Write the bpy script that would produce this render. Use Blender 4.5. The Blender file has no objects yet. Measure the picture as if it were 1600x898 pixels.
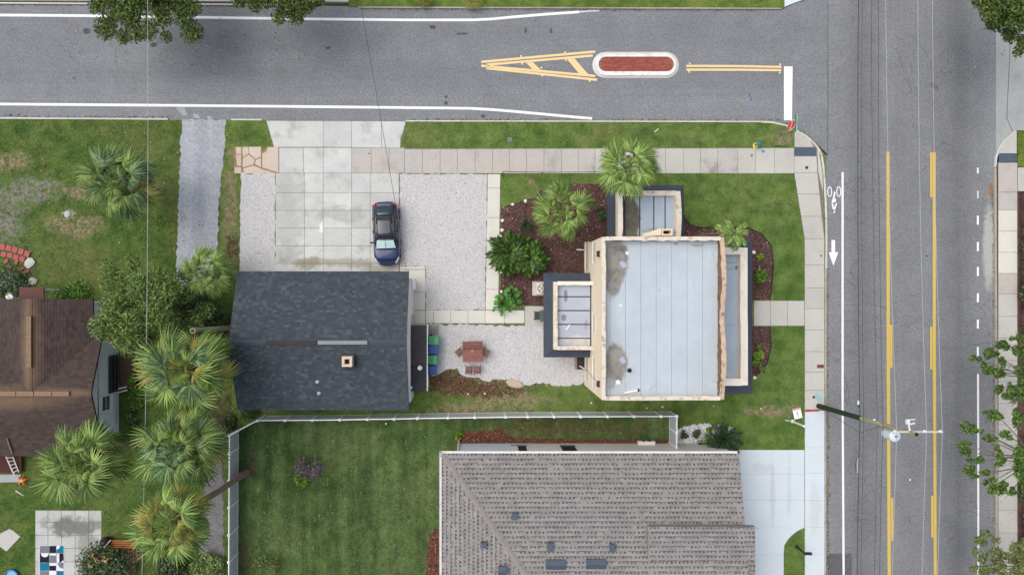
import bpy, math, random
import numpy as np
from mathutils import Vector, Matrix, Euler
R = math.radians
random.seed(7); rng = np.random.default_rng(7)
sc = bpy.context.scene; COL = sc.collection

# ------------------------------------------------------------ camera, sky, sun, exposure
H = 47.4                      # flying height of the camera, metres
F = 1067.0                    # focal length in photograph pixels
K = H / F
CX, CY = 745.0, 457.0         # point straight below the camera
cam = bpy.data.objects.new('camera', bpy.data.cameras.new('camera')); COL.objects.link(cam)
cam.location = (0, 0, H); cam.rotation_euler = (0, 0, 0)
cam.data.sensor_width = 36.0; cam.data.lens = 36.0 * F / 1600.0
cam.data.shift_x = (800 - CX) / 1600.0; cam.data.shift_y = (CY - 449) / 1600.0
cam.data.clip_end = 2000
sc.camera = cam
SUN_EL, SUN_AZ = R(61), R(290)          # azimuth clockwise from +Y (north): from the west
w = bpy.data.worlds.new("World"); sc.world = w; w.use_nodes = True
wn = w.node_tree.nodes; wl = w.node_tree.links
sky = wn.new('ShaderNodeTexSky'); sky.sky_type = 'NISHITA'; sky.sun_disc = False
sky.sun_elevation = SUN_EL; sky.sun_rotation = SUN_AZ; sky.air_density = 1.0; sky.dust_density = 4.0; sky.ozone_density = 1.0
hs = wn.new('ShaderNodeHueSaturation'); hs.inputs['Saturation'].default_value = 0.45      # high thin overcast: a greyer sky
wl.new(sky.outputs[0], hs.inputs['Color']); wl.new(hs.outputs[0], wn['Background'].inputs[0]); wn['Background'].inputs[1].default_value = 0.15
sd = bpy.data.lights.new('sun', 'SUN'); sd.energy = 1.0; sd.angle = R(62); sd.color = (1.0, 0.93, 0.83)
so = bpy.data.objects.new('sun', sd); COL.objects.link(so); so.location = (0, 0, 80)
dv = Vector((math.sin(SUN_AZ) * math.cos(SUN_EL), math.cos(SUN_AZ) * math.cos(SUN_EL), math.sin(SUN_EL)))
so.rotation_euler = dv.to_track_quat('Z', 'Y').to_euler()
vs = sc.view_settings; vs.view_transform = 'Standard'; vs.look = 'None'; vs.exposure = 0.41; vs.gamma = 1.0; vs.use_curve_mapping = False
sc.cycles.use_denoising = True; sc.cycles.max_bounces = 6

# ------------------------------------------------------------ helpers
def U(px, py, z=0.0):
    """world point at height z seen at photograph pixel px, py"""
    s = K * (1 - z / H)
    return Vector(((px - CX) * s, -(py - CY) * s, z))
def G(ux, uy, z=0.0):
    """world point from ground units (pixels of the ground plane, y downward) relative to the point below the camera"""
    return Vector((ux * K, -uy * K, z))
def lin(c): return c / 12.92 if c <= 0.04045 else ((c + 0.055) / 1.055) ** 2.4
def S(r, g, b, k=0.9): return (lin(r / 255) * k, lin(g / 255) * k, lin(b / 255) * k, 1)

class M:
    """node-material builder"""
    def __init__(s, name, rough=0.85, spec=0.3, metal=0.0):
        s.m = bpy.data.materials.new(name); s.m.use_nodes = True
        s.nt = s.m.node_tree; s.b = s.nt.nodes['Principled BSDF']
        s.b.inputs['Roughness'].default_value = rough; s.b.inputs['Specular IOR Level'].default_value = spec
        s.b.inputs['Metallic'].default_value = metal
        s._pos = None
    def n(s, t, **kw):
        x = s.nt.nodes.new('ShaderNode' + t)
        for k, v in kw.items(): setattr(x, k, v)
        return x
    def set(s, sock, v):
        if hasattr(v, 'is_output') or isinstance(v, bpy.types.NodeSocket): s.nt.links.new(v, sock)
        else: sock.default_value = v
    @property
    def pos(s):
        if s._pos is None: s._pos = s.n('NewGeometry').outputs['Position']
        return s._pos
    def noise(s, scale, detail=3, rough=0.55, stretch=None, dist=0.0, off=0):
        x = s.n('TexNoise'); x.inputs['Scale'].default_value = scale; x.inputs['Detail'].default_value = detail
        x.inputs['Roughness'].default_value = rough; x.inputs['Distortion'].default_value = dist
        v = s.pos
        mp = s.n('Mapping'); s.set(mp.inputs['Vector'], v); mp.inputs['Location'].default_value = (off, off * .7, 0)
        if stretch: mp.inputs['Scale'].default_value = stretch
        s.set(x.inputs['Vector'], mp.outputs[0])
        return x.outputs['Fac']
    def voro(s, scale, out='Color', rnd=1.0):
        x = s.n('TexVoronoi'); x.inputs['Scale'].default_value = scale; x.inputs['Randomness'].default_value = rnd
        s.set(x.inputs['Vector'], s.pos); return x.outputs[out]
    def ramp(s, fac, stops, interp='LINEAR'):
        x = s.n('ValToRGB'); x.color_ramp.interpolation = interp; e = x.color_ramp.elements
        while len(e) > len(stops): e.remove(e[-1])
        while len(e) < len(stops): e.new(0.5)
        for i, (p, c) in enumerate(stops):
            e[i].position = p; e[i].color = c if len(c) == 4 else (*c, 1)
        s.set(x.inputs[0], fac); return x.outputs[0]
    def step(s, fac, a, b):
        x = s.n('MapRange'); x.inputs[1].default_value = a; x.inputs[2].default_value = b
        x.interpolation_type = 'SMOOTHSTEP'; s.set(x.inputs[0], fac); return x.outputs[0]
    def math(s, op, a, b=0.0):
        x = s.n('Math', operation=op); s.set(x.inputs[0], a); s.set(x.inputs[1], b); return x.outputs[0]
    def mix(s, fac, a, b, mode='MIX'):
        x = s.n('Mix', data_type='RGBA', blend_type=mode)
        s.set(x.inputs[0], fac); s.set(x.inputs[6], a); s.set(x.inputs[7], b); return x.outputs[2]
    def mult(s, a, fac, lo, hi):
        """multiply colour a by lo..hi following fac 0..1"""
        g = s.ramp(fac, [(0.0, (lo, lo, lo)), (1.0, (hi, hi, hi))]); return s.mix(1.0, a, g, 'MULTIPLY')
    def spot(s, x, y, rx, ry, soft=0.5, wob=0.6, wscale=0.8):
        """soft irregular blob, 1 inside"""
        v = s.n('VectorMath', operation='SUBTRACT'); s.set(v.inputs[0], s.pos); v.inputs[1].default_value = (x, y, 0)
        d = s.n('VectorMath', operation='MULTIPLY'); s.set(d.inputs[0], v.outputs[0]); d.inputs[1].default_value = (1 / rx, 1 / ry, 0)
        l = s.n('VectorMath', operation='LENGTH'); s.set(l.inputs[0], d.outputs[0])
        nz = s.noise(wscale, 5, 0.65); t = s.math('ADD', l.outputs['Value'], s.math('MULTIPLY', s.math('SUBTRACT', nz, 0.5), wob * 2))
        return s.step(t, 1.0 + soft * .5, 1.0 - soft * .5)
    def island(s): return s.n('NewGeometry').outputs['Random Per Island']
    def objrand(s): return s.n('ObjectInfo').outputs['Random']
    def bump(s, fac, strength=0.3, dist=0.02):
        x = s.n('Bump'); x.inputs['Strength'].default_value = strength; x.inputs['Distance'].default_value = dist
        s.set(x.inputs['Height'], fac); s.nt.links.new(x.outputs[0], s.b.inputs['Normal']); return s
    def col(s, c): s.set(s.b.inputs['Base Color'], c); return s

def simple(name, c, rough=0.7, spec=0.3, metal=0.0, var=0.12, scale=6.0, grain=0.08):
    m = M(name, rough, spec, metal)
    c2 = m.mult(c, m.noise(scale, 4), 1 - var * 1.5, 1 + var * 1.5)
    c2 = m.mult(c2, m.noise(scale * 9, 2), 1 - grain * 1.5, 1 + grain * 1.5)
    m.col(c2); return m.m

def rootloc(o):
    v = Vector((0, 0, 0))
    while o is not None: v += o.location; o = o.parent
    return v
class MB:
    def __init__(s): s.v = []; s.f = []; s.mi = []; s.cur = 0
    def add(s, vs, fs):
        b = len(s.v); s.v += [tuple(p) for p in vs]
        for f in fs: s.f.append(tuple(b + i for i in f)); s.mi.append(s.cur)
        return s
    def box(s, c, d, rz=0.0, rot=None):
        cx, cy, cz = c; x, y, z = d[0] / 2, d[1] / 2, d[2] / 2
        vs = [Vector(p) for p in ((-x, -y, -z), (x, -y, -z), (x, y, -z), (-x, y, -z), (-x, -y, z), (x, -y, z), (x, y, z), (-x, y, z))]
        m = rot if rot is not None else Matrix.Rotation(rz, 3, 'Z')
        return s.add([m @ p + Vector(c) for p in vs], [(0, 3, 2, 1), (4, 5, 6, 7), (0, 1, 5, 4), (1, 2, 6, 5), (2, 3, 7, 6), (3, 0, 4, 7)])
    def prism(s, pts, z0, z1, bev=0.0):
        """pts: list of xy, counter-clockwise or not; top at z1 (number or list)"""
        p = [(q[0], q[1]) for q in pts]
        a = sum(p[i][0] * p[(i + 1) % len(p)][1] - p[(i + 1) % len(p)][0] * p[i][1] for i in range(len(p)))
        if a < 0: p = p[::-1]
        n = len(p)
        if bev > 0:
            q = inset(p, bev)
            vs = [(x, y, z0) for x, y in p] + [(x, y, z1 - bev) for x, y in p] + [(x, y, z1) for x, y in q]
            fs = [tuple(range(2 * n, 3 * n))]
            for i in range(n):
                j = (i + 1) % n
                fs += [(i, j, n + j, n + i), (n + i, n + j, 2 * n + j, 2 * n + i)]
        else:
            vs = [(x, y, z0) for x, y in p] + [(x, y, z1) for x, y in p]
            fs = [tuple(range(n, 2 * n))] + [(i, (i + 1) % n, n + (i + 1) % n, n + i) for i in range(n)]
        return s.add(vs, fs)
    def tube(s, pts, r, n=8, cap=True):
        pts = [Vector(p) for p in pts]
        rs = r if isinstance(r, (list, tuple)) else [r] * len(pts)
        rings = []
        for i, p in enumerate(pts):
            t = (pts[min(i + 1, len(pts) - 1)] - pts[max(i - 1, 0)]).normalized()
            a = t.orthogonal().normalized() if i == 0 else (pa - t * pa.dot(t)).normalized()
            pa = a; b = t.cross(a)
            rings.append([p + (a * math.cos(2 * math.pi * k / n) + b * math.sin(2 * math.pi * k / n)) * rs[i] for k in range(n)])
        vs = [v for g in rings for v in g]; fs = []
        for i in range(len(pts) - 1):
            for k in range(n):
                fs.append((i * n + k, i * n + (k + 1) % n, (i + 1) * n + (k + 1) % n, (i + 1) * n + k))
        if cap: fs += [tuple(range(n))[::-1], tuple((len(pts) - 1) * n + k for k in range(n))]
        return s.add(vs, fs)
    def cyl(s, c, r, h, n=16, r2=None):
        c = Vector(c); return s.tube([c, c + Vector((0, 0, h))], [r, r if r2 is None else r2], n)
    def lathe(s, c, prof, n=16):
        vs = []; fs = []; c = Vector(c)
        for r, z in prof: vs += [c + Vector((r * math.cos(2 * math.pi * k / n), r * math.sin(2 * math.pi * k / n), z)) for k in range(n)]
        for i in range(len(prof) - 1):
            for k in range(n): fs.append((i * n + k, i * n + (k + 1) % n, (i + 1) * n + (k + 1) % n, (i + 1) * n + k))
        fs += [tuple(range(n))[::-1], tuple((len(prof) - 1) * n + k for k in range(n))]
        return s.add(vs, fs)
    def build(s, name, mat, parent=None, local=False, smooth=False):
        me = bpy.data.meshes.new(name)
        vs = s.v
        if parent is not None and not local:
            o = rootloc(parent); vs = [(v[0] - o.x, v[1] - o.y, v[2] - o.z) for v in vs]
        me.from_pydata(vs, [], s.f)
        for m in (mat if isinstance(mat, (list, tuple)) else [mat]): me.materials.append(m)
        if any(s.mi): me.polygons.foreach_set('material_index', s.mi)
        if smooth: me.polygons.foreach_set('use_smooth', [True] * len(me.polygons))
        me.update()
        return link(name, me, parent)
def link(name, me, parent=None):
    o = bpy.data.objects.new(name, me); COL.objects.link(o)
    if parent is not None: o.parent = parent
    return o
def inset(p, d):
    """shrink a counter-clockwise polygon by d"""
    n = len(p); out = []
    for i in range(n):
        a = Vector(p[i - 1]); b = Vector(p[i]); c = Vector(p[(i + 1) % n])
        e1 = (b - a).normalized(); e2 = (c - b).normalized()
        n1 = Vector((-e1.y, e1.x)); n2 = Vector((-e2.y, e2.x)); k = 1 + n1.dot(n2)
        q = b + (n1 + n2) * (d / max(k, 0.25)); out.append((q.x, q.y))
    return out
def tag(o, label=None, cat=None, group=None, kind=None):
    if label: o['label'] = label
    if cat: o['category'] = cat
    if group: o['group'] = group
    if kind: o['kind'] = kind
    return o
def thing(name, loc, label, cat, group=None, rz=0.0):
    o = bpy.data.objects.new(name, None); COL.objects.link(o); o.empty_display_size = .2
    o.location = loc; o.rotation_euler = (0, 0, rz); return tag(o, label, cat, group)
def structure(name):
    o = bpy.data.objects.new(name, None); COL.objects.link(o); o['kind'] = 'structure'; return o
def P(pts, z=0.0): return [U(x, y, z) for x, y in pts]
def ccw(pts):
    p = [(q[0], q[1]) for q in pts]
    a = sum(p[i][0] * p[(i + 1) % len(p)][1] - p[(i + 1) % len(p)][0] * p[i][1] for i in range(len(p)))
    return p if a > 0 else p[::-1]
def inpoly(x, y, poly):
    ins = np.zeros(len(x), bool); n = len(poly)
    for i in range(n):
        x1, y1 = poly[i][0], poly[i][1]; x2, y2 = poly[(i + 1) % n][0], poly[(i + 1) % n][1]
        if y1 == y2: continue
        c = ((y1 > y) != (y2 > y)) & (x < (x2 - x1) * (y - y1) / (y2 - y1) + x1); ins ^= c
    return ins
def bulk(name, V, Fa, mat, parent=None, mi=None, uniform=4):
    """fast mesh from numpy arrays; every face has `uniform` corners"""
    me = bpy.data.meshes.new(name); V = np.asarray(V, np.float32); Fa = np.asarray(Fa, np.int32)
    me.vertices.add(len(V)); me.vertices.foreach_set('co', V.ravel())
    me.loops.add(Fa.size); me.loops.foreach_set('vertex_index', Fa.ravel())
    me.polygons.add(len(Fa)); me.polygons.foreach_set('loop_start', np.arange(0, Fa.size, uniform, dtype=np.int32))
    try: me.polygons.foreach_set('loop_total', np.full(len(Fa), uniform, np.int32))
    except Exception: pass
    for m in (mat if isinstance(mat, (list, tuple)) else [mat]): me.materials.append(m)
    if mi is not None: me.polygons.foreach_set('material_index', np.asarray(mi, np.int32))
    me.update(calc_edges=True); me.validate()
    return link(name, me, parent)
EXCL = []        # outlines (world xy) where no grass grows
def ribbon(pts, w):
    """polygon of constant width along a polyline (world xy)"""
    pts = [Vector((p[0], p[1])) for p in pts]; L = []; Rr = []
    for i, p in enumerate(pts):
        t = (pts[min(i + 1, len(pts) - 1)] - pts[max(i - 1, 0)]).normalized(); n = Vector((-t.y, t.x))
        L.append(p + n * w / 2); Rr.append(p - n * w / 2)
    return L + Rr[::-1]
def wavy(pts, amp=0.06, step=0.25, seed=1):
    """ragged version of a world polygon"""
    r = random.Random(seed); out = []; n = len(pts)
    for i in range(n):
        a = Vector(pts[i][:2]); b = Vector(pts[(i + 1) % n][:2]); k = max(1, int((b - a).length / step))
        nn = Vector((-(b - a).y, (b - a).x)).normalized() if (b - a).length > 0 else Vector((0, 0))
        for j in range(k): out.append(a + (b - a) * j / k + nn * r.uniform(-amp, amp))
    return out

# ------------------------------------------------------------ materials of the ground
def grass_mat(name, dark, light, dry, dry_amt=0.35, spots=(), spot_cols=(), stripes=False, seed=0):
    m = M(name, 0.95, 0.1)
    n1 = m.noise(0.16, 5, 0.6, off=seed * 13.1); n2 = m.noise(0.9, 5, 0.65, off=seed * 7.7); n3 = m.noise(11, 4, 0.75)
    c = m.mix(m.step(n2, 0.3, 0.7), dark, light)
    c = m.mix(m.math('MULTIPLY', m.step(m.math('ADD', m.math('MULTIPLY', n1, .6), m.math('MULTIPLY', m.noise(2.6, 6, .7, off=seed), .4)), 0.46, 0.62), dry_amt), c, dry)
    if stripes:
        st = m.noise(1.0, 2, 0.5, stretch=(1.5, 0.10, 1)); c = m.mult(c, m.step(st, 0.3, 0.7), 0.78, 1.20)
        ch = m.noise(1.0, 4, 0.6, stretch=(7.0, 1.1, 1)); c = m.mix(m.math('MULTIPLY', m.step(ch, 0.57, 0.72), 0.65), c, dry)
    for (x, y, rx, ry), sc_ in zip(spots, spot_cols):
        f = m.spot(x, y, rx, ry, 0.9, 1.5, 1.1)
        cc = m.mix(m.step(m.noise(5, 4, .7), .35, .65), sc_, tuple(k * 0.62 for k in sc_[:3]) + (1,))
        c = m.mix(m.math('MULTIPLY', f, m.step(m.noise(3.2, 6, .75, off=3), 0.36, 0.58)), c, cc)
    c = m.mult(c, m.step(n3, .22, .78), 0.60, 1.40); c = m.mult(c, m.noise(4, 5, .75), .80, 1.20)
    m.col(c).bump(n3, 0.5, 0.03); return m.m
def pxs(x, y, rx, ry): p = U(x, y); return (p.x, p.y, rx * K, ry * K)
grey_soil = S(132, 130, 118); red_soil = S(108, 86, 70); brown_soil = S(88, 76, 58); tan_soil = S(150, 138, 110)
MG_left = grass_mat('left_lawn_grass', S(58, 86, 39), S(92, 111, 55), S(120, 116, 76), 0.45,
    [pxs(48, 298, 46, 20), pxs(14, 342, 24, 34), pxs(132, 300, 26, 12), pxs(120, 355, 40, 16), pxs(107, 334, 10, 7), pxs(20, 255, 26, 14), pxs(340, 660, 26, 60)],
    [grey_soil, grey_soil, tan_soil, tan_soil, S(190, 188, 180), tan_soil, brown_soil], seed=1)
MG_front = grass_mat('front_lawn_grass', S(72, 97, 46), S(106, 127, 65), S(128, 124, 84), 0.40,
    [pxs(742, 603, 70, 17), pxs(690, 592, 26, 16), pxs(800, 628, 60, 14), pxs(1225, 640, 22, 9), pxs(830, 285, 4, 3), pxs(360, 330, 10, 80), pxs(365, 390, 14, 26), pxs(1222, 215, 22, 10), pxs(725, 640, 60, 10), pxs(1190, 640, 30, 8), pxs(350, 660, 26, 22)],
    [red_soil, red_soil, tan_soil, tan_soil, tan_soil, tan_soil, brown_soil, tan_soil, tan_soil, tan_soil, brown_soil], seed=2)
MG_back = grass_mat('fenced_lawn_grass', S(60, 83, 46), S(86, 106, 61), S(118, 124, 84), 0.36,
    [pxs(880, 668, 120, 12), pxs(385, 860, 9, 26), pxs(398, 725, 9, 16)], [S(96, 84, 58), S(98, 90, 70), S(98, 88, 72)], stripes=True, seed=3)
MG_verge = grass_mat('roadside_grass', S(72, 97, 44), S(108, 129, 60), S(124, 122, 66), 0.35, seed=4)

def asphalt_mat(name, c, lanes=None, seed=0, oil=(), grain=.48, cracks=0.0, streak=.13):
    m = M(name, 0.9, 0.25)
    col = m.mult(c, m.noise(0.12, 4, 0.6, off=seed), 0.90, 1.10)
    if lanes:
        sx = m.n('SeparateXYZ'); m.set(sx.inputs[0], m.pos)
        wob = m.math('MULTIPLY', m.math('SUBTRACT', m.noise(1.0, 3, stretch=(.25, .06, 1)), .5), .5)
        t = m.math('DIVIDE', m.math('SUBTRACT', m.math('ADD', sx.outputs[lanes[0]], wob), lanes[1]), lanes[2] - lanes[1])
        col = m.mix(1.0, col, m.ramp(t, [(p, (g, g, g)) for p, g in lanes[3]]), 'MULTIPLY')
        st = (2.2, .035, 1) if lanes[0] == 'X' else (.035, 2.2, 1)
        col = m.mult(col, m.noise(1.0, 5, .65, stretch=st, off=seed), 1 - streak, 1 + streak)
    col = m.mult(col, m.noise(2.5, 5, 0.7), 0.88, 1.12)
    sp = m.noise(13, 3, 0.85); col = m.mult(col, m.step(sp, 0.25, 0.75), 1 - grain, 1 + grain); col = m.mult(col, m.step(m.noise(5, 4, .8), .3, .7), .90, 1.10); col = m.mult(col, m.step(m.noise(.5, 6, .7, off=seed + 9), .35, .65), .93, 1.05)
    for (x, y, rx, ry, cc) in oil: col = m.mix(m.math('MULTIPLY', m.spot(x, y, rx, ry, .6, .8, 2.5), .85), col, cc)
    if cracks:
        v = m.n('TexVoronoi', feature='DISTANCE_TO_EDGE'); v.inputs['Scale'].default_value = .75
        w1 = m.n('VectorMath', operation='MULTIPLY_ADD'); nz = m.n('TexNoise'); nz.inputs['Scale'].default_value = 2.0; nz.inputs['Detail'].default_value = 5; m.set(nz.inputs['Vector'], m.pos)
        m.set(w1.inputs[0], nz.outputs['Color']); w1.inputs[1].default_value = (.7, .7, 0); m.set(w1.inputs[2], m.pos); m.set(v.inputs['Vector'], w1.outputs[0])
        f = m.math('MULTIPLY', m.step(v.outputs['Distance'], .020, .006), m.step(m.noise(.22, 3, .6, off=seed + 3), .50, .60)); col = m.mix(m.math('MULTIPLY', f, cracks), col, S(70, 70, 72))
    m.col(col).bump(sp, 0.25, 0.01); return m.m
drk = S(66, 68, 72)
spot_px = [(136, 49, 6, 5), (152, 45, 3, 4), (240, 70, 5, 4), (513, 75, 4, 2), (676, 43, 5, 3), (724, 53, 9, 1.6), (697, 152, 2.5, 2), (697, 161, 2.5, 3), (755, 182, 3, 2.5),
           (821, 48, 1.6, 5), (861, 48, 1.6, 5), (17, 180, 2.5, 2), (29, 180, 2.5, 2)]
M_side = asphalt_mat('side_street_asphalt', S(124, 127, 131), ('Y', 11.9, 19.8, [(0, 1.02), (.2, 1.05), (.42, .93), (.55, .99), (.75, .93), (1, 1.0)]), 3,
                     [(*U(x, y)[:2], rx * K, ry * K, drk) for x, y, rx, ry in spot_px], cracks=.18)
M_main = asphalt_mat('main_road_asphalt', S(123, 125, 128), ('X', 24.2, 36.0, [(0, 1.10), (.10, 1.04), (.20, .83), (.30, .92), (.36, 1.04), (.45, .98), (.58, 1.03), (.68, .93), (.79, .76), (.88, .96), (1, 1.12)]), 9,
                     [(*U(1546, 385)[:2], 10 * K, 62 * K, S(172, 172, 168)), (*U(1549, 297)[:2], 4 * K, 11 * K, S(140, 104, 66))], cracks=.40)
M_patch = asphalt_mat('patch_asphalt', S(92, 94, 99), None, 5)
M_drive = asphalt_mat('old_drive_asphalt', S(160, 164, 171), ('X', -20.7, -17.6, [(0, 1.0), (.3, 1.05), (.5, .88), (.7, 1.03), (1, 1.0)]), 2, grain=.30)

def concrete_mat(name, c, var=0.16, dirt=0.45, dirt_c=S(128, 124, 112), speck=0.16, pink=None, stains=()):
    m = M(name, 0.88, 0.25)
    col = m.mult(c, m.objrand(), 1 - var * .55, 1 + var * .45)
    if pink: col = m.mix(m.math('MULTIPLY', m.step(m.math('ADD', m.objrand(), m.noise(.7, 4)), .75, 1.15), .8), col, pink)
    col = m.mult(col, m.noise(0.7, 5, 0.6), 1 - var, 1 + var)
    col = m.mix(m.math('MULTIPLY', m.step(m.noise(0.55, 7, 0.72, off=5), 0.50, 0.72), dirt), col, dirt_c)
    for (x, y, rx, ry, cc, k) in stains: col = m.mix(m.math('MULTIPLY', m.spot(x, y, rx, ry, .9, 1.5, 1.3), k), col, cc)
    fine = m.noise(22, 3, 0.7); col = m.mult(col, m.step(fine, .25, .75), 1 - speck, 1 + speck)
    m.col(col).bump(fine, 0.2, 0.01); return m.m
moss = S(118, 108, 86)
M_conc = concrete_mat('driveway_concrete', S(192, 194, 192), .19, .70, S(150, 151, 146),
    stains=[(*U(485, 412)[:2], 16 * K, 9 * K, S(126, 118, 98), .6), (*U(520, 410)[:2], 70 * K, 7 * K, S(140, 132, 110), .6), (*U(450, 345)[:2], 26 * K, 60 * K, S(160, 160, 152), .5), (*U(530, 335)[:2], 36 * K, 12 * K, S(150, 150, 140), .5), (*U(595, 420)[:2], 30 * K, 6 * K, S(140, 130, 110), .55)])
M_walk = concrete_mat('sidewalk_concrete', S(180, 177, 173), .11, .55, S(144, 140, 134), .18, S(182, 173, 167))
M_walkd = concrete_mat('dirty_sidewalk_concrete', S(180, 177, 172), .12, .9, S(136, 133, 128), .2)
M_walk2 = concrete_mat('corner_sidewalk_concrete', S(186, 184, 178), .09, .38, S(156, 152, 142), .12)
M_white = concrete_mat('new_white_concrete', S(203, 213, 220), .035, .10, S(180, 189, 192), .06, stains=[(*U(1206, 770)[:2], 3.5 * K, 52 * K, S(176, 182, 184), .45), (*U(1232, 760)[:2], 3 * K, 46 * K, S(178, 184, 186), .4), (*U(1190, 730)[:2], 14 * K, 9 * K, S(182, 186, 184), .4), (*U(1272, 790)[:2], 8 * K, 40 * K, S(186, 188, 184), .4)])
M_pale = concrete_mat('path_concrete', S(208, 206, 197), .07, .3, S(180, 174, 158), .10)
M_pink = concrete_mat('broken_slab_concrete', S(196, 184, 170), .12, .45, S(184, 150, 116), .14)
M_kerb = concrete_mat('kerb_concrete', S(200, 198, 192), .12, .4, S(150, 146, 136), .16)
M_wornkerb = concrete_mat('worn_kerb_concrete', S(168, 162, 152), .22, .6, S(112, 104, 94), .24)
M_patio = concrete_mat('stained_patio_concrete', S(182, 184, 182), .12, .55, S(126, 128, 122), .16, stains=[(*U(115, 822)[:2], 40 * K, 14 * K, S(92, 96, 88), .8), (*U(140, 850)[:2], 16 * K, 20 * K, S(120, 122, 114), .6)])
M_pathd = asphalt_mat('worn_path_asphalt', S(112, 110, 112), None, 6)
M_apron = concrete_mat('apron_concrete', S(160, 164, 163), .14, .5, S(132, 136, 136), .16)
def paint_mat(name, c, wear, seed=0):
    m = M(name, .75, .25); f = m.math('MULTIPLY', m.step(m.noise(9, 5, .75, off=seed), .60, .68), m.step(m.noise(.5, 4, .65, off=seed + 4), .40, .62))
    k = m.mult(c, m.noise(2.0, 5, .7), .90, 1.07); k = m.mult(k, m.noise(24, 2, .7), .92, 1.08); m.col(m.mix(m.math('MULTIPLY', f, wear), k, S(132, 134, 137))); return m.m
M_paint = paint_mat('white_road_paint', S(236, 237, 238), .8)
M_paint_worn = simple('worn_road_paint', S(214, 216, 218), .7, .3, var=.14, scale=2, grain=.2)
M_yel = paint_mat('yellow_road_paint', S(206, 177, 92), .85, 3)
M_hatch = paint_mat('faded_yellow_paint', S(230, 202, 150), .5, 6)
M_soil = simple('dark_soil', S(72, 66, 56), .95, .1, var=.25, scale=2)
def gravel_mat(name, c):
    m = M(name, 0.9, 0.2); v = m.voro(24, 'Color'); sx = m.n('SeparateColor'); m.set(sx.inputs[0], v)
    col = m.mult(c, sx.outputs[0], .80, 1.12); col = m.mult(col, m.noise(.6, 5, .65), .92, 1.08)
    vd = m.voro(24, 'Distance'); col = m.mult(col, m.step(vd, 0.75, 0.25), .80, 1.04)
    col = m.mix(m.math('MULTIPLY', m.step(m.noise(3.0, 4, .7), .62, .72), .35), col, S(150, 142, 130)); m.col(col).bump(vd, -0.6, 0.03); return m.m
M_gravel = gravel_mat('white_gravel', S(198, 197, 198))
M_stone = M('gravel_stone', .85, .25); M_stone.col(M_stone.ramp(M_stone.island(), [(0, S(74, 74, 78)), (.035, S(110, 110, 112)), (.06, S(172, 172, 175)), (.4, S(187, 186, 188)), (.75, S(202, 201, 203)), (1, S(220, 218, 219))])); M_stone = M_stone.m
M_mulch = M('mulch_bed', .95, .1); M_mulch.col(M_mulch.mult(M_mulch.mix(M_mulch.step(M_mulch.noise(1.1, 5, .65), .35, .65), S(84, 62, 58), S(104, 78, 76)), M_mulch.noise(20, 3, .7), .4, 1.6)).bump(M_mulch.noise(20, 3, .7), .8, .04); M_mulch = M_mulch.m
M_chip = M('mulch_chip', .95, .1); M_chip.col(M_chip.ramp(M_chip.island(), [(0, S(52, 38, 35)), (.45, S(84, 62, 59)), (.82, S(108, 82, 79)), (.96, S(126, 100, 92)), (1, S(196, 184, 170))])); M_chip = M_chip.m
M_chip2 = M('red_mulch_chip', .95, .1); M_chip2.col(M_chip2.ramp(M_chip2.island(), [(0, S(62, 40, 34)), (.5, S(98, 66, 54)), (.85, S(120, 86, 72)), (1, S(166, 136, 116))])); M_chip2 = M_chip2.m

# ------------------------------------------------------------ ground, roads
mb = MB(); mb.add([(-400, -400, -.30), (400, -400, -.30), (400, 400, -.30), (-400, 400, -.30)], [(0, 1, 2, 3)])
tag(mb.build('ground', MG_verge), kind='structure')
side = MB().prism(P([(-900, 4), (545, 10), (1225, 13), (1236, 8), (1258, -4), (1294, -16), (1294, 242), (1276, 224), (1258, 208), (1242, 200), (1236, 192), (640, 190), (-900, 186)]), -.28, 0).build('side_street', M_side); tag(side, kind='structure')
mainr = MB().prism(P([(1294, -500), (1556, -500), (1556, 1400), (1288, 1400), (1289, 700), (1290, 243), (1294, 242)]), -.28, 0.0).build('main_road', M_main); tag(mainr, kind='structure')
MB().prism(P([(1293, 864), (1331, 864), (1332, 1300), (1293, 1300)]), 0, .004).build('asphalt_patch', M_patch, mainr)
ZP = .008
def paint(name, pts, mat, parent, z=ZP): return MB().prism(P(pts, z), .0, z).build(name, mat, parent)
def line(name, pts, wpx, mat, parent): return MB().prism(ribbon(P(pts, ZP), wpx * K), 0, ZP).build(name, mat, parent)
line('edge_line', [(-300, 21.5), (145, 25), (485, 30), (640, 31.5), (740, 31.5), (770, 30), (800, 27), (855, 22.5), (905, 19)], 4.0, M_paint, side)
line('edge_line', [(905, 19), (920, 17.5), (936, 17)], 2.2, M_paint_worn, side)
line('edge_line', [(-300, 160.5), (0, 162.8), (230, 164.5), (400, 166), (600, 168), (735, 169.5), (770, 171.5), (800, 174), (860, 179.5), (925, 185.5)], 4.0, M_paint, side)
# worn scars at the drive mouth
for q in ([(275, 168), (288, 168), (293, 180), (285, 181)], [(301, 178), (309, 178), (313, 185), (304, 185)], [(323, 182), (329, 181), (332, 187), (326, 188)]): paint('pale_scar', q, M_apron, side, .004)
for a, b, w_ in (((752, 97), (930, 81), 3.6), ((760, 101.5), (926, 87.2), 3.6), ((752, 103), (930, 119), 3.6), ((760, 106.8), (933, 125), 3.6)):
    line('hatch_line', [a, b], w_, M_hatch, side)
for q in ([(822, 98.6), (832.5, 97.6), (845, 109.2), (832, 108.2)], [(886, 92.6), (897.5, 91.6), (919, 116.2), (904.5, 114.8)]): paint('hatch_bar', q, M_hatch, side)
line('centre_line', [(1072.5, 103.2), (1150, 103.6), (1221, 104.9)], 3.4, M_hatch, side); line('centre_line', [(1072.5, 109.2), (1150, 109.2), (1221, 110)], 3.4, M_hatch, side)
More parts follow.
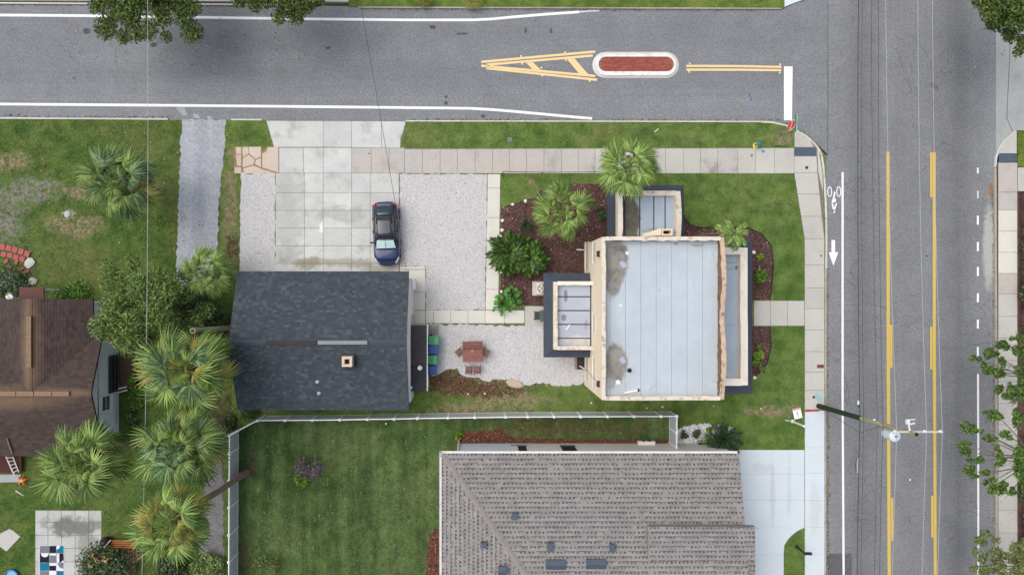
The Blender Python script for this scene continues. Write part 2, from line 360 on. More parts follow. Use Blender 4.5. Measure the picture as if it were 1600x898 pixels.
paint('stop_bar', [(1225, 104), (1238.5, 104.2), (1237.5, 188), (1225, 188)], M_paint, side)
M_stud = simple('road_stud_plastic', S(236, 218, 130), .4, .5)
for x, y in ((814, 88), (816, 100), (846, 106), (847.5, 118.6), (883, 82), (884, 94.5), (921.5, 127), (925, 87.5), (1078, 99.5), (1077, 112.6), (1219, 101), (1218.5, 114)):
    c = U(x, y, 0); MB().add([(c.x - .06, c.y - .06, .0), (c.x + .06, c.y - .06, 0), (c.x + .06, c.y + .06, 0), (c.x - .06, c.y + .06, 0), (c.x - .035, c.y - .045, .03), (c.x + .035, c.y - .045, .03), (c.x + .035, c.y + .045, .03), (c.x - .035, c.y + .045, .03)], [(4, 5, 6, 7), (0, 1, 5, 4), (1, 2, 6, 5), (2, 3, 7, 6), (3, 0, 4, 7)]).build('road_stud', M_stud, side)
M_blue = simple('blue_spray_paint', S(58, 118, 158), .8, .2, var=.3, scale=8)
for q in ([(1169, 146), (1173, 146), (1172, 152), (1170, 151)], [(1173, 152), (1175, 152), (1174.5, 159), (1172.5, 158)]): paint('spray_mark', q, M_blue, side, .006)
line('lane_edge_line', [(1316.6, 269), (1316.6, 620), (1318.2, 898), (1319, 1300)], 3.2, M_paint, mainr)
line('yellow_line', [(1387.6, 237), (1388, 560), (1389.5, 898), (1391, 1300)], 5.0, M_yel, mainr)
line('yellow_line', [(1459.8, 238), (1460, 560), (1461.5, 898), (1463, 1300)], 4.6, M_yel, mainr)
for x0, y0, x1, y1 in ((1392.6, 507, 1392.8, 574), (1394, 777, 1394.4, 844), (1455.2, 238, 1455.2, 308), (1455.2, 510, 1455.2, 577), (1456.5, 774, 1456.8, 839)):
    line('yellow_dash', [(x0, y0), (x1, y1)], 3.4, M_yel, mainr)
for y0, y1 in ((262, 271), (298, 310), (337, 351), (378, 392), (417, 431), (458, 472), (499, 513), (542, 556)): line('white_dash', [(1528, y0), (1528, y1)], 3.0 if y0 != 298 else 2.0, M_paint if y0 > 320 else M_paint_worn, mainr)
line('lane_edge_line', [(1528.2, 584), (1528.6, 700), (1529, 1300)], 3.0, M_paint, mainr)
paint('lane_arrow', [(1299.2, 375), (1304.8, 375), (1304.8, 394), (1309.8, 394), (1302.2, 415), (1294.8, 394), (1299.2, 394)], M_paint, mainr)
def ring(cx, cy, rx, ry, wd):
    m = MB(); n = 24; o = [U(cx + rx * math.cos(t), cy + ry * math.sin(t), ZP) for t in [2 * math.pi * k / n for k in range(n)]]; i = [U(cx + (rx - wd) * math.cos(t), cy + (ry - wd) * math.sin(t), ZP) for t in [2 * math.pi * k / n for k in range(n)]]
    m.add(o + i, [(k, n + k, n + (k + 1) % n, (k + 1) % n) for k in range(n)]); return m
for cx in (1296.4, 1310.6): ring(cx, 299.5, 3.9, 8.2, 1.5).build('bicycle_mark_wheel', M_paint, mainr)
for q in ([(1303.4, 299), (1305.4, 300), (1303.6, 312), (1306, 309), (1306.4, 314.5), (1302, 317), (1299.4, 316), (1301.6, 309)], [(1299, 317.4), (1301.6, 317.8), (1303.2, 324.5), (1306.4, 317), (1308, 318), (1304.6, 328), (1301.4, 327)], [(1303, 329.2), (1304.8, 329.6), (1304.6, 333), (1302.6, 332.6)]): paint('bicycle_mark_rider', q, M_paint, mainr)
M_tar = simple('tar_seam', S(70, 70, 74), .6, .4)
line('seam', [(1294, -300), (1293.8, 90), (1293.4, 242)], 0.8, M_tar, mainr)
for x, y, r in ((1421, 494, 1.2), (1401, 541, 1), (1427, 749, 1.2), (1448, 400, 1.8), (1490, 781, 1.2), (1309, 109, 1.0)):
    c = U(x, y, .004); MB().cyl((c.x, c.y, 0), r * K, .005, 8).build('tar_spot', M_tar, mainr)
c = U(1422, 749, .004); MB().cyl((c.x, c.y, 0), 1.4 * K, .006, 8).build('paint_dot', M_paint, mainr)

# ------------------------------------------------------------ lawns (raised 0.10 above the road)
ZL = .10
LA = [(-900, 187), (343, 187.6), (343, 405), (362, 405), (362, 672), (372, 672), (372, 1300), (-900, 1300)]
LB = [(343, 187.6), (640, 190), (1236, 192), (1242, 200), (1258, 208), (1276, 224), (1290, 243), (1289.5, 1300), (1047, 1300), (1047, 692), (1045, 643), (414, 649), (372, 672), (362, 672), (362, 405), (343, 405)]
LC = [(372, 1300), (372, 672), (414, 649), (1045, 643), (1047, 692), (1047, 1300)]
LN = [(545, -400), (545, 10), (1225, 13), (1225, -400)]
LE = [(1590, 205), (1990, 205), (1990, 261), (1590, 261)]
LAWNS = []
for nm, pts, mt in (('left_lawn', LA, MG_left), ('front_lawn', LB, MG_front), ('fenced_lawn', LC, MG_back), ('north_verge', LN, MG_verge), ('east_verge', LE, MG_verge)):
    w_ = P(pts, ZL); LAWNS.append((w_, mt)); tag(MB().prism(w_, -.28, ZL).build(nm, mt), kind='structure')
far = MB().prism(P([(-900, -400), (545, -400), (545, 4), (-900, -2)]), -.28, .1).build('north_sidewalk', M_walk); tag(far, kind='structure')
# kerbs
kb = structure('kerb')
def kerb(pts, wpx, mat=M_kerb, z=.125): MB().prism(ribbon(P(pts, z), wpx * K), -.2, z).build('kerb_stone', mat, kb)
for a, b in ((-300, 60), (60, 160), (160, 262), (361, 409)): kerb([(a, 184.5 + a * .0065), (b, 184.5 + b * .0065)], 2.2)
xs = [634, 720, 800, 880, 960, 1040, 1120, 1190]
for a, b in zip(xs, xs[1:]): kerb([(a, 189.0 + (a - 634) * .002), (b - .6, 189.0 + (b - 634) * .002)], 2.0)
kerb([(1190, 190.5), (1206, 191), (1226, 195.5)], 2.6); kerb([(1226, 195.5), (1241, 199)], 2.4)
for pts in ([(1244, 204), (1252, 208), (1260, 213), (1268, 220)], [(1268.5, 220.5), (1275, 227), (1280, 234), (1284, 243)], [(1284, 243.8), (1286.5, 258), (1288, 275)], [(1288, 276), (1290, 310), (1291, 340)], [(1291, 341), (1291.4, 372), (1291, 420)]): kerb(pts, 3.0)
for a, b in ((420, 520), (520, 600), (600, 660), (660, 720), (720, 800), (800, 898), (898, 1200)): kerb([(1290.3 - (a - 420) * .0015, a), (1290.3 - (b - 420) * .0015, b - .6)], 2.4, M_wornkerb)
for a, b in ((-300, 60), (60, 200), (200, 330), (330, 470)): kerb([(a, 3.0 + (a + 300) * .006), (b - .6, 3.0 + (b + 300) * .006)], 2.0, M_kerb)
for a, b in ((560, 660), (660, 780), (780, 900), (900, 1000), (1000, 1110), (1110, 1222)): kerb([(a, 11.5 + (a - 560) * .003), (b - .6, 11.5 + (b - 560) * .003)], 1.8, M_wornkerb)
kerb([(1558, 1300), (1557.6, 690)], 3, M_wornkerb); kerb([(1557.6, 689), (1556.6, 480)], 3, M_wornkerb); kerb([(1556.6, 479), (1555.6, 262)], 3, M_wornkerb); kerb([(1555.6, 261), (1557, 246), (1562, 232), (1570, 220), (1588, 205)], 2.6, M_kerb)
cap = MB().prism(P([(1225, -300), (1225, 12), (1232, 9), (1256, 0), (1262, -40), (1262, -300)]), -.28, .11).build('corner_concrete', M_white); tag(cap, kind='structure')

# ------------------------------------------------------------ slabs
def slab(pts, mat, parent, z=.12, gap=.022, name='slab'):
    w_ = inset(ccw(P(pts, z)), gap / 2 + .001); EXCL.append([tuple(q) for q in w_])
    return MB().prism(w_, .0, z, .006).build(name, mat, parent)
def under(pts, z, mat, parent, name='joint_bed'):
    w_ = P(pts, z); EXCL.append([(q[0], q[1]) for q in w_]); return MB().prism(w_, .02, z).build(name, mat, parent)
M_joint = simple('joint_dirt', S(122, 116, 104), .95, .1, var=.3, scale=3)
dw = structure('driveway')
under([(416, 188.5), (634, 189.5), (625.5, 232), (625.8, 423), (430, 424), (430, 272), (428, 231)], .106, M_joint, dw)
for q in ([(416, 188.6), (505, 189), (505, 230), (428, 230)], [(505, 189), (549.5, 189.2), (549.5, 230.4), (505, 230)], [(549.5, 189.2), (596, 189.4), (596, 230.8), (549.5, 230.4)], [(596, 189.4), (634, 189.6), (631, 203), (626, 216), (625.5, 231), (596, 230.8)]): slab(q, M_conc, dw)
xs = [436, 474.5, 505, 549.5, 580, 608, 632]
for a, b in zip(xs, xs[1:]): slab([(a, 230.6), (b, 230.9), (b, 270.5), (a, 270.5)], M_conc if a < 549 else M_walk, dw)
ys = [270.5, 301, 329, 356.5, 384, 411.5, 424]; xs = [430.5, 475.5, 505, 549.5, 578.5, 623.5]
for j, (a, b) in enumerate(zip(ys, ys[1:])):
    for i, (c, d) in enumerate(zip(xs, xs[1:])): slab([(c, a), (d, a), (d, b), (c, b)], M_conc, dw, .118 + .004 * random.random())
bs = structure('broken_pavement'); under([(366, 230), (377, 229), (408, 229), (409, 238), (418, 229), (436, 229), (436, 271), (366, 271.5)], .105, simple('orange_dirt', S(150, 122, 92), .95, .1, var=.25, scale=3), bs)
for q in ([(368, 230), (377, 229.5), (377, 241), (369, 241)], [(368.5, 242), (377, 241.6), (377, 260), (370, 259)], [(366, 261), (377, 261), (377, 271), (366, 271)], [(378.5, 230), (388, 229.5), (389, 240), (379, 246)], [(388.6, 229.6), (408, 229.2), (408, 245), (399, 248.5), (389.5, 240)],
          [(379, 247), (389, 241.5), (398.5, 249.5), (396, 257), (379, 262)], [(400, 249.5), (408, 246.5), (408, 262), (398, 256.5)], [(409.5, 240), (416, 237), (418, 230), (435, 229.6), (435.4, 270), (409.5, 262)], [(380, 263), (396, 258.5), (408, 263.5), (430, 270.5), (432, 271), (381, 271)]): slab(q, M_pink, bs, .116, .016)
sw = structure('sidewalk')
under([(632, 232), (1241, 231), (1241, 204), (1258, 210), (1275, 227), (1286, 270), (1288, 372), (1288.5, 1250), (1257.5, 1250), (1257.5, 509), (1178, 509), (1178, 469.5), (1257.5, 469.5), (1256.5, 373), (1241, 271), (632, 271)], .106, M_joint, sw)
xs = [632, 660, 687.7, 714.5, 742.6, 769.7, 796, 822.6, 850, 877.7, 903.5, 930, 957, 984, 1011, 1040, 1067.7, 1094.5, 1121.5, 1153, 1181, 1210, 1241]
for a, b in zip(xs, xs[1:]): slab([(a, 233 - (a - 632) * .003), (b, 233 - (b - 632) * .003), (b, 271), (a, 271)], M_walk if a < 860 else (M_walkd if 1090 < a < 1150 or 870 < a < 930 else M_walk2), sw, .118 + .005 * random.random())
slab([(1241.4, 204.5), (1250, 208.5), (1259, 214), (1267, 221), (1272, 230), (1241.4, 230)], M_walk2, sw)
slab([(1241, 244), (1276, 244), (1277.5, 270), (1241, 270)], M_walk2, sw)
lx = lambda y: 1241 + (y - 270) * .157 if y < 373 else 1257.4
rx_ = lambda y: 1277.5 + (y - 270) * .1 if y < 373 else 1288.3
ys = [270, 303, 338, 373, 414, 449.5, 482, 515, 549, 581, 609.5, 639.5]
for a, b in zip(ys, ys[1:]): slab([(lx(a), a), (rx_(a), a), (rx_(b), b), (lx(b), b)], M_walk2, sw)
for a, b in ((1178, 1204), (1204, 1230.4), (1230.4, 1257)): slab([(a, 469.6), (b, 469.6), (b, 509), (a, 509)], M_walk2, sw)
for a, b in ((641, 699), (699, 739), (739, 781), (781, 823), (823, 865), (865, 907), (907, 960), (960, 1250)): slab([(1257.6, a), (1288.3, a), (1288.3, b), (1257.6, b)], M_white, sw, .122, .006)
slab([(1276.5, 231), (1279.5, 234), (1285.5, 270), (1286, 300), (1278.5, 270)], M_walk2, sw, .114)
M_mat = simple('slate_tactile_rubber', S(78, 92, 108), .7, .3, var=.2, scale=4)
def tactile(pts, label):
    c = U(pts[0][0], pts[0][1], .12); t = thing('tactile_mat', (c.x, c.y, .12), label, 'tactile paving mat')
    w_ = P(pts, .13); EXCL.append([(q[0], q[1]) for q in w_]); MB().prism(w_, .09, .131, .004).build('mat_base', M_mat, t)
    m = MB(); x0, y0 = w_[0].x, w_[0].y; x1, y1 = w_[2].x, w_[2].y; nx, ny = 22, 8
    for i in range(nx):
        for j in range(ny): m.cyl((x0 + (x1 - x0) * (i + .5) / nx, y0 + (y1 - y0) * (j + .5) / ny, .1315), .016, .007, 5, .01)
    tag(m.build('domes', M_mat, t), kind='stuff')
tactile([(1242, 230.6), (1274.6, 230.6), (1274.6, 243.4), (1242, 243.4)], 'slate blue tactile mat on the sidewalk corner below the stop sign')
tactile([(1561, 240.6), (1588.6, 240.6), (1588.6, 253.4), (1561, 253.4)], 'slate blue tactile mat on the sidewalk across the wide road')
es = structure('east_sidewalk')
under([(1559.4, 256), (1590, 256), (1590.6, 1250), (1560, 1250)], .106, M_joint, es)
MB().prism(P([(1556.4, -300), (1990, -300), (1990, 200), (1588, 204), (1570, 219), (1562, 231), (1556.4, 244)], .02), -.2, .012).build('road_apron', M_apron, es)
line('apron_crack', [(1579, 45), (1577, 100), (1574, 160), (1573, 185), (1582, 205)], .7, M_tar, es).location.z = .012
slab([(1571, 221), (1589, 206), (1589, 240), (1561, 240), (1564, 231)], M_walk2, es)
ys = [254, 300, 328, 361, 394, 427, 459, 494, 528, 563, 596, 630, 663, 695.5, 726, 760, 797, 832, 866, 900, 1250]
for a, b in zip(ys, ys[1:]): slab([(1560, a), (1589.6, a), (1589.9, b), (1560, b)], M_pale if 328 <= a < 427 else (M_walk if a < 328 or a == 427 else M_walk2), es)
slab([(1590.5, 261.5), (1640, 261.5), (1640, 299), (1590.5, 299)], M_walk2, es)
# paths by the garage and the white gravel
gp = structure('garden_path')
under([(762, 272), (782, 272), (779, 506), (665, 505), (640, 505), (640, 421), (665, 421), (665, 484), (758, 484)], .105, M_joint, gp)
ys = [272, 293.5, 340, 374, 420, 452, 484]
for a, b in zip(ys, ys[1:]): slab([(762 - (a - 272) * .016, a), (782 - (a - 272) * .016, a), (782 - (b - 272) * .016, b), (762 - (b - 272) * .016, b)], M_pale, gp)
for a, b in ((665, 677.5), (677.5, 704), (704, 731), (731, 758), (758, 788), (788, 819.6)): slab([(a, 484.5), (b, 484.5), (b, 505), (a, 505)], M_pale, gp)
for a, b in ((421, 456.5), (456.5, 484.5)): slab([(638, a), (664.6, a), (664.6, b), (638, b)], M_pale, gp)
slab([(624.6, 415.8), (664.6, 415.8), (664.6, 420.8), (624.6, 420.8)], M_pale, gp); slab([(624.6, 421), (637.6, 421), (637.6, 428), (624.6, 428)], M_pale, gp)
slab([(638, 485), (664.6, 485), (664.6, 505.5), (638, 505.5)], M_pale, gp)
slab([(820, 478), (851, 478), (851, 510), (820, 510)], M_walk2, gp, .13)
hd = structure('white_driveway')
for q in ([(1100, 702.5), (1257, 702.5), (1257, 740), (1100, 740)], [(1100, 740), (1257, 740), (1257, 781), (1100, 781)], [(1100, 781), (1257, 781), (1257, 824), (1100, 824)], [(1100, 824), (1257, 824), (1246, 829), (1237, 836), (1230, 844), (1225.5, 852), (1224.6, 866), (1100, 866)], [(1100, 866), (1224.6, 866), (1224.6, 960), (1100, 960)], [(1100, 960), (1224.6, 960), (1224.6, 1250), (1100, 1250)]): slab(q, M_white, hd, .121, .004)
# loose surfaces
def sheet(name, pts, z, mat, rag=.05, seed=1, kind='structure'):
    w_ = wavy(P(pts, z), rag, .22, seed); EXCL.append([tuple(q) for q in w_]); o = MB().prism(w_, .03, z).build(name, mat); tag(o, kind=kind); return w_
gr = [sheet('gravel_bed', [(624.5, 272), (761.5, 272), (757.5, 484), (665.4, 484), (665.4, 421), (664.8, 415.6), (625, 415.6)], .112, M_gravel, .05, 1),
      sheet('gravel_strip', [(377, 271), (430, 271), (430, 424), (375, 424), (375.5, 330)], .111, M_gravel, .06, 2),
      sheet('gravel_patio', [(668, 505.6), (851, 510.4), (913, 510), (913, 598), (900, 600), (880, 604), (858, 600), (838, 598), (820, 601), (800, 596), (780, 592), (760, 596), (748, 588), (740, 590), (722, 588), (714, 574), (694, 578), (690, 584), (676, 588), (668, 540)], .112, M_gravel, .09, 3)]
mul = [sheet('mulch_bed', [(783, 324), (800, 318), (822, 313), (838, 308), (840, 298), (862, 289), (936, 287), (955, 296), (955, 372), (914, 384), (914, 428), (853, 440), (853, 477), (781, 477)], .113, M_mulch, .06, 4),
       sheet('mulch_bed', [(1062, 332), (1070, 340), (1079, 351), (1095, 355), (1168, 356), (1190, 365), (1205, 385), (1208.5, 412), (1206, 445), (1203, 468.5), (1150, 468.5), (1100, 400), (1060, 385)], .113, M_mulch, .02, 5),
       sheet('mulch_bed', [(1150, 510), (1203, 510), (1204.5, 540), (1199, 566), (1189, 580), (1178, 588), (1150, 588)], .113, M_mulch, .02, 6)]
M_mulch2 = M('red_mulch_bed', .95, .1); M_mulch2.col(M_mulch2.mult(S(106, 66, 54), M_mulch2.noise(20, 3, .7), .4, 1.6)); M_mulch2 = M_mulch2.m
mul2 = [sheet('red_mulch_strip', [(710, 694), (714, 674), (788, 671.5), (799, 683), (900, 685.5), (1046, 687), (1046, 694)], .113, M_mulch2, .05, 7),
        sheet('red_mulch_strip', [(692, 822), (680, 826), (672, 836), (667, 866), (669, 1100), (692, 1100)], .113, M_mulch2, .06, 8)]
dp = sheet('old_driveway', [(284, 186), (353, 187.4), (351, 225), (349, 250), (343.5, 300), (341, 340), (341, 385), (334, 410), (330, 452), (274, 452), (276, 400), (278, 335), (281, 260), (282, 225)], .108, M_drive, .07, 9)
pp = sheet('side_path', [(318, 640), (333, 650), (343, 690), (349, 760), (350, 1100), (304, 1100), (310, 900), (318, 780), (316, 700)], .107, M_pathd, .1, 10)
ws = sheet('white_stone_bed', [(1057, 672), (1068, 668), (1084, 663.5), (1102, 662), (1128, 662), (1142, 668), (1146, 684), (1140, 697), (1057, 691)], .11, M_gravel, .08, 11)

# loose pieces: stones, chips, grass blades (too many to count)
def scatter_pts(polys, n):
    out = []
    areas = [abs(sum(p[i][0] * p[(i + 1) % len(p)][1] - p[(i + 1) % len(p)][0] * p[i][1] for i in range(len(p)))) / 2 for p in polys]
    for p, a in zip(polys, areas):
        k = int(n * a / sum(areas)); A = np.array([(q[0], q[1]) for q in p]); lo, hi = A.min(0), A.max(0); got = []
        tot = 0
        while tot < k:
            x = rng.uniform(lo[0], hi[0], k * 2); y = rng.uniform(lo[1], hi[1], k * 2); i = inpoly(x, y, p); got.append(np.stack([x[i], y[i]], 1)); tot += int(i.sum())
        out.append(np.concatenate(got)[:k])
    return np.concatenate(out)
def stones(name, polys, n, r0, r1, z, mat):
    p = scatter_pts(polys, n); n = len(p); r = rng.uniform(r0, r1, n); a = rng.uniform(0, 6.28, n)
    base = np.array([(1, 0, 0), (0, 1, 0), (-1, 0, 0), (0, -1, 0), (0, 0, .7)], float)
    V = np.zeros((n, 5, 3)); sx = rng.uniform(.7, 1.3, n)
    for k in range(5):
        bx = base[k, 0] * r * sx + rng.normal(0, .12, n) * r; by = base[k, 1] * r + rng.normal(0, .12, n) * r
        V[:, k, 0] = p[:, 0] + bx * np.cos(a) - by * np.sin(a); V[:, k, 1] = p[:, 1] + bx * np.sin(a) + by * np.cos(a); V[:, k, 2] = z + base[k, 2] * r + (k < 4) * -.002
    f = np.array([(0, 1, 4), (1, 2, 4), (2, 3, 4), (3, 0, 4)]); Fc = (np.arange(n)[:, None, None] * 5 + f[None]).reshape(-1, 3)
    return tag(bulk(name, V.reshape(-1, 3), Fc, mat, uniform=3), kind='stuff')
stones('gravel', gr, 30000, .018, .042, .112, M_stone)
M_wstone = M('white_stone', .8, .3); M_wstone.col(M_wstone.ramp(M_wstone.island(), [(0, S(170, 172, 176)), (1, S(236, 238, 240))])); M_wstone = M_wstone.m
stones('white_stones', [ws], 900, .05, .11, .11, M_wstone)
def chips(name, polys, n, mat, L=(.04, .13), z=.116):
    p = scatter_pts(polys, n); n = len(p); a = rng.uniform(0, 6.28, n); l = rng.uniform(*L, n) / 2; w_ = rng.uniform(.012, .03, n); t = rng.uniform(-.02, .02, n)
    V = np.zeros((n, 4, 3))
    for k, (i, j) in enumerate(((-1, -1), (1, -1), (1, 1), (-1, 1))):
        V[:, k, 0] = p[:, 0] + i * l * np.cos(a) - j * w_ * np.sin(a); V[:, k, 1] = p[:, 1] + i * l * np.sin(a) + j * w_ * np.cos(a); V[:, k, 2] = z + rng.uniform(.0, .035, n) + i * t
    return tag(bulk(name, V.reshape(-1, 3), np.arange(n * 4).reshape(n, 4), mat), kind='stuff')
chips('mulch', mul, 12000, M_chip)
chips('red_mulch', mul2 + [wavy(P([(672, 596), (700, 582), (716, 578), (726, 592), (760, 600), (800, 602), (820, 606), (812, 618), (770, 622), (740, 616), (690, 612), (668, 612)], .1), .2, .3, 5)], 6000, M_chip2, z=.115)

def around(poly, d): 
    c = sum((Vector(q[:2]) for q in poly), Vector((0, 0))) / len(poly); return [Vector(q[:2]) + (Vector(q[:2]) - c).normalized() * d for q in poly]
stones('gravel_spill', [around(gr[1], .25), around(gr[2], .35)], 1600, .014, .03, .118, M_stone)
M_grit = M('kerb_grit', .95, .1); M_grit.col(M_grit.ramp(M_grit.island(), [(0, S(58, 52, 44)), (.4, S(98, 86, 66)), (.75, S(140, 122, 92)), (1, S(186, 178, 160))])); M_grit = M_grit.m
strip = lambda x0, y0, x1, y1, w_: [tuple(q) for q in ribbon(P([(x0, y0), (x1, y1)]), w_ * K)]
chips('kerb_grit', [strip(1293.4, 420, 1292.8, 900, 4), strip(1294, 640, 1293.4, 900, 5), strip(1552, 300, 1554, 900, 5), strip(0, 181.5, 270, 183, 3), strip(640, 187, 1220, 188, 3), strip(560, 15, 1210, 16, 4), strip(0, 7, 400, 9, 5)], 2600, M_grit, (.03, .10), .004)
chips('leaf_litter', [strip(100, 70, 520, 60, 110), strip(1520, 60, 1560, 120, 60), strip(1545, 560, 1550, 880, 70), P([(200, 330), (350, 330), (350, 640), (200, 640)]), P([(380, 670), (1040, 660), (690, 760), (690, 900), (380, 900)]), P([(0, 200), (280, 200), (280, 460), (0, 460)])], 1500, M_grit, (.05, .12), .125)
# ------------------------------------------------------------ roofing
def deck(pts3, thick, name, mat, parent):
    """solid plate under a roof plane, pts3 counter-clockwise from above"""
    p = [Vector(q) for q in pts3]
    a = sum(p[i].x * p[(i + 1) % len(p)].y - p[(i + 1) % len(p)].x * p[i].y for i in range(len(p)))
    if a < 0: p = p[::-1]
    n = len(p); vs = p + [q - Vector((0, 0, thick)) for q in p]
    fs = [tuple(range(n)), tuple(range(n, 2 * n))[::-1]] + [(i, n + i, n + (i + 1) % n, (i + 1) % n) for i in range(n)]
    return MB().add(vs, fs).build(name, mat, parent)
def shingles(pts3, eave, course, tab, h, mats, parent, name='shingles', dark=None, seed=1, jit=.3):
    """courses of separate tabs laid over a planar roof polygon; eave = index pair giving the eave direction"""
    r = random.Random(seed); p = [Vector(q) for q in pts3]
    ex = (p[eave[1]] - p[eave[0]]).normalized(); O = p[eave[0]]
    nn = Vector((0, 0, 0))
    for i in range(len(p)): nn += (p[i] - O).cross(p[(i + 1) % len(p)] - O)
    nn.normalize();  nn = nn if nn.z > 0 else -nn
    ey = nn.cross(ex).normalized()
    if sum((q - O).dot(ey) for q in p) < 0: ey = -ey
    q2 = [((q - O).dot(ex), (q - O).dot(ey)) for q in p]; vmax = max(v for _, v in q2)
    m = MB(); rows = int(vmax / course) + 1
    def W(u, v, k): return O + ex * u + ey * v + nn * (k + .006)
    for j in range(rows):
        v0 = j * course; vm = min(v0 + course * .5, vmax - .001); xs = []
        for i in range(len(q2)):
            (u1, a), (u2, b) = q2[i], q2[(i + 1) % len(q2)]
            if (a > vm) != (b > vm): xs.append(u1 + (vm - a) / (b - a) * (u2 - u1))
        xs.sort(); v1 = min(v0 + course * 1.04, vmax)
        for a, b in zip(xs[::2], xs[1::2]):
            u = a - r.random() * tab
            while u < b:
                wd = tab * r.uniform(1 - jit, 1 + jit); ua, ub = max(u, a), min(u + wd, b)
                if ub - ua > .02:
                    hh = h * r.uniform(.8, 1.2)
                    m.cur = 0; m.add([W(ua, v0, 0), W(ub, v0, 0), W(ub, v0, hh), W(ua, v0, hh), W(ub, v1, .001), W(ua, v1, .001)], [(0, 1, 2, 3), (3, 2, 4, 5)])
                u += wd + .004
            if dark:
                u = a + dark * (.25 + .5 * (j % 2)) + r.uniform(-.03, .03); k = h * 1.2 + .003
                while u < b - .1:
                    wd = dark * r.choice((.40, .46, .52, .58, .62)); m.cur = 1
                    if r.random() < .93:
                        va, vb = v0 + course * r.uniform(.08, .14), v0 + course * r.uniform(.44, .56)
                        m.add([W(u, va, 0), W(u + wd, va, 0), W(u + wd, va, k), W(u, va, k), W(u + wd, vb, k * .75), W(u, vb, k * .75)], [(0, 1, 2, 3), (3, 2, 4, 5)])
                    if r.random() < .55:
                        va, vb = v0 + course * .05, v0 + course * .20; wl_ = dark * r.uniform(.9, 2.2); ub = min(u + wl_, b); k2 = k - .002
                        m.add([W(u, va, 0), W(ub, va, 0), W(ub, va, k2), W(u, va, k2), W(ub, vb, k2 * .9), W(u, vb, k2 * .9)], [(0, 1, 2, 3), (3, 2, 4, 5)])
                    u += dark * r.uniform(.92, 1.08)
    o = m.build(name, mats, parent); o['kind'] = 'stuff'; return o
def caps(a, b, wid, step, mat, parent, rise=.02, name='ridge_cap'):
    a, b = Vector(a), Vector(b); L = (b - a).length; t = (b - a).normalized(); s = t.cross(Vector((0, 0, 1))).normalized(); n = max(2, int(L / step)); me = None
    for i in range(n):
        c = a + (b - a) * i / n; d = a + (b - a) * (i + 1.08) / n
        m = MB(); dr = Vector((0, 0, wid * .09)); up = Vector((0, 0, rise))
        vs = [c - s * wid / 2 - dr + up * .9, c + up * 1.6, c + s * wid / 2 - dr + up * .9, d - s * wid / 2 - dr + up * .3, d + up, d + s * wid / 2 - dr + up * .3]
        o = m.add(vs + [v - Vector((0, 0, .012)) for v in vs], [(0, 1, 4, 3), (1, 2, 5, 4), (6, 7, 1, 0), (7, 8, 2, 1), (0, 3, 9, 6), (2, 8, 11, 5)]).build(name, mat, parent)
def tint(name, cols, rough=.92, streak=.0, nscale=1.2, var=.15, extra=None):
    m = M(name, rough, .2); n = len(cols)
    c = m.ramp(m.island(), [(i / max(1, n - 1), k) for i, k in enumerate(cols)], 'LINEAR')
    c = m.mult(c, m.noise(nscale, 5, .65), 1 - var, 1 + var); c = m.mult(c, m.noise(26, 2, .7), .82, 1.18)
    if extra: c = extra(m, c)
    m.col(c); return m.m
# ------------------------------------------------------------ building materials
def stain_wall(name, c, stain, amt, sc_=1.2):
    m = M(name, .9, .2); k = m.mix(m.math('MULTIPLY', m.step(m.noise(sc_, 6, .72), .48, .68), amt), c, stain)
    m.col(m.mult(k, m.noise(18, 3, .7), .9, 1.1)).bump(m.noise(30, 3, .7), .15, .01); return m.m
M_cream = stain_wall('cream_stucco', S(234, 219, 196), S(214, 196, 170), .5)
M_coping = stain_wall('stained_coping', S(214, 204, 191), S(150, 130, 114), .8, 3.0)
M_copw = stain_wall('clean_coping', S(230, 222, 212), S(206, 190, 172), .45, 1.6)
M_brown = stain_wall('shaded_stained_parapet', S(128, 104, 84), S(74, 58, 48), .8, 2.6); M_pinkc = stain_wall('mottled_coping', S(196, 172, 150), S(128, 104, 86), .85, 3.4)  # brown parapet: staining, with the inner-face shadow darkened into the colour
M_skirt = simple('charcoal_roofing', S(66, 73, 84), .9, .2, var=.12, scale=2, grain=.2)
M_frame = simple('white_frame', S(226, 226, 224), .6, .4)
M_glass = M('window_glass', .08, .6); M_glass.col(S(74, 88, 98)); M_glass = M_glass.m
M_dark = simple('dark_metal', S(46, 46, 48), .6, .4); M_black = simple('black_plastic', S(32, 33, 35), .55, .4)
M_seam = simple('seam_tar', S(128, 137, 150), .8, .2, var=.3); M_seamd = simple('dark_seam_tar', S(62, 67, 76), .8, .2, var=.4, scale=3)
def membrane(name, c, spots=(), streaky=.06, grime=None):
    m = M(name, .75, .25); k = m.mult(c, m.noise(1.0, 4, .6, stretch=(2.4, .22, 1)), 1 - streaky, 1 + streaky); k = m.mult(k, m.step(m.noise(.45, 6, .7, off=2), .3, .7), .93, 1.04); k = m.mult(k, m.objrand(), .985, 1.012)
    if grime: k = m.mix(m.math('MULTIPLY', m.step(m.noise(.8, 6, .7, off=8), .50, .70), .55), k, grime)
    for (x, y, rx, ry, cc, a) in spots:
        f = m.spot(x, y, rx, ry, .35, .55, .9); e = m.mix(m.step(m.noise(1.5, 6, .72, off=4, dist=1.2), .30, .70), cc, tuple(v * 1.75 for v in cc[:3]) + (1,))
        k = m.mix(m.math('MULTIPLY', f, a), k, e)
    k = m.mult(k, m.noise(20, 3, .7), .94, 1.06); m.col(k); return m.m
def sp(px, py, rx, ry, z, c, a): s = K * (1 - z / H); p = U(px, py, z); return (p.x, p.y, rx * s, ry * s, c, a)
pond = S(116, 112, 106)
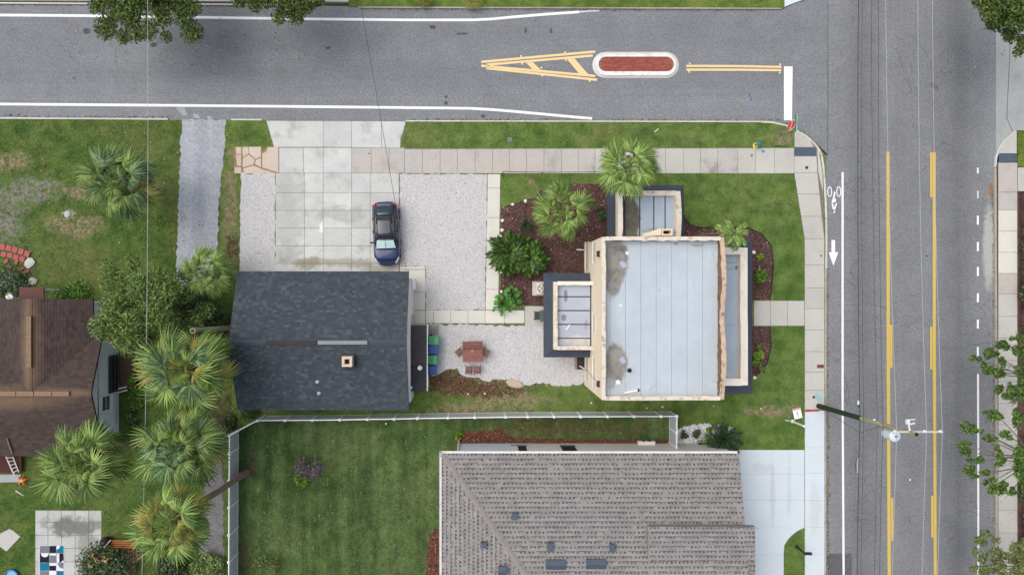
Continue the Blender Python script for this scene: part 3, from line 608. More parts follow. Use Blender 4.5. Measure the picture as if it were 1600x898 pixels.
M_roofA = membrane('pale_roof_membrane', S(179, 189, 197), [sp(962, 408, 20, 36, 6.3, pond, .95), sp(958, 440, 12, 26, 6.3, pond, .9), sp(962, 568, 17, 30, 6.3, pond, .95), sp(955, 596, 8, 14, 6.3, S(134, 132, 132), .7), sp(968, 388, 12, 5, 6.3, S(90, 92, 98), .8), sp(1090, 383, 10, 2.2, 6.3, S(120, 124, 130), .7), sp(1056, 381, 4, 2.5, 6.3, S(120, 124, 130), .8), sp(1030, 452, 2, 5, 6.3, S(150, 158, 168), .7), sp(1076, 480, 1.5, 7, 6.3, S(150, 158, 168), .7), sp(1112, 600, 10, 8, 6.3, S(158, 164, 174), .6), sp(1010, 606, 22, 5, 6.3, S(160, 166, 176), .5), sp(1115, 395, 8, 10, 6.3, S(160, 168, 180), .5)])
M_roofB = membrane('grey_roof_membrane', S(170, 177, 190), [sp(905, 532, 24, 8, 3.1, S(168, 164, 158), .6), sp(884, 462, 3, 9, 3.1, S(92, 96, 106), .8), sp(881, 496, 4, 5, 3.1, S(92, 96, 106), .8), sp(916, 508, 3, 9, 3.1, S(130, 134, 142), .8)], .05, S(158, 164, 174))
M_roofC = membrane('north_wing_membrane', S(170, 185, 200), [sp(981, 342, 21, 36, 3.1, S(84, 80, 72), 1.0), sp(1022, 360, 24, 4, 3.1, S(128, 134, 144), .8)], .05, S(160, 170, 182))
M_roofD = membrane('porch_membrane', S(164, 179, 195), [sp(1152, 418, 4, 3, 3.0, S(80, 88, 98), .9), sp(1140, 590, 14, 8, 3.0, S(150, 160, 170), .7)], .05, S(160, 174, 188))
def wallbox(x0, y0, x1, y1, z0, z1, mat, parent, name='wall'):
    """upright wall slab between two ground-unit corners"""
    a, b = G(x0, y0), G(x1, y1); return MB().box(((a.x + b.x) / 2, (a.y + b.y) / 2, (z0 + z1) / 2), (abs(a.x - b.x), abs(a.y - b.y), z1 - z0)).build(name, mat, parent)
def shell(x0, y0, x1, y1, z0, z1, mat, parent, t=4.5):
    wallbox(x0, y0, x0 + t, y1, z0, z1, mat, parent); wallbox(x1 - t, y0, x1, y1, z0, z1, mat, parent)
    wallbox(x0 + t, y0, x1 - t, y0 + t, z0, z1, mat, parent); wallbox(x0 + t, y1 - t, x1 - t, y1, z0, z1, mat, parent)
    EXCL.append([tuple(G(x, y)[:2]) for x, y in ((x0, y0), (x1, y0), (x1, y1), (x0, y1))])
def parapet(a, b, inward, t, z0, zf, mat, cap, parent, wob=.0, n=18, seed=1):
    """wall on top of a flat roof from a to b (ground units); zf(s) = height along it"""
    r = random.Random(seed); A, B = G(*a), G(*b); d = (B - A); iv = Vector((inward[0], -inward[1], 0)) * t
    w1, w2 = MB(), MB(); L = []
    for i in range(n + 1):
        s = i / n; p = A + d * s; z = zf(s); wv = Vector((r.uniform(-wob, wob) * abs(inward[0]), r.uniform(-wob, wob) * abs(inward[1]), 0)); q = p + iv + wv
        zz = z + r.uniform(-wob, wob) * .6
        L.append((Vector((p.x, p.y, z0)), Vector((p.x, p.y, z - .05)), Vector((q.x, q.y, z - .05)), Vector((q.x, q.y, z0)),
                  Vector((p.x, p.y, z - .048)) - iv.normalized() * .025, Vector((p.x, p.y, z)) - iv.normalized() * .025, Vector((q.x, q.y, zz)) + iv.normalized() * .02, Vector((q.x, q.y, z - .048)) + iv.normalized() * .02))
    for k, mbx in ((0, w1), (4, w2)):
        for i in range(n):
            g, h = L[i], L[i + 1]; mbx.add([g[k], g[k + 1], g[k + 2], g[k + 3], h[k], h[k + 1], h[k + 2], h[k + 3]], [(0, 1, 5, 4), (1, 2, 6, 5), (2, 3, 7, 6), (3, 0, 4, 7)] + ([(0, 3, 2, 1)] if i == 0 else []) + ([(4, 5, 6, 7)] if i == n - 1 else []))
    p = w1.build('parapet', mat, parent); w2.build('coping', cap, p); return p
M_creamf = simple('cream_frame', S(222, 214, 200), .7, .3); M_paleg = simple('pale_blind', S(176, 172, 164), .4, .5)
def window(face, c, wd, z0, z1, parent, out=.05, bars=1, fm=None, gm=None):
    fm = fm or M_frame; gm = gm or M_glass
    """window on a wall face 'W','E','N','S' with its centre c (ground units along the wall) at plane coordinate face[1]"""
    f, pl = face; cz = (z0 + z1) / 2; hh = z1 - z0
    if f in 'WE':
        x = pl * K; y = -c * K; sg = -1 if f == 'W' else 1; D = lambda dx, dy, dz: (dx, dy, dz); ctr = lambda o, a, b: (x + sg * o, y + a, cz + b)
    else:
        x = c * K; y = -pl * K; sg = 1 if f == 'N' else -1; D = lambda dx, dy, dz: (dy, dx, dz); ctr = lambda o, a, b: (x + a, y + sg * o, cz + b)
    m = MB(); t = .07
    for a in (-1, 1): m.box(ctr(.0, a * (wd / 2 - t / 2), 0), D(2 * out, t, hh)); m.box(ctr(.0, 0, a * (hh / 2 - t / 2)), D(2 * out - .006, wd - 2 * t, t))
    fr = m.build('window', fm, parent)
    MB().box(ctr(.0, 0, 0), D(.05, wd - 2 * t, hh - 2 * t)).build('pane', gm, fr)
    for i in range(bars): MB().box(ctr(.0, 0, (i + 1) / (bars + 1) * hh - hh / 2), D(.07, wd - 2 * t, .035)).build('glazing_bar', fm, fr)
    MB().box(ctr(out + .035, 0, -hh / 2 - .03), D(.16 if out > .03 else .06, wd + .1, .055)).build('sill', fm, fr)

# ------------------------------------------------------------ cream flat-roofed house
X0, X1, Y0, Y1 = 167.5, 331.5, -74.3, 143.5
house = thing('flat_roofed_house', G(250, 35), 'cream two-storey stucco house with pale flat roof and raised parapets on the corner lot', 'house')
shell(X0, Y0, X1, Y1, .0, 6.2, M_cream, house)
ZR = 6.28
bed = MB().box((*G((X0 + X1) / 2, (Y0 + Y1) / 2)[:2], 6.21), ((X1 - X0) * K - .4, (Y1 - Y0) * K - .4, .1)).build('roof', M_seam, house)
xs = [172.6 + 21.0 * i for i in range(8)]; xs[-1] = 327.0; xs = [172.6, 180.5] + [180.5 + 20.9 * i for i in range(1, 8)]
for i, (a, b) in enumerate(zip(xs, xs[1:])):
    a2, b2 = G(a, -70.0), G(b, 139.5); MB().prism([(a2.x + .009, a2.y), (b2.x - .009, a2.y), (b2.x - .009, b2.y), (a2.x + .009, b2.y)], 6.24, ZR + .004 * (i % 2), .003).build('roof_sheet', M_roofA, bed)
hp = lambda s, b=.16: 6.86 + b * math.sin(math.pi * s) * 0 + (.10 if s < .06 or s > .94 else 0)
parapet((X0, Y0), (X0, Y1), (1, 0), .19, 6.2, lambda s: 6.80 + .13 * abs(math.sin(2 * math.pi * s)) ** 1.5, M_cream, M_coping, house, .02, 26, 1)
parapet((X1, Y0), (X1, Y1), (-1, 0), .22, 6.2, lambda s: 6.66 + .38 * abs(math.sin(2 * math.pi * s)) ** 1.2, M_brown, M_pinkc, house, .045, 40, 2)
parapet((X0 + 4.6, Y0), (X1 - 5.2, Y0), (0, 1), .20, 6.2, lambda s: 6.82 + .05 * math.sin(9 * s), M_brown, M_coping, house, .03, 24, 3)
parapet((X0 + 4.6, Y1), (X1 - 5.2, Y1), (0, -1), .20, 6.2, lambda s: 6.80 + .07 * math.sin(2 * math.pi * s), M_cream, M_coping, house, .03, 24, 4)
for c, wd, z0, z1 in ((-57, 1.3, 3.9, 4.8), (-55, 1.9, .9, 2.1), (114, 1.9, 3.9, 4.6), (116, 1.5, .9, 1.9)): window(('W', X0), c, wd, z0, z1, house, .02, 1, M_creamf, M_paleg)
for c in (205, 250, 295): window(('S', Y1), c, 1.4, .9, 2.3, house); window(('S', Y1), c, 1.4, 3.7, 5.2, house)
for c in (190, 310): window(('N', Y0), c, 1.2, 3.8, 5.2, house)
for c in (-45, 40, 110): window(('E', X1), c, 1.5, 4.0, 5.3, house)
# scuppers, rainwater pipe
for y in (-52.5, 124): 
    c = G(X0, y); m = MB(); m.box((c.x - .09, c.y, 6.05), (.2, .34, .05)); m.box((c.x - .09, c.y - .16, 6.16), (.2, .04, .18)); m.box((c.x - .09, c.y + .16, 6.16), (.2, .04, .18)); m.build('scupper', M_dark, house)
c = G(X0, 118); MB().tube([(c.x - .10, c.y - .3, 5.9), (c.x - .10, c.y - .22, 4.2), (c.x - .10, c.y + .02, 1.0), (c.x - .30, c.y + .18, .5), (c.x - .5, c.y + .16, .25)], .045, 8).build('downpipe', M_copw, house)
c = G(X0, -66); MB().tube([(c.x - .06, c.y, 1.2), (c.x - .06, c.y, .4), (c.x - .55, c.y + .03, .25)], .04, 8).build('downpipe', M_frame, house)
# single-storey wings with flat roof, parapet and charcoal pent roof around
def wing(x0, y0, x1, y1, roofz, strips, along, mat, sides, sk, par_t, capm, parent, name):
    shell(x0, y0, x1, y1, 0, roofz - .12, M_cream, parent)
    c = G((x0 + x1) / 2, (y0 + y1) / 2); bd = MB().box((c.x, c.y, roofz - .07), ((x1 - x0) * K - .06, (y1 - y0) * K - .06, .1)).build('roof', M_seamd, parent)
    for i, (a, b) in enumerate(zip(strips, strips[1:])):
        if along == 'Y': p, q = G(a, y0 + 2), G(b, y1 - 2); g = (.075, 0)
        else: p, q = G(x0 + 2, a), G(x1 - 2, b); g = (0, -.075)
        MB().prism([(p.x + g[0] / 2, p.y + g[1] / 2), (q.x - g[0] / 2, p.y + g[1] / 2), (q.x - g[0] / 2, q.y - g[1] / 2), (p.x + g[0] / 2, q.y - g[1] / 2)], roofz - .03, roofz + .004 * (i % 2), .003).build('roof_sheet', mat, bd)
    for k, s in enumerate(sides):
        tt = par_t / K; a, b, iv = {'W': ((x0, y0), (x0, y1), (1, 0)), 'E': ((x1, y0), (x1, y1), (-1, 0)), 'N': ((x0 + (tt if 'W' in sides else 0), y0), (x1 - (tt if 'E' in sides else 0), y0), (0, 1)), 'S': ((x0 + (tt if 'W' in sides else 0), y1), (x1 - (tt if 'E' in sides else 0), y1), (0, -1))}[s]
        parapet(a, b, iv, par_t, roofz - .12, name(s), M_cream, capm[s], parent, .02, 16, 11 + k)
    # pent roof
    X = {'W': x0 - sk, 'E': x1 + sk}; Y = {'N': y0 - sk, 'S': y1 + sk}
    ox0 = x0 - sk if 'W' in sides else x0; ox1 = x1 + sk if 'E' in sides else x1; oy0 = y0 - sk if 'N' in sides else y0; oy1 = y1 + sk if 'S' in sides else y1
    zi, zo = 2.80, 2.56; q = {'W': [(ox0, oy0), (x0, y0), (x0, y1), (ox0, oy1)], 'E': [(x1, y0), (ox1, oy0), (ox1, oy1), (x1, y1)], 'N': [(ox0, oy0), (ox1, oy0), (x1, y0), (x0, y0)], 'S': [(x0, y1), (x1, y1), (ox1, oy1), (ox0, oy1)]}
    for s in sides:
        pts = []
        for x, y in q[s]: pts.append(G(x, y, zi if (x in (x0, x1) and y in (y0, y1)) else zo))
        deck(pts, .14, 'pent_roof', M_skirt, parent)
flat = lambda base, amp: (lambda s: (lambda t: base + amp * math.sin(math.pi * t)))
westw = wing(112, -15.7, X0, 82.4, 3.1, [-14, 6, 26.2, 46.4, 66.6, 81], 'X', M_roofB, 'WNS', 13.2, .20, {'W': M_coping, 'N': M_copw, 'S': M_coping}, house, lambda s: (lambda t: 3.5 + .03 * math.sin(7 * t)))
northw = wing(204, -147, 294.5, Y0, 3.1, [206, 216, 238, 258.5, 275, 293], 'Y', M_roofC, 'WEN', 11.5, .27, {'W': M_copw, 'E': M_coping, 'N': M_coping}, house, (lambda s: (lambda t: 3.42 + (.30 * math.sin(math.pi * t) if s in 'WE' else .02 * math.sin(8 * t)))))
eastw = wing(X1, -65, 391.5, 134, 3.0, [X1 + 1, 390], 'Y', M_roofD, 'ENS', 15.5, .42, {'E': M_copw, 'N': M_copw, 'S': M_copw}, house, (lambda s: (lambda t: 3.48 + (.05 if t > .55 else 0))))
for y in (410, 420.5, 508): a, b = U(1133, y, 3.03), U(1159, y, 3.03); MB().box(((a.x + b.x) / 2, a.y, 3.012), (b.x - a.x - .1, .035 if y == 410 else .02, .014)).build('roof_seam', M_seam, house)
window(('W', X0), 44, 1.3, 3.75, 4.5, house, .025, 1, M_creamf, M_paleg)
for c in (35, 95): window(('E', 391.5), c - 60, 2.2, .9, 2.2, house)
window(('N', -147), 250, 1.6, .9, 2.2, house); window(('W', 112), 10, 1.2, .9, 2.2, house); window(('W', 112), 60, 1.0, 1.0, 2.2, house)
# chimney and stucco fin on the north wing
p0, p1 = U(1034, 357.5, 3.9), U(1051, 368, 3.9)
ch = MB(); cx, cy = (p0.x + p1.x) / 2, (p0.y + p1.y) / 2; wx, wy = abs(p1.x - p0.x), abs(p1.y - p0.y)
for dx, dy, sx_, sy_ in ((-wx / 2 + .05, 0, .10, wy), (wx / 2 - .05, 0, .10, wy), (0, wy / 2 - .05, wx - .2, .10), (0, -wy / 2 + .05, wx - .2, .10)): ch.box((cx + dx, cy + dy, 3.47), (sx_, sy_, .86))
chim = ch.build('chimney', M_cream, house); MB().box((cx, cy, 3.2), (wx - .2, wy - .2, .2)).build('flue', M_black, chim)
f = [U(1004, 366, 3.2), U(1033, 356, 3.9), U(1033.4, 367.5, 3.9), U(1004, 369.5, 3.2)]
deck(f, .0, 'fin', M_cream, house) if False else MB().add([*f, *[Vector((q.x, q.y, 3.08)) for q in f]], [(0, 3, 2, 1)[::-1], (0, 1, 5, 4), (1, 2, 6, 5), (2, 3, 7, 6), (3, 0, 4, 7)]).build('stucco_fin', M_cream, house)
# roof odds and ends
def vent_pipe(px, py, z, r, label, h=.25, mat=None):
    c = U(px, py, z); t = thing('vent_pipe', c, label, 'vent pipe'); m = mat or M_black
    MB().lathe(c, [(r, 0), (r, h), (r * .72, h), (r * .72, h - .12)], 14).build('pipe', m, t); MB().lathe(c, [(r * 2.0, 0), (r * 1.9, .012), (r * 1.02, .06)], 14).build('flashing', m, t); return t
vent_pipe(983.5, 578.4, ZR + .004, .07, 'black vent pipe standing on the pale flat roof beside the lower pond stain')
def scrap(name, pts, z, hgt, label, cat, mat=None):
    w_ = P(pts, z); c = sum(w_, Vector()) / len(w_); m = MB().prism(w_, z, z + hgt, .01); o = m.build(name, mat or M_frame); return tag(o, label, cat)
scrap('roof_scrap', [(962, 595), (965.5, 592.5), (969.5, 595), (969, 600), (962.5, 600)], ZR + .006, .04, 'white five-sided scrap lying by the lower pond stain on the flat roof', 'scrap')
a, b = U(975.5, 613.6, 6.34), U(996, 609.6, 6.34); pt = tag(MB().tube([a, a + (b - a) * .5, b], .075, 10).build('white_pipe', M_frame), 'white pipe lying near the south parapet of the flat roof', 'pipe'); MB().tube([b, b + (b - a).normalized() * .1], .085, 10).build('pipe_end', M_black, pt)
scrap('roof_scrap', [(966, 476), (970, 474), (973, 478), (969, 479)], ZR + .006, .02, 'small pale scrap near the middle of the left side of the flat roof', 'scrap', M_copw)
scrap('roof_scrap', [(977, 393), (983, 393.5), (982.5, 398), (977.5, 397.5)], ZR + .006, .03, 'small white square scrap at the top edge of the upper pond stain', 'scrap')
scrap('roof_scrap', [(968, 409), (974, 408), (981, 415), (975, 419), (970, 416)], ZR + .006, .015, 'pale dried flake inside the upper pond stain of the flat roof', 'scrap', M_roofB)
scrap('roof_scrap', [(968, 560), (974, 556), (979, 564), (975, 569), (968, 565)], ZR + .006, .015, 'pale dried flake inside the lower pond stain of the flat roof', 'scrap', M_roofB)
a, b = U(885, 515.5, 3.13), U(890.5, 507, 3.13); tag(MB().tube([a, b], .05, 8).build('white_stick', M_frame), 'short white stick lying on the grey west wing roof', 'stick')
scrap('roof_scrap', [(1052, 305), (1055.5, 305), (1056, 311), (1053, 311.5)], 3.12, .04, 'little white scrap in the corner of the north wing roof', 'scrap')

# ------------------------------------------------------------ charcoal-roofed garage
M_sh1 = tint('charcoal_shingles', [S(59, 65, 72), S(63, 70, 77), S(65, 72, 79), S(67, 74, 81), S(70, 77, 84), S(82, 90, 97)], nscale=.5, var=.07)
M_sh1d = simple('charcoal_roof_deck', S(56, 64, 75), .9, .2)
M_wwall = stain_wall('white_render', S(226, 228, 230), S(200, 202, 200), .4)
gar = thing('garage', G(-226, 70), 'white outbuilding under a charcoal shingle gable roof behind the parked car', 'outbuilding')
GX0, GX1, GY0, GYR, GY1, ZE, ZG = -351, -99.5, -31, 70.4, 171.8, 2.9, 4.5
N = [G(GX0, GY0, ZE), G(GX1, GY0, ZE), G(GX1, GYR, ZG), G(GX0, GYR, ZG)]; Sx = [G(GX0, GY1, ZE), G(GX1, GY1, ZE), G(GX1, GYR, ZG), G(GX0, GYR, ZG)]
for i, pl in enumerate((N, Sx)):
    d = deck(pl, .14, 'roof', M_sh1d, gar); shingles(pl, (0, 1), .165, .23, .020, [M_sh1], d, seed=3 + i, jit=.5)
caps(G(GX0 + 1, GYR, ZG), G(GX1 - 1, GYR, ZG), .34, .42, tint('ridge_cap_shingles', [S(70, 79, 88)], nscale=1.1, var=.3), gar, .03)
shell(GX0 + 12, GY0 + 10, -98.2, GY1 - 10, 0, 2.7, M_wwall, gar)
for xx in (GX0 + 14, -103): 
    p = [G(xx, GY0 + 10, 2.7), G(xx, GY1 - 10, 2.7), G(xx, GYR, 4.32)]; q = [v + Vector((.12, 0, 0)) for v in p]; MB().add(p + q, [(0, 1, 2), (5, 4, 3), (0, 3, 4, 1), (1, 4, 5, 2), (2, 5, 3, 0)]).build('gable', M_wwall, gar)
def rvent(x0, x1, mat, nm='ridge_vent'):
    a, b = U(x0, 532, 4.6), U(x1, 531.4, 4.6); m = MB(); c = (a + b) / 2; m.box((c.x, G(0, GYR).y, 4.585), (b.x - a.x, .24, .09)); m.box((c.x, G(0, GYR).y, 4.645), (b.x - a.x, .09, .03)); return m.build(nm, mat, gar)
rvent(416, 495.5, simple('rusty_vent_metal', S(34, 30, 33), .6, .4, var=.5, scale=5)); rvent(496.5, 574, simple('bare_vent_metal', S(122, 127, 132), .5, .5, .2))
c = U(542.5, 564.5, 4.75); ch = MB(); 
for dx, dy, a, b in ((-.24, 0, .16, .64), (.24, 0, .16, .64), (0, .24, .32, .16), (0, -.24, .32, .16)): ch.box((c.x + dx, c.y + dy, 4.4), (a, b, .9))
M_tanst = simple('tan_masonry', S(206, 184, 164), .9, .2, var=.2, scale=5); cc = ch.build('chimney', M_tanst, gar); MB().box((c.x, c.y, 4.3), (.3, .3, .3)).build('flue', M_black, cc)
MB().box((c.x, c.y, 4.10), (.84, .84, .5)).build('flashing', M_sh1d, cc)
for i, (x, y) in enumerate(((496, 596), (498.5, 614))):
    vent_pipe(x, y, ZG - (y - 531) * K * .92 * .355 + .05, .055, ('upper' if i == 0 else 'lower') + ' of two small white vent pipes on the charcoal roof', .3, M_frame)
c = G(-98.0, 51); MB().box((c.x + .0, c.y, 1.15), (.08, 1.6, 2.0)).build('door', simple('tan_door', S(196, 176, 156), .7, .3), gar)
c = G(-97.2, -13); mt = MB(); mt.box((c.x + .10, c.y, 1.5), (.25, .7, .8)); mt.build('meter_box', M_frame, gar)
window(('S', GY1 - 10), -200, 1.2, 1.0, 2.1, gar); window(('N', GY0 + 10), -300, 1.2, 1.0, 2.1, gar)
# lean-to
lt = thing('lean_to_shed', G(-88, 97), 'narrow dark lean-to with ribbed metal roof against the white outbuilding', 'shed')
M_ltm = simple('dark_ribbed_metal', S(58, 57, 62), .55, .45, .2, var=.18, scale=3); LX0, LX1, LY0, LYm, LY1 = -97.8, -74.4, 48, 108, 146.5
a, b = G(LX0, LY0), G(LX1, LY1)
deck([G(LX0, LY0, 2.34), G(LX1, LY0, 2.16), G(LX1, LYm, 2.16), G(LX0, LYm, 2.34)], .04, 'roof', M_ltm, lt)
for i in range(9):
    y = LY0 + 3 + i * 6.9; p, q = G(LX0 + .6, y, 2.345), G(LX1 - .3, y, 2.165); m = MB(); m.add([p + Vector((0, -.09, 0)), p + Vector((0, -.04, .07)), p + Vector((0, .04, .07)), p + Vector((0, .09, 0)), q + Vector((0, -.09, 0)), q + Vector((0, -.04, .07)), q + Vector((0, .04, .07)), q + Vector((0, .09, 0))], [(0, 4, 5, 1), (1, 5, 6, 2), (2, 6, 7, 3), (0, 1, 2, 3), (4, 7, 6, 5)]).build('roof_rib', M_ltm, lt)
deck([G(LX0, LYm + .3, 2.36), G(LX1, LYm + .3, 2.14), G(LX1, LY1, 2.14), G(LX0, LY1, 2.36)], .05, 'flat_roof', simple('black_roof_felt', S(48, 49, 54), .8, .3, var=.2, scale=3), lt)
wallbox(LX1 - 3, LY0 + 1, LX1 - .2, LY1 - 1, 0, 2.06, M_wwall, lt); wallbox(LX0 - 1, LY1 - 3.4, LX1 - 3, LY1 - 1, 0, 2.06, M_wwall, lt); wallbox(LX0, LY0 + 1, LX1 - 3, LY0 + 3.4, 0, 2.06, M_wwall, lt)
MB().box((G(LX1, 0).x + .02, (a.y + b.y) / 2, 2.09), (.05, abs(a.y - b.y), .14)).build('fascia', M_frame, lt)
EXCL.append([tuple(G(x, y)[:2]) for x, y in ((LX0, LY0), (LX1, LY0), (LX1, LY1), (LX0, LY1))])
c = U(656, 574.5, 2.26); MB().lathe(c, [(.17, -.05), (.16, .08), (.09, .15), (.09, .24), (.05, .26)], 16).build('roof_vent', M_frame, lt)
c = U(642.5, 605, 2.34); MB().lathe(c, [(.09, -.05), (.085, .1), (.05, .16)], 12).build('roof_vent', M_frame, lt)

# ------------------------------------------------------------ grey-shingled house at the bottom
M_sh2 = tint('grey_shingles', [S(130, 127, 125), S(139, 136, 134), S(146, 143, 141), S(134, 131, 129)], nscale=.45, var=.09)
M_sh2k = tint('dark_shingle_tabs', [S(78, 76, 78), S(92, 89, 91), S(110, 107, 108)], nscale=.45, var=.09)
M_hip = tint('mottled_hip_caps', [S(110, 106, 106), S(134, 129, 127), S(150, 145, 142)], nscale=3, var=.25)
M_deck2 = simple('grey_roof_deck', S(132, 127, 125), .9, .2)
M_wall3 = stain_wall('off_white_siding', S(216, 214, 208), S(198, 194, 184), .35)
bh = thing('grey_roofed_house', G(170, 460), 'off-white house under a grey mottled shingle hip roof at the bottom edge', 'house')
EX0, EX1, EY0, EYR, EY1, EZ = -50.8, 378.9, 231.9, 462, 692, 3.6; EZR = EZ + .22 * (EYR - EY0) * K; HX = EX0 + (EZR - EZ) / .296 / K
pl_n = [G(EX0, EY0, EZ), G(EX1, EY0, EZ), G(EX1, EYR, EZR), G(HX, EYR, EZR)]; pl_w = [G(EX0, EY1, EZ), G(EX0, EY0, EZ), G(HX, EYR, EZR)]; pl_s = [G(EX1, EY1, EZ), G(EX0, EY1, EZ), G(HX, EYR, EZR), G(EX1, EYR, EZR)]
for i, pl in enumerate((pl_n, pl_w)):
    d = deck(pl, .16, 'roof', M_deck2, bh); shingles(pl, (0, 1), .295, .5, .012, [M_sh2, M_sh2k], d, dark=.25, seed=20 + i, jit=.35)
deck(pl_s, .16, 'roof', M_deck2, bh)
caps(G(EX0 + 1, EY0 + 1, EZ + .03), G(HX, EYR, EZR + .03), .34, .30, M_hip, bh, .03, 'hip_cap'); caps(G(HX, EYR, EZR + .02), G(EX1, EYR, EZR + .02), .36, .28, M_sh2, bh, .03)
UZ = 5.0; ux0, ux1, uy0, uy1 = 239.7, 389, 326.5, 500
pl_u = [G(ux0, uy1, UZ + .02), G(ux1, uy1, UZ + .02), G(ux1, uy0, UZ), G(ux0, uy0, UZ)]
d = deck([pl_u[3], pl_u[2], pl_u[1], pl_u[0]], .30, 'upper_roof', M_deck2, bh); shingles([pl_u[3], pl_u[2], pl_u[1], pl_u[0]], (0, 1), .295, .5, .012, [M_sh2, M_sh2k], d, dark=.25, seed=31, jit=.35)
wallbox(-26.5, 234.6, 343, 239, 0, 3.45, M_wall3, bh); wallbox(-26.5, 239, -22, 680, 0, 3.45, M_wall3, bh); wallbox(374, 239, 378, 680, 0, 3.45, M_wall3, bh); wallbox(340, 236, 378, 240, 0, 3.45, M_wall3, bh)
p = [G(377.5, 238, 3.45), G(377.5, 686, 3.45), G(377.5, EYR, EZR - .2)]; q = [v - Vector((.16, 0, 0)) for v in p]; MB().add(p + q, [(0, 1, 2)[::-1], (3, 4, 5), (0, 3, 4, 1), (1, 4, 5, 2), (2, 5, 3, 0)]).build('gable', M_wall3, bh)
EXCL.append([tuple(G(x, y)[:2]) for x, y in ((-26, 234), (380, 234), (380, 690), (-26, 690))])
for px in (812, 890): window(('N', 234.6), (px - 745) * .955, .95, 1.15, 2.6, bh, .028, 2, M_dark, M_black)
c0, c1 = G(-20, 234.6), G(62, 234.6); mb = MB(); mb.box(((c0.x + c1.x) / 2, c0.y + .03, 1.55), (c1.x - c0.x, .06, 2.3)); mb.build('wall_panel', stain_wall('pale_panel', S(206, 212, 216), S(190, 196, 198), .3), bh)
c = G(262, 234.6); MB().box((c.x, c.y + .12, .5), (1.15, .24, .34)).build('utility_box', M_copw, bh)
for dx in (-.22, .18): MB().box((c.x + dx, c.y + .28, .62), (.10, .08, .22)).build('valve', M_dark, bh)
def gutter(a, b, n, nm='gutter'):
    A, B = Vector(a), Vector(b); dr = (B - A).normalized(); s = Vector((dr.y, -dr.x, 0)) * n
    for i in range(12):
        p = A + (B - A) * (i / 12) + dr * .01; q = A + (B - A) * ((i + 1) / 12) - dr * .01
        m = MB(); t = [(0, 0), (.0, -.11), (.13, -.11), (.14, .0), (.125, .0), (.115, -.09), (.015, -.09), (.015, 0)]
        vs = [p + s * x + Vector((0, 0, z)) for x, z in t] + [q + s * x + Vector((0, 0, z)) for x, z in t]
        m.add(vs, [(k, (k + 1) % 8, 8 + (k + 1) % 8, 8 + k) for k in range(8)]).build(nm, M_frame, bh)
gutter(G(EX0 - 3, EY0 - .2, EZ + .02), G(EX1 - 2, EY0 - .2, EZ + .02), -1); gutter(G(EX0 - .2, EY1, EZ + .02), G(EX0 - .2, EY0 - 3, EZ + .02), -1)
a = G(-28, 233); MB().tube([(a.x - .06, G(0, EY0 - 1).y, EZ - .1), (a.x, a.y, EZ - .5), (a.x, a.y + .04, .25), (a.x, a.y + .25, .18)], .05, 8).build('downpipe', M_frame, bh)
def roofz(uy): return EZ + .22 * (uy - EY0) * K
for x, y, w_, d_ in ((803.5, 806, 8, 10), (859.5, 853, 9, 11), (956.5, 855, 8, 11), (755.5, 851, 9, 8)):
    z = roofz((y - CY) * .9) if x > 800 or True else 0; z = 4.55 if x < 760 else z; c = U(x, y, z + .1); t = MB(); t.box((c.x, c.y, z + .08), (w_ * .04, d_ * .04, .28)); t.box((c.x, c.y + .02, z + .235), (w_ * .043, d_ * .043, .03)); t.build('roof_vent', M_vent, bh) if False else t.build('roof_vent', simple('slate_vent', S(74, 84, 98), .5, .4), bh)
for x, y, w_, d_ in ((868.5, 882, 31, 15), (931.5, 881, 31, 15), (785, 892, 13, 14)):
    z = roofz((y - CY) * .89) if x > 800 else 5.1; c = U(x, y, z + .1); m = MB(); wx, wy = w_ * .0395, d_ * .0395
    m.add([(c.x - wx / 2, c.y - wy / 2, z), (c.x + wx / 2, c.y - wy / 2, z), (c.x + wx / 2, c.y + wy / 2, z), (c.x - wx / 2, c.y + wy / 2, z - .1), (c.x - wx / 2, c.y - wy / 2, z + .1), (c.x + wx / 2, c.y - wy / 2, z + .1), (c.x + wx / 2, c.y, z + .20), (c.x - wx / 2, c.y, z + .20), (c.x + wx / 2, c.y + wy / 2, z + .07), (c.x - wx / 2, c.y + wy / 2, z + .07)], [(4, 5, 6, 7), (7, 6, 8, 9), (0, 1, 5, 4), (1, 2, 8, 6, 5), (2, 3, 9, 8), (3, 0, 4, 7, 9)])
    m.build('ridge_vent_hood', simple('slate_vent_hood', S(70, 80, 96), .5, .4), bh)

# ------------------------------------------------------------ brown-roofed house on the left
def fade(m, c):
    f1 = m.spot(G(-638.5, 75, 0).x, G(0, 75).y, .55, 3.2, 1.3, .35, 2.0); f2 = m.spot(G(-700, 150).x, G(0, 151).y, 4.5, .75, 1.3, .3, 2.0)
    f2b = m.spot(G(-600, 144).x, G(0, 144).y, 2.2, .30, 1.3, .3, 2.0)
    return m.mix(m.math('MULTIPLY', m.math('MAXIMUM', m.math('MAXIMUM', f1, f2), f2b), .55), c, S(138, 114, 90))
M_sh3 = tint('brown_shingles', [S(62, 53, 52), S(71, 61, 58), S(79, 68, 64), S(67, 57, 56)], nscale=.6, var=.16, extra=fade)
M_deck3 = simple('brown_roof_deck', S(66, 52, 50), .9, .2); M_bwall = stain_wall('blue_grey_siding', S(228, 236, 244), S(208, 218, 228), .4)
M_tanv = simple('tan_ridge_vent', S(136, 112, 94), .9, .2, var=.2, scale=4)
lh = thing('brown_roofed_house', G(-700, 150), 'pale blue house under a brown shingle gable roof at the left edge', 'house')
AX, AXR, AYR, AZ, ZEv = -551, -960, 144, 4.1, 2.87; SL = .37; YN = AYR - (AZ - ZEv) / SL / K; YS = AYR + (AZ - 2.5) / SL / K; WX = -638.5; WE = WX + (AZ - ZEv) / SL / K; WW = WX - (AZ - ZEv) / SL / K; WN = 9
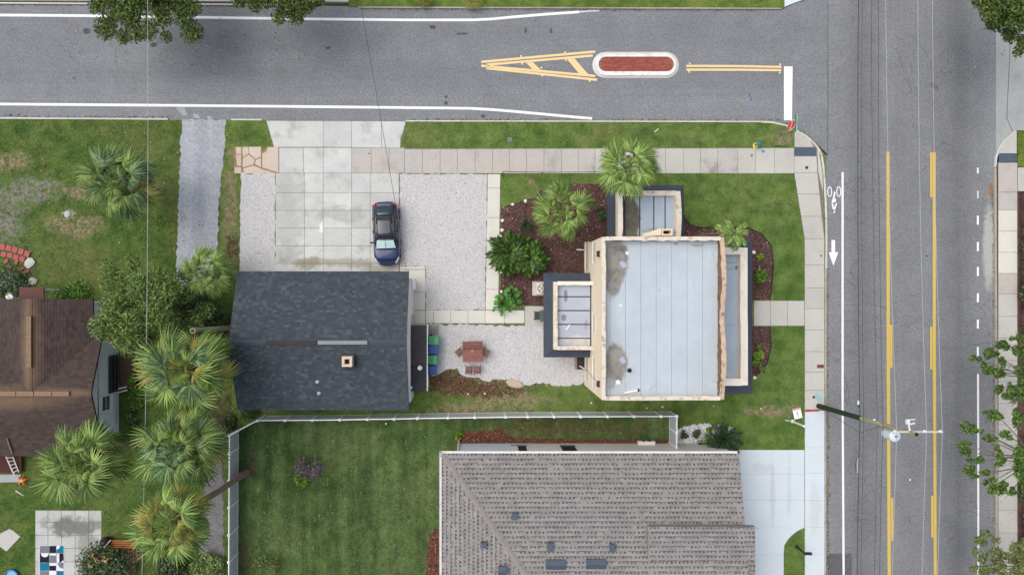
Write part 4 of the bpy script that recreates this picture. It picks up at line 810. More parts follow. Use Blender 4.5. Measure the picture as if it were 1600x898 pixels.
planes = [([G(AXR, YS, 2.5), G(AX, YS, 2.5), G(AX, AYR, AZ), G(AXR, AYR, AZ)], (0, 1)),
          ([G(WE, YN, ZEv), G(AX, YN, ZEv), G(AX, AYR, AZ), G(WX, AYR, AZ)], (0, 1)),
          ([G(AXR, YN, ZEv), G(WW, YN, ZEv), G(WX, AYR, AZ), G(AXR, AYR, AZ)], (0, 1)),
          ([G(WE, WN, ZEv), G(WE, YN, ZEv), G(WX, AYR, AZ), G(WX, WN, AZ)], (0, 1)),
          ([G(WW, YN, ZEv), G(WW, WN, ZEv), G(WX, WN, AZ), G(WX, AYR, AZ)], (0, 1))]
for i, (pl, ev) in enumerate(planes):
    d = deck(pl, .14, 'roof', M_deck3, lh); shingles(pl, ev, .17, .34, .016, [M_sh3], d, seed=40 + i)
caps(G(AXR, AYR, AZ), G(AX, AYR, AZ), .30, .32, M_sh3, lh); caps(G(WX, WN, AZ), G(WX, AYR, AZ), .30, .32, M_sh3, lh)
def vent_strip(a, b):
    a, b = Vector(a), Vector(b); d = (b - a); n = 9
    for i in range(n):
        p, q = a + d * (i / n), a + d * ((i + .96) / n); c = (p + q) / 2; L = (q - p).length; rz = math.atan2(d.y, d.x); MB().box((c.x, c.y, c.z + .05), (L, .30, .08), rz).build('ridge_vent', M_tanv, lh)
vent_strip(U(46, 494, 4.16), U(46, 574, 4.16)); vent_strip(U(-140, 614.5, 4.16), U(110, 614.5, 4.16))
wallbox(-562, 74, -558, 236, 0, 2.75, M_bwall, lh); wallbox(-560, 232, -950, 236, 0, 2.4, M_bwall, lh); wallbox(-712, 14, -566, 18, 0, 2.75, M_bwall, lh); wallbox(-569, 18, -565, 74, 0, 2.75, M_bwall, lh); wallbox(-712, 18, -708, 74, 0, 2.75, M_bwall, lh)
p = [G(-558, 72, 2.72), G(-558, 238, 2.55), G(-558, AYR, 4.0)]; q = [v - Vector((.16, 0, 0)) for v in p]; MB().add(p + q, [(0, 1, 2)[::-1], (3, 4, 5), (0, 3, 4, 1), (1, 4, 5, 2), (2, 5, 3, 0)]).build('gable', M_bwall, lh)
for i in range(40):
    y = 76 + i * 4.0; zt = 2.7 + max(0, (1 - abs(y - AYR) / 78)) * 1.25; c = G(-557.6, y); MB().box((c.x, c.y, zt / 2 + .15), (.03, .012, zt - .3)).build('siding_batten', M_bwall, lh)
window(('E', -558), 166, 1.05, 1.25, 2.35, lh, .06, 1, None, simple('dark_pane', S(52, 66, 78), .15, .6))
EXCL.append([tuple(G(x, y)[:2]) for x, y in ((-900, 20), (-560, 20), (-560, 238), (-900, 238))])
pa, pb = U(31, 448.5, 2.5), U(69, 466, 2.5); MB().box(((pa.x + pb.x) / 2, (pa.y + pb.y) / 2 - .1, 2.5), (pb.x - pa.x, abs(pa.y - pb.y) + .2, .12)).build('porch_roof', simple('maroon_metal', S(92, 58, 54), .7, .3), lh)
for x in (33, 67): c = U(x, 452, 0); MB().box((G(0, 0).x + U(x, 452, 2.4).x, U(x, 452, 2.4).y, 1.2), (.1, .1, 2.4)).build('porch_post', M_frame, lh)
# ------------------------------------------------------------ plants
def leaf_mat(name, cols, var=.2, rough=.6, tip=None):
    m = M(name, rough, .3); n = len(cols)
    c = m.ramp(m.island(), [(i / max(1, n - 1), k) for i, k in enumerate(cols)]); c = m.mult(c, m.objrand(), 1 - var, 1 + var)
    m.col(c); m.b.inputs['Subsurface Weight'].default_value = 0.0
    tr = m.n('BsdfTranslucent'); m.set(tr.inputs['Color'], c); mx = m.n('MixShader'); mx.inputs[0].default_value = .22
    out = m.nt.nodes['Material Output']; m.nt.links.new(m.b.outputs[0], mx.inputs[1]); m.nt.links.new(tr.outputs[0], mx.inputs[2]); m.nt.links.new(mx.outputs[0], out.inputs[0]); return m.m
M_fr_g = leaf_mat('palm_green', [S(66, 92, 44), S(104, 130, 64), S(134, 156, 82), S(160, 176, 104)])
M_fr_b = leaf_mat('palm_blue_green', [S(60, 88, 56), S(92, 122, 78), S(122, 148, 98), S(150, 170, 120)])
M_fr_y = leaf_mat('palm_yellow_green', [S(104, 116, 54), S(132, 140, 66), S(158, 156, 80), S(174, 156, 88)])
M_fr_d = leaf_mat('palm_dead', [S(120, 96, 66), S(158, 128, 84), S(178, 150, 96)])
M_trunk = M('palm_trunk', .9, .15); _w = M_trunk.n('TexWave'); _w.bands_direction = 'Z'; _w.inputs['Scale'].default_value = 3.2; _w.inputs['Distortion'].default_value = 3; M_trunk.set(_w.inputs['Vector'], M_trunk.pos)
M_trunk.col(M_trunk.mult(M_trunk.mult(S(140, 124, 108), M_trunk.noise(3, 4), .7, 1.25), _w.outputs['Fac'], .62, 1.15)); M_trunk = M_trunk.m
M_bark = simple('grey_bark', S(116, 106, 96), .9, .1, var=.25, scale=4)
def fan_frond(seed, pet, Rb, nl, droop, spread=2.05):
    """one fan leaf along +X: stalk then pleated blade with split drooping tips"""
    r = random.Random(seed); m = MB(); k = 5; pts = []
    for i in range(k): t = i / (k - 1); pts.append(Vector((pet * t, 0, .10 * math.sin(math.pi * t) * pet - .10 * droop * t * t * pet)))
    m.tube(pts, [.022, .02, .018, .016, .014], 4, False)
    hub = pts[-1]; sl = -.25 * droop
    for i in range(nl):
        a = (i / (nl - 1) - .5) * 2 * spread + r.uniform(-.03, .03); L = Rb * (1 - .30 * (abs(a) / spread) ** 2) * r.uniform(.9, 1.08)
        d = Vector((math.cos(a), math.sin(a), 0)); s = Vector((-math.sin(a), math.cos(a), 0)); wm = L * spread / nl * 1.05
        q = []; z = 0; fold = .5
        for j, (t, w_) in enumerate(((0, .10), (.38, 1.0), (.66, .78), (.86, .40), (1.0, .04))):
            z = sl * t * L * .6 - droop * .85 * L * max(0, t - .30) ** 1.6 + r.uniform(-.02, .02) * t
            c = hub + d * (L * t * (1 - .10 * droop * t)) + Vector((0, 0, z)); q.append((c - s * wm * .5 * w_, c + Vector((0, 0, .22 * wm * w_)), c + s * wm * .5 * w_))
        vs = [v for tri in q for v in tri]; fs = []
        for j in range(4): b = j * 3; fs += [(b, b + 1, b + 4, b + 3), (b + 1, b + 2, b + 5, b + 4)]
        m.add(vs, fs)
    return m
def pinnate_frond(seed, L, nl, ll, lw, droop, upv=.35):
    r = random.Random(seed); m = MB(); pts = []
    for i in range(8): t = i / 7; pts.append(Vector((L * t * (1 - .12 * droop * t), 0, L * (upv * t - droop * .75 * t * t))))
    m.tube(pts, [.022 - .002 * i for i in range(8)], 4, False)
    for i in range(nl):
        t = .12 + .88 * i / (nl - 1); f = t * 7; a = int(min(6, f)); c = pts[a].lerp(pts[a + 1], f - a); l = ll * (.55 + .45 * math.sin(math.pi * min(1, t * .9 + .12))) * r.uniform(.88, 1.1)
        for sg in (-1, 1):
            an = R(62 - 34 * t) * sg + r.uniform(-.08, .08); d = Vector((math.cos(an), math.sin(an), .12 - .25 * droop)); d.normalize(); s = d.cross(Vector((0, 0, 1))).normalized()
            q = [c, c + d * l * .45 + s * lw * .5 + Vector((0, 0, .02)), c + d * l + Vector((0, 0, -l * .25 * droop)), c + d * l * .45 - s * lw * .5 + Vector((0, 0, .02))]; m.add(q, [(0, 1, 2, 3)])
    return m
def mesh_of(mbx, name, mat):
    me = bpy.data.meshes.new(name); me.from_pydata(mbx.v, [], mbx.f); me.materials.append(mat); me.update(); return me
FANS = {}
M_fr_l = leaf_mat('palm_light_green', [S(82, 110, 50), S(118, 148, 70), S(148, 174, 92), S(174, 192, 118)])
for key, mt in (('l', M_fr_l), ('g', M_fr_g), ('b', M_fr_b), ('y', M_fr_y), ('d', M_fr_d)):
    FANS[key] = [mesh_of(fan_frond(i + 50 * ord(key), 1.0, (.76, .84, .82, .80)[i], (19, 20, 19, 18)[i], (.5, .75, 1.0, 1.25)[i] if key != 'd' else 1.7, (1.75, 1.9, 1.7, 1.55)[i]), 'frond', mt) for i in range(4)]
def fan_palm(base, top, rad, n, label, mixk='ggby', dead=2, seed=1, trunk_r=.17, group='fan palms around the lots', low=-38, hi=80):
    r = random.Random(seed); base = Vector(base); top = Vector(top); t = thing('fan_palm', base, label, 'palm tree', group)
    pts = [base - Vector((0, 0, .1))] + [base.lerp(top, i / 5) + Vector((r.uniform(-.05, .05), r.uniform(-.05, .05), 0)) for i in range(1, 5)] + [top]
    if (top - base).length > .5: MB().tube(pts, [trunk_r * 1.25, trunk_r, trunk_r * .95, trunk_r * .95, trunk_r, trunk_r * 1.15], 10).build('trunk', M_trunk, t)
    MB().lathe(top - Vector((0, 0, .25)), [(trunk_r * 1.1, 0), (trunk_r * 1.35, .15), (trunk_r * .9, .35), (.05, .5)], 10).build('crown_shaft', M_trunk, t)
    sc0 = rad / 1.74; loc = top - base
    for i in range(n + dead):
        isd = i >= n; f = (i + .5) / n; el = R(hi + (low - hi) * f ** .8 + r.uniform(-13, 13)) if not isd else R(low - 25 * r.random()); az = i * 2.39996 + r.uniform(-.38, .38)
        key = 'd' if isd else (r.choice(mixk) if f < .7 else r.choice(mixk + 'gy')); me = FANS[key][min(3, int(f * 3.2 + r.random()))] if not isd else FANS['d'][i % 4]
        o = link('frond', me, t); s = sc0 * r.uniform(.74, 1.14) * (.52 if f < .12 else (.78 if f < .25 else 1)); o.scale = (s, s * r.uniform(.8, 1.1), s); o.location = loc + Vector((0, 0, .15 * (1 - f)))
        o.rotation_mode = 'XYZ'; o.rotation_euler = (r.uniform(-.75, .75), -el, az)
    return t
def palm_px(bp, tp, z, radpx, *a, **k):
    b = U(bp[0], bp[1], .1); t = U(tp[0], tp[1], z); return fan_palm(b, t, radpx * K * (1 - z / H), *a, **k)
palm_px((248, 298), (187, 283), 5.2, 63, 58, 'bushy blue-green fan palm alone on the left front lawn', 'bggb', 14, seed=1)
palm_px((352, 432), (323, 430), 3.6, 47, 44, 'young bright fan palm at the top left corner of the charcoal roof', 'llg', 0, seed=2)
palm_px((356, 560), (293, 578), 7.0, 74, 69, 'big fan palm left of the charcoal roof just below the bare palm trunk', 'lgby', 9, seed=3)
palm_px((352, 655), (284, 696), 8.2, 68, 69, 'fan palm with orange-tipped lower fronds left of the diagonal white fence corner', 'ggbb', 10, seed=4)
palm_px((228, 685), (133, 719), 7.2, 67, 72, 'dense fan palm overlapping the lower corner of the brown roof', 'lgl', 10, seed=5)
palm_px((386, 737), (270, 815), 10.2, 66, 58, 'tall leaning fan palm whose trunk crosses over the white side fence', 'lgly', 5, seed=6, trunk_r=.2)
palm_px((943, 293), (982, 263), 6.6, 50, 58, 'fan palm hanging over the sidewalk and the north wing roof', 'lllg', 1, seed=7)
palm_px((862, 346), (879, 331), 4.6, 49, 44, 'fan palm growing in the brown mulch bed', 'llgl', 0, seed=8)
# bare dead palm trunk
b, t = U(364, 512, .1), U(301, 516.5, 6.6); dp_ = thing('dead_palm_trunk', b, 'bare grey palm trunk with a hollow cut top beside the charcoal roof', 'tree stump')
MB().tube([b, b.lerp(t, .33), b.lerp(t, .66), t], [.21, .18, .17, .18], 12).build('trunk', simple('weathered_trunk', S(156, 146, 134), .9, .1, var=.25, scale=4), dp_); MB().cyl(t + Vector((0, 0, .002)), .10, .012, 10).build('hollow', M_black, dp_)

def leafquads(centres, radii, n, size, up=.35, seed=0, aspect=.5):
    """leaf faces through a set of ellipsoid clumps: returns vertex and face arrays"""
    g = np.random.default_rng(seed); centres = np.asarray(centres, float); radii = np.asarray(radii, float); vol = radii.prod(1) ** (2 / 3); k = g.choice(len(centres), n, p=vol / vol.sum())
    d = g.normal(size=(n, 3)); d /= np.linalg.norm(d, axis=1)[:, None]; rr = g.random(n) ** .45; P0 = centres[k] + d * radii[k] * rr[:, None]
    nr = d * .6 + g.normal(size=(n, 3)) * .55; nr[:, 2] += up; nr /= np.linalg.norm(nr, axis=1)[:, None]
    t = np.cross(nr, g.normal(size=(n, 3))); t /= np.linalg.norm(t, axis=1)[:, None]; b = np.cross(nr, t); s = size * g.uniform(.6, 1.4, n)[:, None]
    V = np.stack([P0 - t * s, P0 + b * s * aspect, P0 + t * s, P0 - b * s * aspect], 1); return V.reshape(-1, 3), np.arange(n * 4).reshape(n, 4)
M_oak = leaf_mat('oak_leaves', [S(46, 62, 26), S(70, 90, 36), S(94, 114, 48), S(124, 142, 72)], .1)
M_tree = leaf_mat('willowy_leaves', [S(66, 92, 46), S(100, 128, 64), S(132, 156, 84), S(166, 182, 112)], .1)
M_right = leaf_mat('bright_leaves', [S(48, 70, 30), S(72, 100, 42), S(96, 126, 56), S(126, 150, 80)], .1)
M_pale = leaf_mat('pale_leaves', [S(72, 88, 44), S(98, 114, 58), S(126, 138, 80), S(152, 158, 112)], .1)
M_bush = leaf_mat('dark_bush_leaves', [S(40, 58, 34), S(64, 86, 50), S(90, 110, 68), S(124, 138, 100)], .1)
M_grn = leaf_mat('fresh_leaves', [S(44, 76, 26), S(70, 108, 36), S(98, 140, 48), S(132, 168, 70)], .15)
M_lime = leaf_mat('lime_leaves', [S(80, 116, 28), S(116, 152, 44), S(160, 180, 70)], .1)
M_lav = leaf_mat('mauve_flowers', [S(84, 80, 78), S(126, 112, 120), S(158, 144, 152), S(98, 106, 80)], .1)
def tree(name, base, clumps, nleaf, size, mat, label, cat='tree', group=None, trunk_r=.2, seed=1, bark=None, limbs=True, up=.35, aspect=.5, fork=.55, tips=None):
    """clumps: list of (centre vector, (rx, ry, rz))"""
    r = random.Random(seed); base = Vector(base); t = thing(name, base, label, cat, group); cs = [Vector(c) for c, _ in clumps]; mean = sum(cs, Vector()) / len(cs)
    fk = base.lerp(Vector((mean.x, mean.y, mean.z)), fork); bk = bark or M_bark
    if limbs:
        MB().tube([base - Vector((0, 0, .1)), base.lerp(fk, .5) + Vector((r.uniform(-.1, .1), r.uniform(-.1, .1), 0)), fk], [trunk_r * 1.2, trunk_r, trunk_r * .75], 10).build('trunk', bk, t)
        for c in (tips or cs):
            mid = fk.lerp(c, .5) + Vector((r.uniform(-.2, .2), r.uniform(-.2, .2), .15 * (c - fk).length * .4)); MB().tube([fk, mid, c, c + (c - mid) * .35], [trunk_r * .5, trunk_r * .3, trunk_r * .16, .01], 6).build('limb', bk, t)
    V, Fa = leafquads([tuple(c - base) for c in cs], [rd for _, rd in clumps], nleaf, size, up, seed, aspect)
    bulk('crown', V, Fa, mat, t); return t
def cl(px, py, z, rx, ry=None, rz=None):
    s = K * (1 - z / H); return (U(px, py, z), (rx * s, (ry or rx) * s, (rz or rx * .55) * s))
r_ = random.Random(3)
def blob(cx, cy, rx, ry, z, n, cr, seed, zr=1.2):
    r = random.Random(seed); out = []
    for i in range(n):
        a = r.uniform(0, 6.28); q = r.random() ** .5; out.append(cl(cx + rx * q * math.cos(a), cy + ry * q * math.sin(a), z + r.uniform(-zr, zr) * (1 - q * .6), cr * r.uniform(.7, 1.3)))
    return out
tree('oak_tree', U(238, -30, .1), blob(222, -50, 66, 44, 5.4, 20, 20, 1) + [cl(165, 44, 4.8, 20), cl(210, 4, 5.0, 24), cl(246, 6, 5.0, 24), cl(172, -6, 5.0, 22), cl(278, -4, 5.0, 22), cl(254, 28, 4.9, 17), cl(202, 30, 4.9, 18), cl(300, 12, 4.9, 16), cl(192, 58, 4.6, 13), cl(180, 20, 5.0, 22), cl(228, 46, 4.8, 20), cl(260, 58, 4.5, 11), cl(300, 50, 4.5, 20), cl(285, 24, 5.0, 20), cl(212, 55, 4.7, 14), cl(152, 10, 5.0, 16)], 24000, .085, M_oak, 'leafy oak reaching over the upper edge line left of the smaller oak', group='oaks beyond the side street', trunk_r=.3, seed=1)
tree('oak_tree', U(432, -52, .1), blob(432, -70, 66, 36, 5.4, 14, 18, 2) + [cl(420, -6, 5.0, 20), cl(460, -2, 5.0, 20), cl(372, 2, 5.0, 12), cl(436, 26, 4.8, 14), cl(462, 24, 4.7, 16), cl(478, 8, 5.0, 17), cl(400, 6, 5.0, 15), cl(446, 8, 5.0, 16), cl(385, -4, 5.0, 16), cl(498, 2, 4.8, 10)], 16000, .085, M_oak, 'smaller oak crown at the top edge between the large oak and the grass verge', group='oaks beyond the side street', trunk_r=.25, seed=2)
tree('street_tree', U(1640, 10, .1), blob(1600, -8, 60, 50, 7.5, 20, 20, 3) + [cl(1545, 12, 7, 16), cl(1562, 36, 6.6, 16), cl(1580, 54, 6.4, 15), cl(1592, 80, 6.0, 10), cl(1598, 66, 6.4, 12), cl(1548, 40, 6.6, 8), cl(1530, 2, 7, 12)], 19000, .085, M_oak, 'dark leafy tree in the top right corner of the street', trunk_r=.25, seed=3)
tree('feathery_tree', U(262, 478, .1), blob(212, 482, 64, 56, 5.0, 36, 20, 4) + [cl(160, 512, 4.6, 18), cl(250, 430, 4.4, 18), cl(285, 460, 4.2, 18), cl(178, 440, 4.6, 22), cl(240, 545, 4.4, 18), cl(200, 540, 4.5, 20), cl(300, 500, 3.6, 18), cl(320, 485, 3.2, 16), cl(270, 510, 4, 20), cl(262, 440, 4.2, 18), cl(232, 560, 4.2, 20), cl(205, 412, 4.2, 16), cl(170, 420, 4.4, 16), cl(285, 430, 3.6, 14)], 24000, .14, M_tree, 'large feathery green tree between the brown roof and the charcoal roof', trunk_r=.22, seed=4, aspect=.22, up=.15)
tree('shade_bush', U(320, 480, .1), blob(326, 492, 22, 26, 1.5, 10, 13, 5, .5) + blob(338, 520, 16, 24, 1.2, 8, 13, 6, .4) + blob(290, 470, 30, 30, 1.2, 12, 15, 7, .4) + blob(270, 530, 26, 26, 1.2, 9, 15, 8, .4) + blob(352, 545, 8, 16, .8, 5, 8, 9, .3), 7000, .09, M_bush, 'dark shrubbery in the gap beside the bare palm trunk', 'shrub', limbs=False, seed=5)
def ct(lst, z):
    out = []
    for x, y, a, b in lst:
        zz = z + r_.uniform(-.4, .4)
        for k in range(5): t = r_.uniform(0, 6.28); q = r_.uniform(.25, .75); out.append(cl(x + a * q * math.cos(t), y + b * q * math.sin(t), zz + r_.uniform(-.25, .25), a * r_.uniform(.34, .62), b * r_.uniform(.34, .62), min(a, b) * .28))
    return out
M_pbark = simple('pale_bark', S(150, 146, 132), .9, .1)
G2 = 'trees behind the right sidewalk'
cc_ = ct([(1524, 560, 9, 6), (1551, 551, 13, 10), (1566, 541, 11, 10), (1570, 562, 9, 10), (1548, 581, 15, 11), (1563, 583, 10, 9), (1536, 570, 7, 6), (1590, 527, 12, 6), (1592, 548, 12, 10), (1594, 580, 12, 10), (1565, 608, 12, 8), (1580, 605, 8, 9), (1578, 622, 13, 11), (1594, 615, 12, 14), (1592, 650, 10, 18), (1612, 600, 24, 60)], 6.2); tree('street_tree', U(1618, 590, .1), cc_, 8970, 0.108, M_right, 'sparse bright green tree over the sidewalk above the dashed line end', group=G2, trunk_r=.12, seed=6, up=.6, bark=M_pbark, aspect=.4, tips=[c for c, _ in cc_[::5]], fork=.22)
cc_ = ct([(1552, 647, 15, 9), (1513, 668, 13, 10), (1527, 671, 9, 8), (1545, 684, 12, 7), (1508, 696, 13, 8), (1573, 679, 10, 8), (1511, 703, 13, 9), (1524, 716, 14, 10), (1561, 706, 7, 12), (1563, 722, 9, 9), (1518, 738, 15, 10), (1540, 736, 9, 8), (1548, 752, 13, 8), (1560, 763, 14, 12), (1593, 705, 10, 18), (1594, 730, 12, 14), (1585, 768, 10, 8), (1612, 720, 24, 60)], 6.4); tree('street_tree', U(1622, 712, .1), cc_, 9360, 0.108, M_right, 'sparse bright green tree reaching over the solid white line beside the pole', group=G2, trunk_r=.12, seed=7, up=.6, bark=M_pbark, aspect=.4, tips=[c for c, _ in cc_[::5]], fork=.22)
cc_ = ct([(1545, 842, 20, 14), (1532, 868, 16, 14), (1556, 866, 18, 14), (1574, 876, 18, 14), (1540, 890, 24, 12), (1572, 895, 20, 12), (1594, 862, 14, 24), (1594, 890, 16, 20), (1560, 915, 40, 22), (1612, 880, 24, 50)], 5.6); tree('street_tree', U(1616, 880, .1), cc_, 7410, 0.097, M_pale, 'pale twiggy tree in the bottom right corner by the street', group=G2, trunk_r=.12, seed=8, up=.6, bark=M_pbark, aspect=.35, tips=[c for c, _ in cc_[::5]], fork=.22)
def shrub(name, px, py, rx, z, n, size, mat, label, cat='shrub', ry=None, seed=1, k=7, group=None, aspect=.5, up=.5):
    return tree(name, U(px, py, .1), blob(px, py, rx * .6, (ry or rx) * .6, z * .55, k, rx * .5, seed, z * .3), n, size, mat, label, cat, group, limbs=False, seed=seed, aspect=aspect, up=up)
shrub('flowering_shrub', 481, 733, 25, .9, 1500, .06, M_lav, 'mauve flowering shrub alone on the fenced lawn', seed=11)
shrub('leafy_shrub', 469, 749, 14, 1.0, 500, .08, M_lime, 'yellow-green shrub hugging the mauve shrub on the fenced lawn', seed=12)
shrub('leafy_shrub', 716, 680, 8, .7, 260, .08, M_lime, 'small lime green shrub at the left end of the red mulch strip', seed=13)
shrub('leafy_shrub', 940, 328, 11, 1.1, 800, .07, M_bush, 'dark clipped shrub tucked against the left side of the north wing', seed=14, ry=24)
shrub('leafy_shrub', 1187, 403, 8, .5, 260, .07, M_lime, 'small pale shrub at the top of the narrow bed by the east porch', seed=15)
shrub('leafy_shrub', 1189, 430, 13, .8, 700, .08, M_grn, 'round green shrub in the narrow bed above the front walk', seed=16)
shrub('leafy_shrub', 1186, 556, 10, .9, 700, .08, M_lime, 'yellow-green shrub in the narrow bed below the front walk', seed=17, ry=26)
shrub('leafy_shrub', 1191, 574, 8, .5, 260, .06, M_pale, 'pale grey-green shrub at the bottom tip of the lower narrow bed', seed=18)
shrub('leafy_shrub', 1070, 679, 8, .7, 300, .07, M_bush, 'dark round shrub on white stones nearest the white fence corner', seed=19)
shrub('leafy_shrub', 1088, 677, 8, .7, 300, .07, M_bush, 'dark round shrub on white stones between its twin and the large plant', seed=20)
shrub('leafy_shrub', 1108, 671, 7, .5, 260, .06, M_lime, 'small lime shrub on the white stones above the large plant', seed=21)
shrub('leafy_shrub', 1131, 669, 8, .6, 260, .07, M_grn, 'small green shrub on the white stones right of the lime one', seed=22)
shrub('leafy_shrub', 1103, 694, 20, .35, 900, .06, M_grn, 'low green groundcover patch against the grey roof gutter', 'groundcover', seed=23, ry=9)
shrub('leafy_shrub', 18, 446, 40, 1.2, 2600, .08, M_bush, 'grey-green garden shrub beside the red brick edging at the left edge', seed=24, ry=26, k=12)
shrub('leafy_shrub', 12, 438, 22, 1.3, 500, .07, leaf_mat('silver_leaves', [S(120, 130, 118), S(160, 168, 158), S(188, 192, 184)], .1), 'silvery shrub rising out of the grey-green garden shrub', seed=25, ry=16)
shrub('leafy_shrub', 160, 884, 46, 1.8, 4200, .10, M_bush, 'dark bush with orange blossom at the bottom edge beside the stained patio', seed=26, ry=30, k=16)
shrub('leafy_shrub', 262, 890, 34, 1.6, 3000, .10, M_bush, 'dark bush at the bottom edge under the tall leaning palm', seed=27, ry=24, k=12)
shrub('leafy_shrub', 322, 885, 30, 1.4, 2400, .10, M_tree, 'mid green bush at the bottom edge beside the white side fence', seed=28, ry=24, k=12)
shrub('twiggy_shrub', 416, 882, 26, .9, 700, .06, M_pale, 'sparse twiggy pale shrub on the fenced lawn at the bottom edge', seed=29, ry=16)
shrub('leafy_shrub', 212, 610, 14, 1.0, 1400, .08, M_grn, 'strip of low plants along the pale blue wall', seed=30, ry=46, k=12)
shrub('leafy_shrub', 352, 664, 17, .8, 1500, .08, M_bush, 'weedy dark shrub by the lower left corner of the charcoal roof', seed=31, ry=20, k=10)
shrub('leafy_shrub', 386, 645, 22, .5, 800, .07, M_bush, 'low weeds between the charcoal roof and the diagonal fence corner', 'weeds', seed=37, ry=7, k=8)
shrub('leafy_shrub', 205, 650, 9, 1.0, 900, .09, M_bush, 'dark shrub under the window of the pale blue wall', seed=36, ry=20)
shrub('leafy_shrub', 110, 458, 34, .8, 1500, .08, M_grn, 'low green shrub row along the top edge of the brown roof', seed=32, ry=9, k=10)
for i, (x, y, n, lb) in enumerate(((664, 4, 260, 'narrow yellow-green ornamental grass clump at the top edge by the small oak'), (738, 3, 420, 'wide yellow-green ornamental grass clump at the top edge left of the road taper'))):
    c = U(x, y, .1); t = thing('ornamental_grass', c, lb, 'ornamental grass', 'grass clumps on the north verge'); m = MB(); r = random.Random(i)
    for k in range(n):
        a = r.uniform(0, 6.28); l = r.uniform(.4, .75) * (1.2 if n > 300 else .8); s = Vector((-math.sin(a), math.cos(a), 0)) * .014; o = Vector((r.uniform(-.2, .2) * n / 260, r.uniform(-.12, .12), 0)); d = Vector((math.cos(a), math.sin(a), 0))
        m.add([o - s, o + s, o + d * l * .5 + s * .8 + Vector((0, 0, .45)), o + d * l * .5 - s * .8 + Vector((0, 0, .45)), o + d * l + Vector((0, 0, .32))], [(0, 1, 2, 3), (3, 2, 4)])
    m.build('blades', M_fr_y, t, local=True)
M_phil = leaf_mat('glossy_dark_leaf', [S(38, 62, 26), S(60, 90, 36), S(86, 118, 48), S(122, 152, 74)], .3, .4)
M_bop = leaf_mat('glossy_bright_leaf', [S(52, 104, 38), S(78, 140, 54), S(110, 168, 78)], .2, .4)
M_cyc = leaf_mat('cycad_leaf', [S(24, 44, 26), S(42, 66, 36), S(66, 92, 50)], .2, .45)
PIN = {'phil': mesh_of(pinnate_frond(1, 1.0, 13, .44, .10, .6, .45), 'frond', M_phil), 'cyc': mesh_of(pinnate_frond(2, 1.0, 22, .24, .035, .6, .55), 'frond', M_cyc), 'palm': mesh_of(pinnate_frond(3, 1.0, 24, .34, .045, .85, .5), 'frond', M_fr_l)}
def rosette(name, px, py, z, radpx, n, key, label, cat, seed=1, base=None, trunk=None, tr=.07, el=(70, 5)):
    top = U(px, py, z); b = Vector(base) if base is not None else U(px, py, .1); r = random.Random(seed); t = thing(name, b, label, cat); s0 = radpx * K * (1 - z / H)
    if (top - b).length > .3: MB().tube([b, b.lerp(top, .4) + Vector((.12, .1, 0)), top], [tr * 1.2, tr, tr], 8).build('trunk', trunk or M_trunk, t)
    for i in range(n):
        o = link('frond', PIN[key], t); f = (i + .5) / n; s = s0 * r.uniform(.85, 1.1) * (.75 + .25 * f); o.scale = (s, s, s); o.location = top - b; o.rotation_euler = (r.uniform(-.3, .3), -R(el[0] + (el[1] - el[0]) * f) + .35, i * 2.39996 + r.uniform(-.25, .25))
    return t
bb_ = [o for o in COL.objects if o.get('label', '').startswith('dark bush with orange blossom')][0]; V, Fa = leafquads([tuple(U(x, y, 1.9) - bb_.location) for x, y in ((145, 868), (150, 876), (140, 882), (164, 874))], [(.22, .22, .12)] * 4, 44, .07, .8, 9, .7); bulk('blossom', V, Fa, leaf_mat('orange_blossom', [S(206, 110, 60), S(226, 160, 96), S(210, 190, 130)]), bb_)
rosette('split_leaf_plant', 797, 395, .9, 38, 24, 'phil', 'large split-leaf plant overhanging the narrow pale path', 'garden plant', 1)
rosette('split_leaf_plant', 826, 405, .9, 32, 20, 'phil', 'split-leaf plant on the mulch side of the larger one', 'garden plant', 2)
rosette('cycad', 822, 352, .6, 14, 22, 'cyc', 'small dark cycad between the split-leaf plants and the fan palm', 'garden plant', 3)
rosette('cycad', 1130, 686, .9, 32, 36, 'cyc', 'large spiky dark plant on the white stones at the grey roof corner', 'garden plant', 4)
rosette('slender_palm', 1146, 366, 5.2, 30, 11, 'palm', 'slender feather palm leaning over the east porch corner', 'palm tree', 5, base=U(1084, 369, .1), tr=.075, el=(72, -12))
def broadleaf(px, py, rad, n, label, seed=1):
    c = U(px, py, .1); t = thing('broad_leaf_plant', c, label, 'garden plant'); r = random.Random(seed); m = MB()
    prof = ((0, .02), (.25, .42), (.5, .5), (.78, .34), (1, .02)); vs = []
    for x, w_ in prof: vs += [(x, -w_ * .62, -.25 * x * x), (x, 0, .06 - .25 * x * x), (x, w_ * .62, -.25 * x * x)]
    fs = []
    for j in range(4): b = j * 3; fs += [(b, b + 1, b + 4, b + 3), (b + 1, b + 2, b + 5, b + 4)]
    m.add(vs, fs); me = mesh_of(m, 'leaf', M_bop)
    for i in range(n):
        a = i * 2.39996 + r.uniform(-.3, .3); q = rad * K * r.uniform(.15, .72); z = .35 + .6 * r.random(); o = link('leaf', me, t); s = r.uniform(.26, .42); o.scale = (s, s, s); o.location = (q * math.cos(a), q * math.sin(a), z); o.rotation_euler = (r.uniform(-.3, .3), r.uniform(-.1, .5), a + r.uniform(-.5, .5))
        MB().tube([(0, 0, 0), (q * .5 * math.cos(a), q * .5 * math.sin(a), z * .8), (q * math.cos(a), q * math.sin(a), z)], .012, 4).build('stalk', M_bop, t, local=True)
broadleaf(785, 474, 20, 26, 'bright broad-leaved plant at the corner of the pale path', 1)
broadleaf(801, 462, 17, 24, 'finer bright leafy plant behind the broad-leaved one at the path corner', 2)
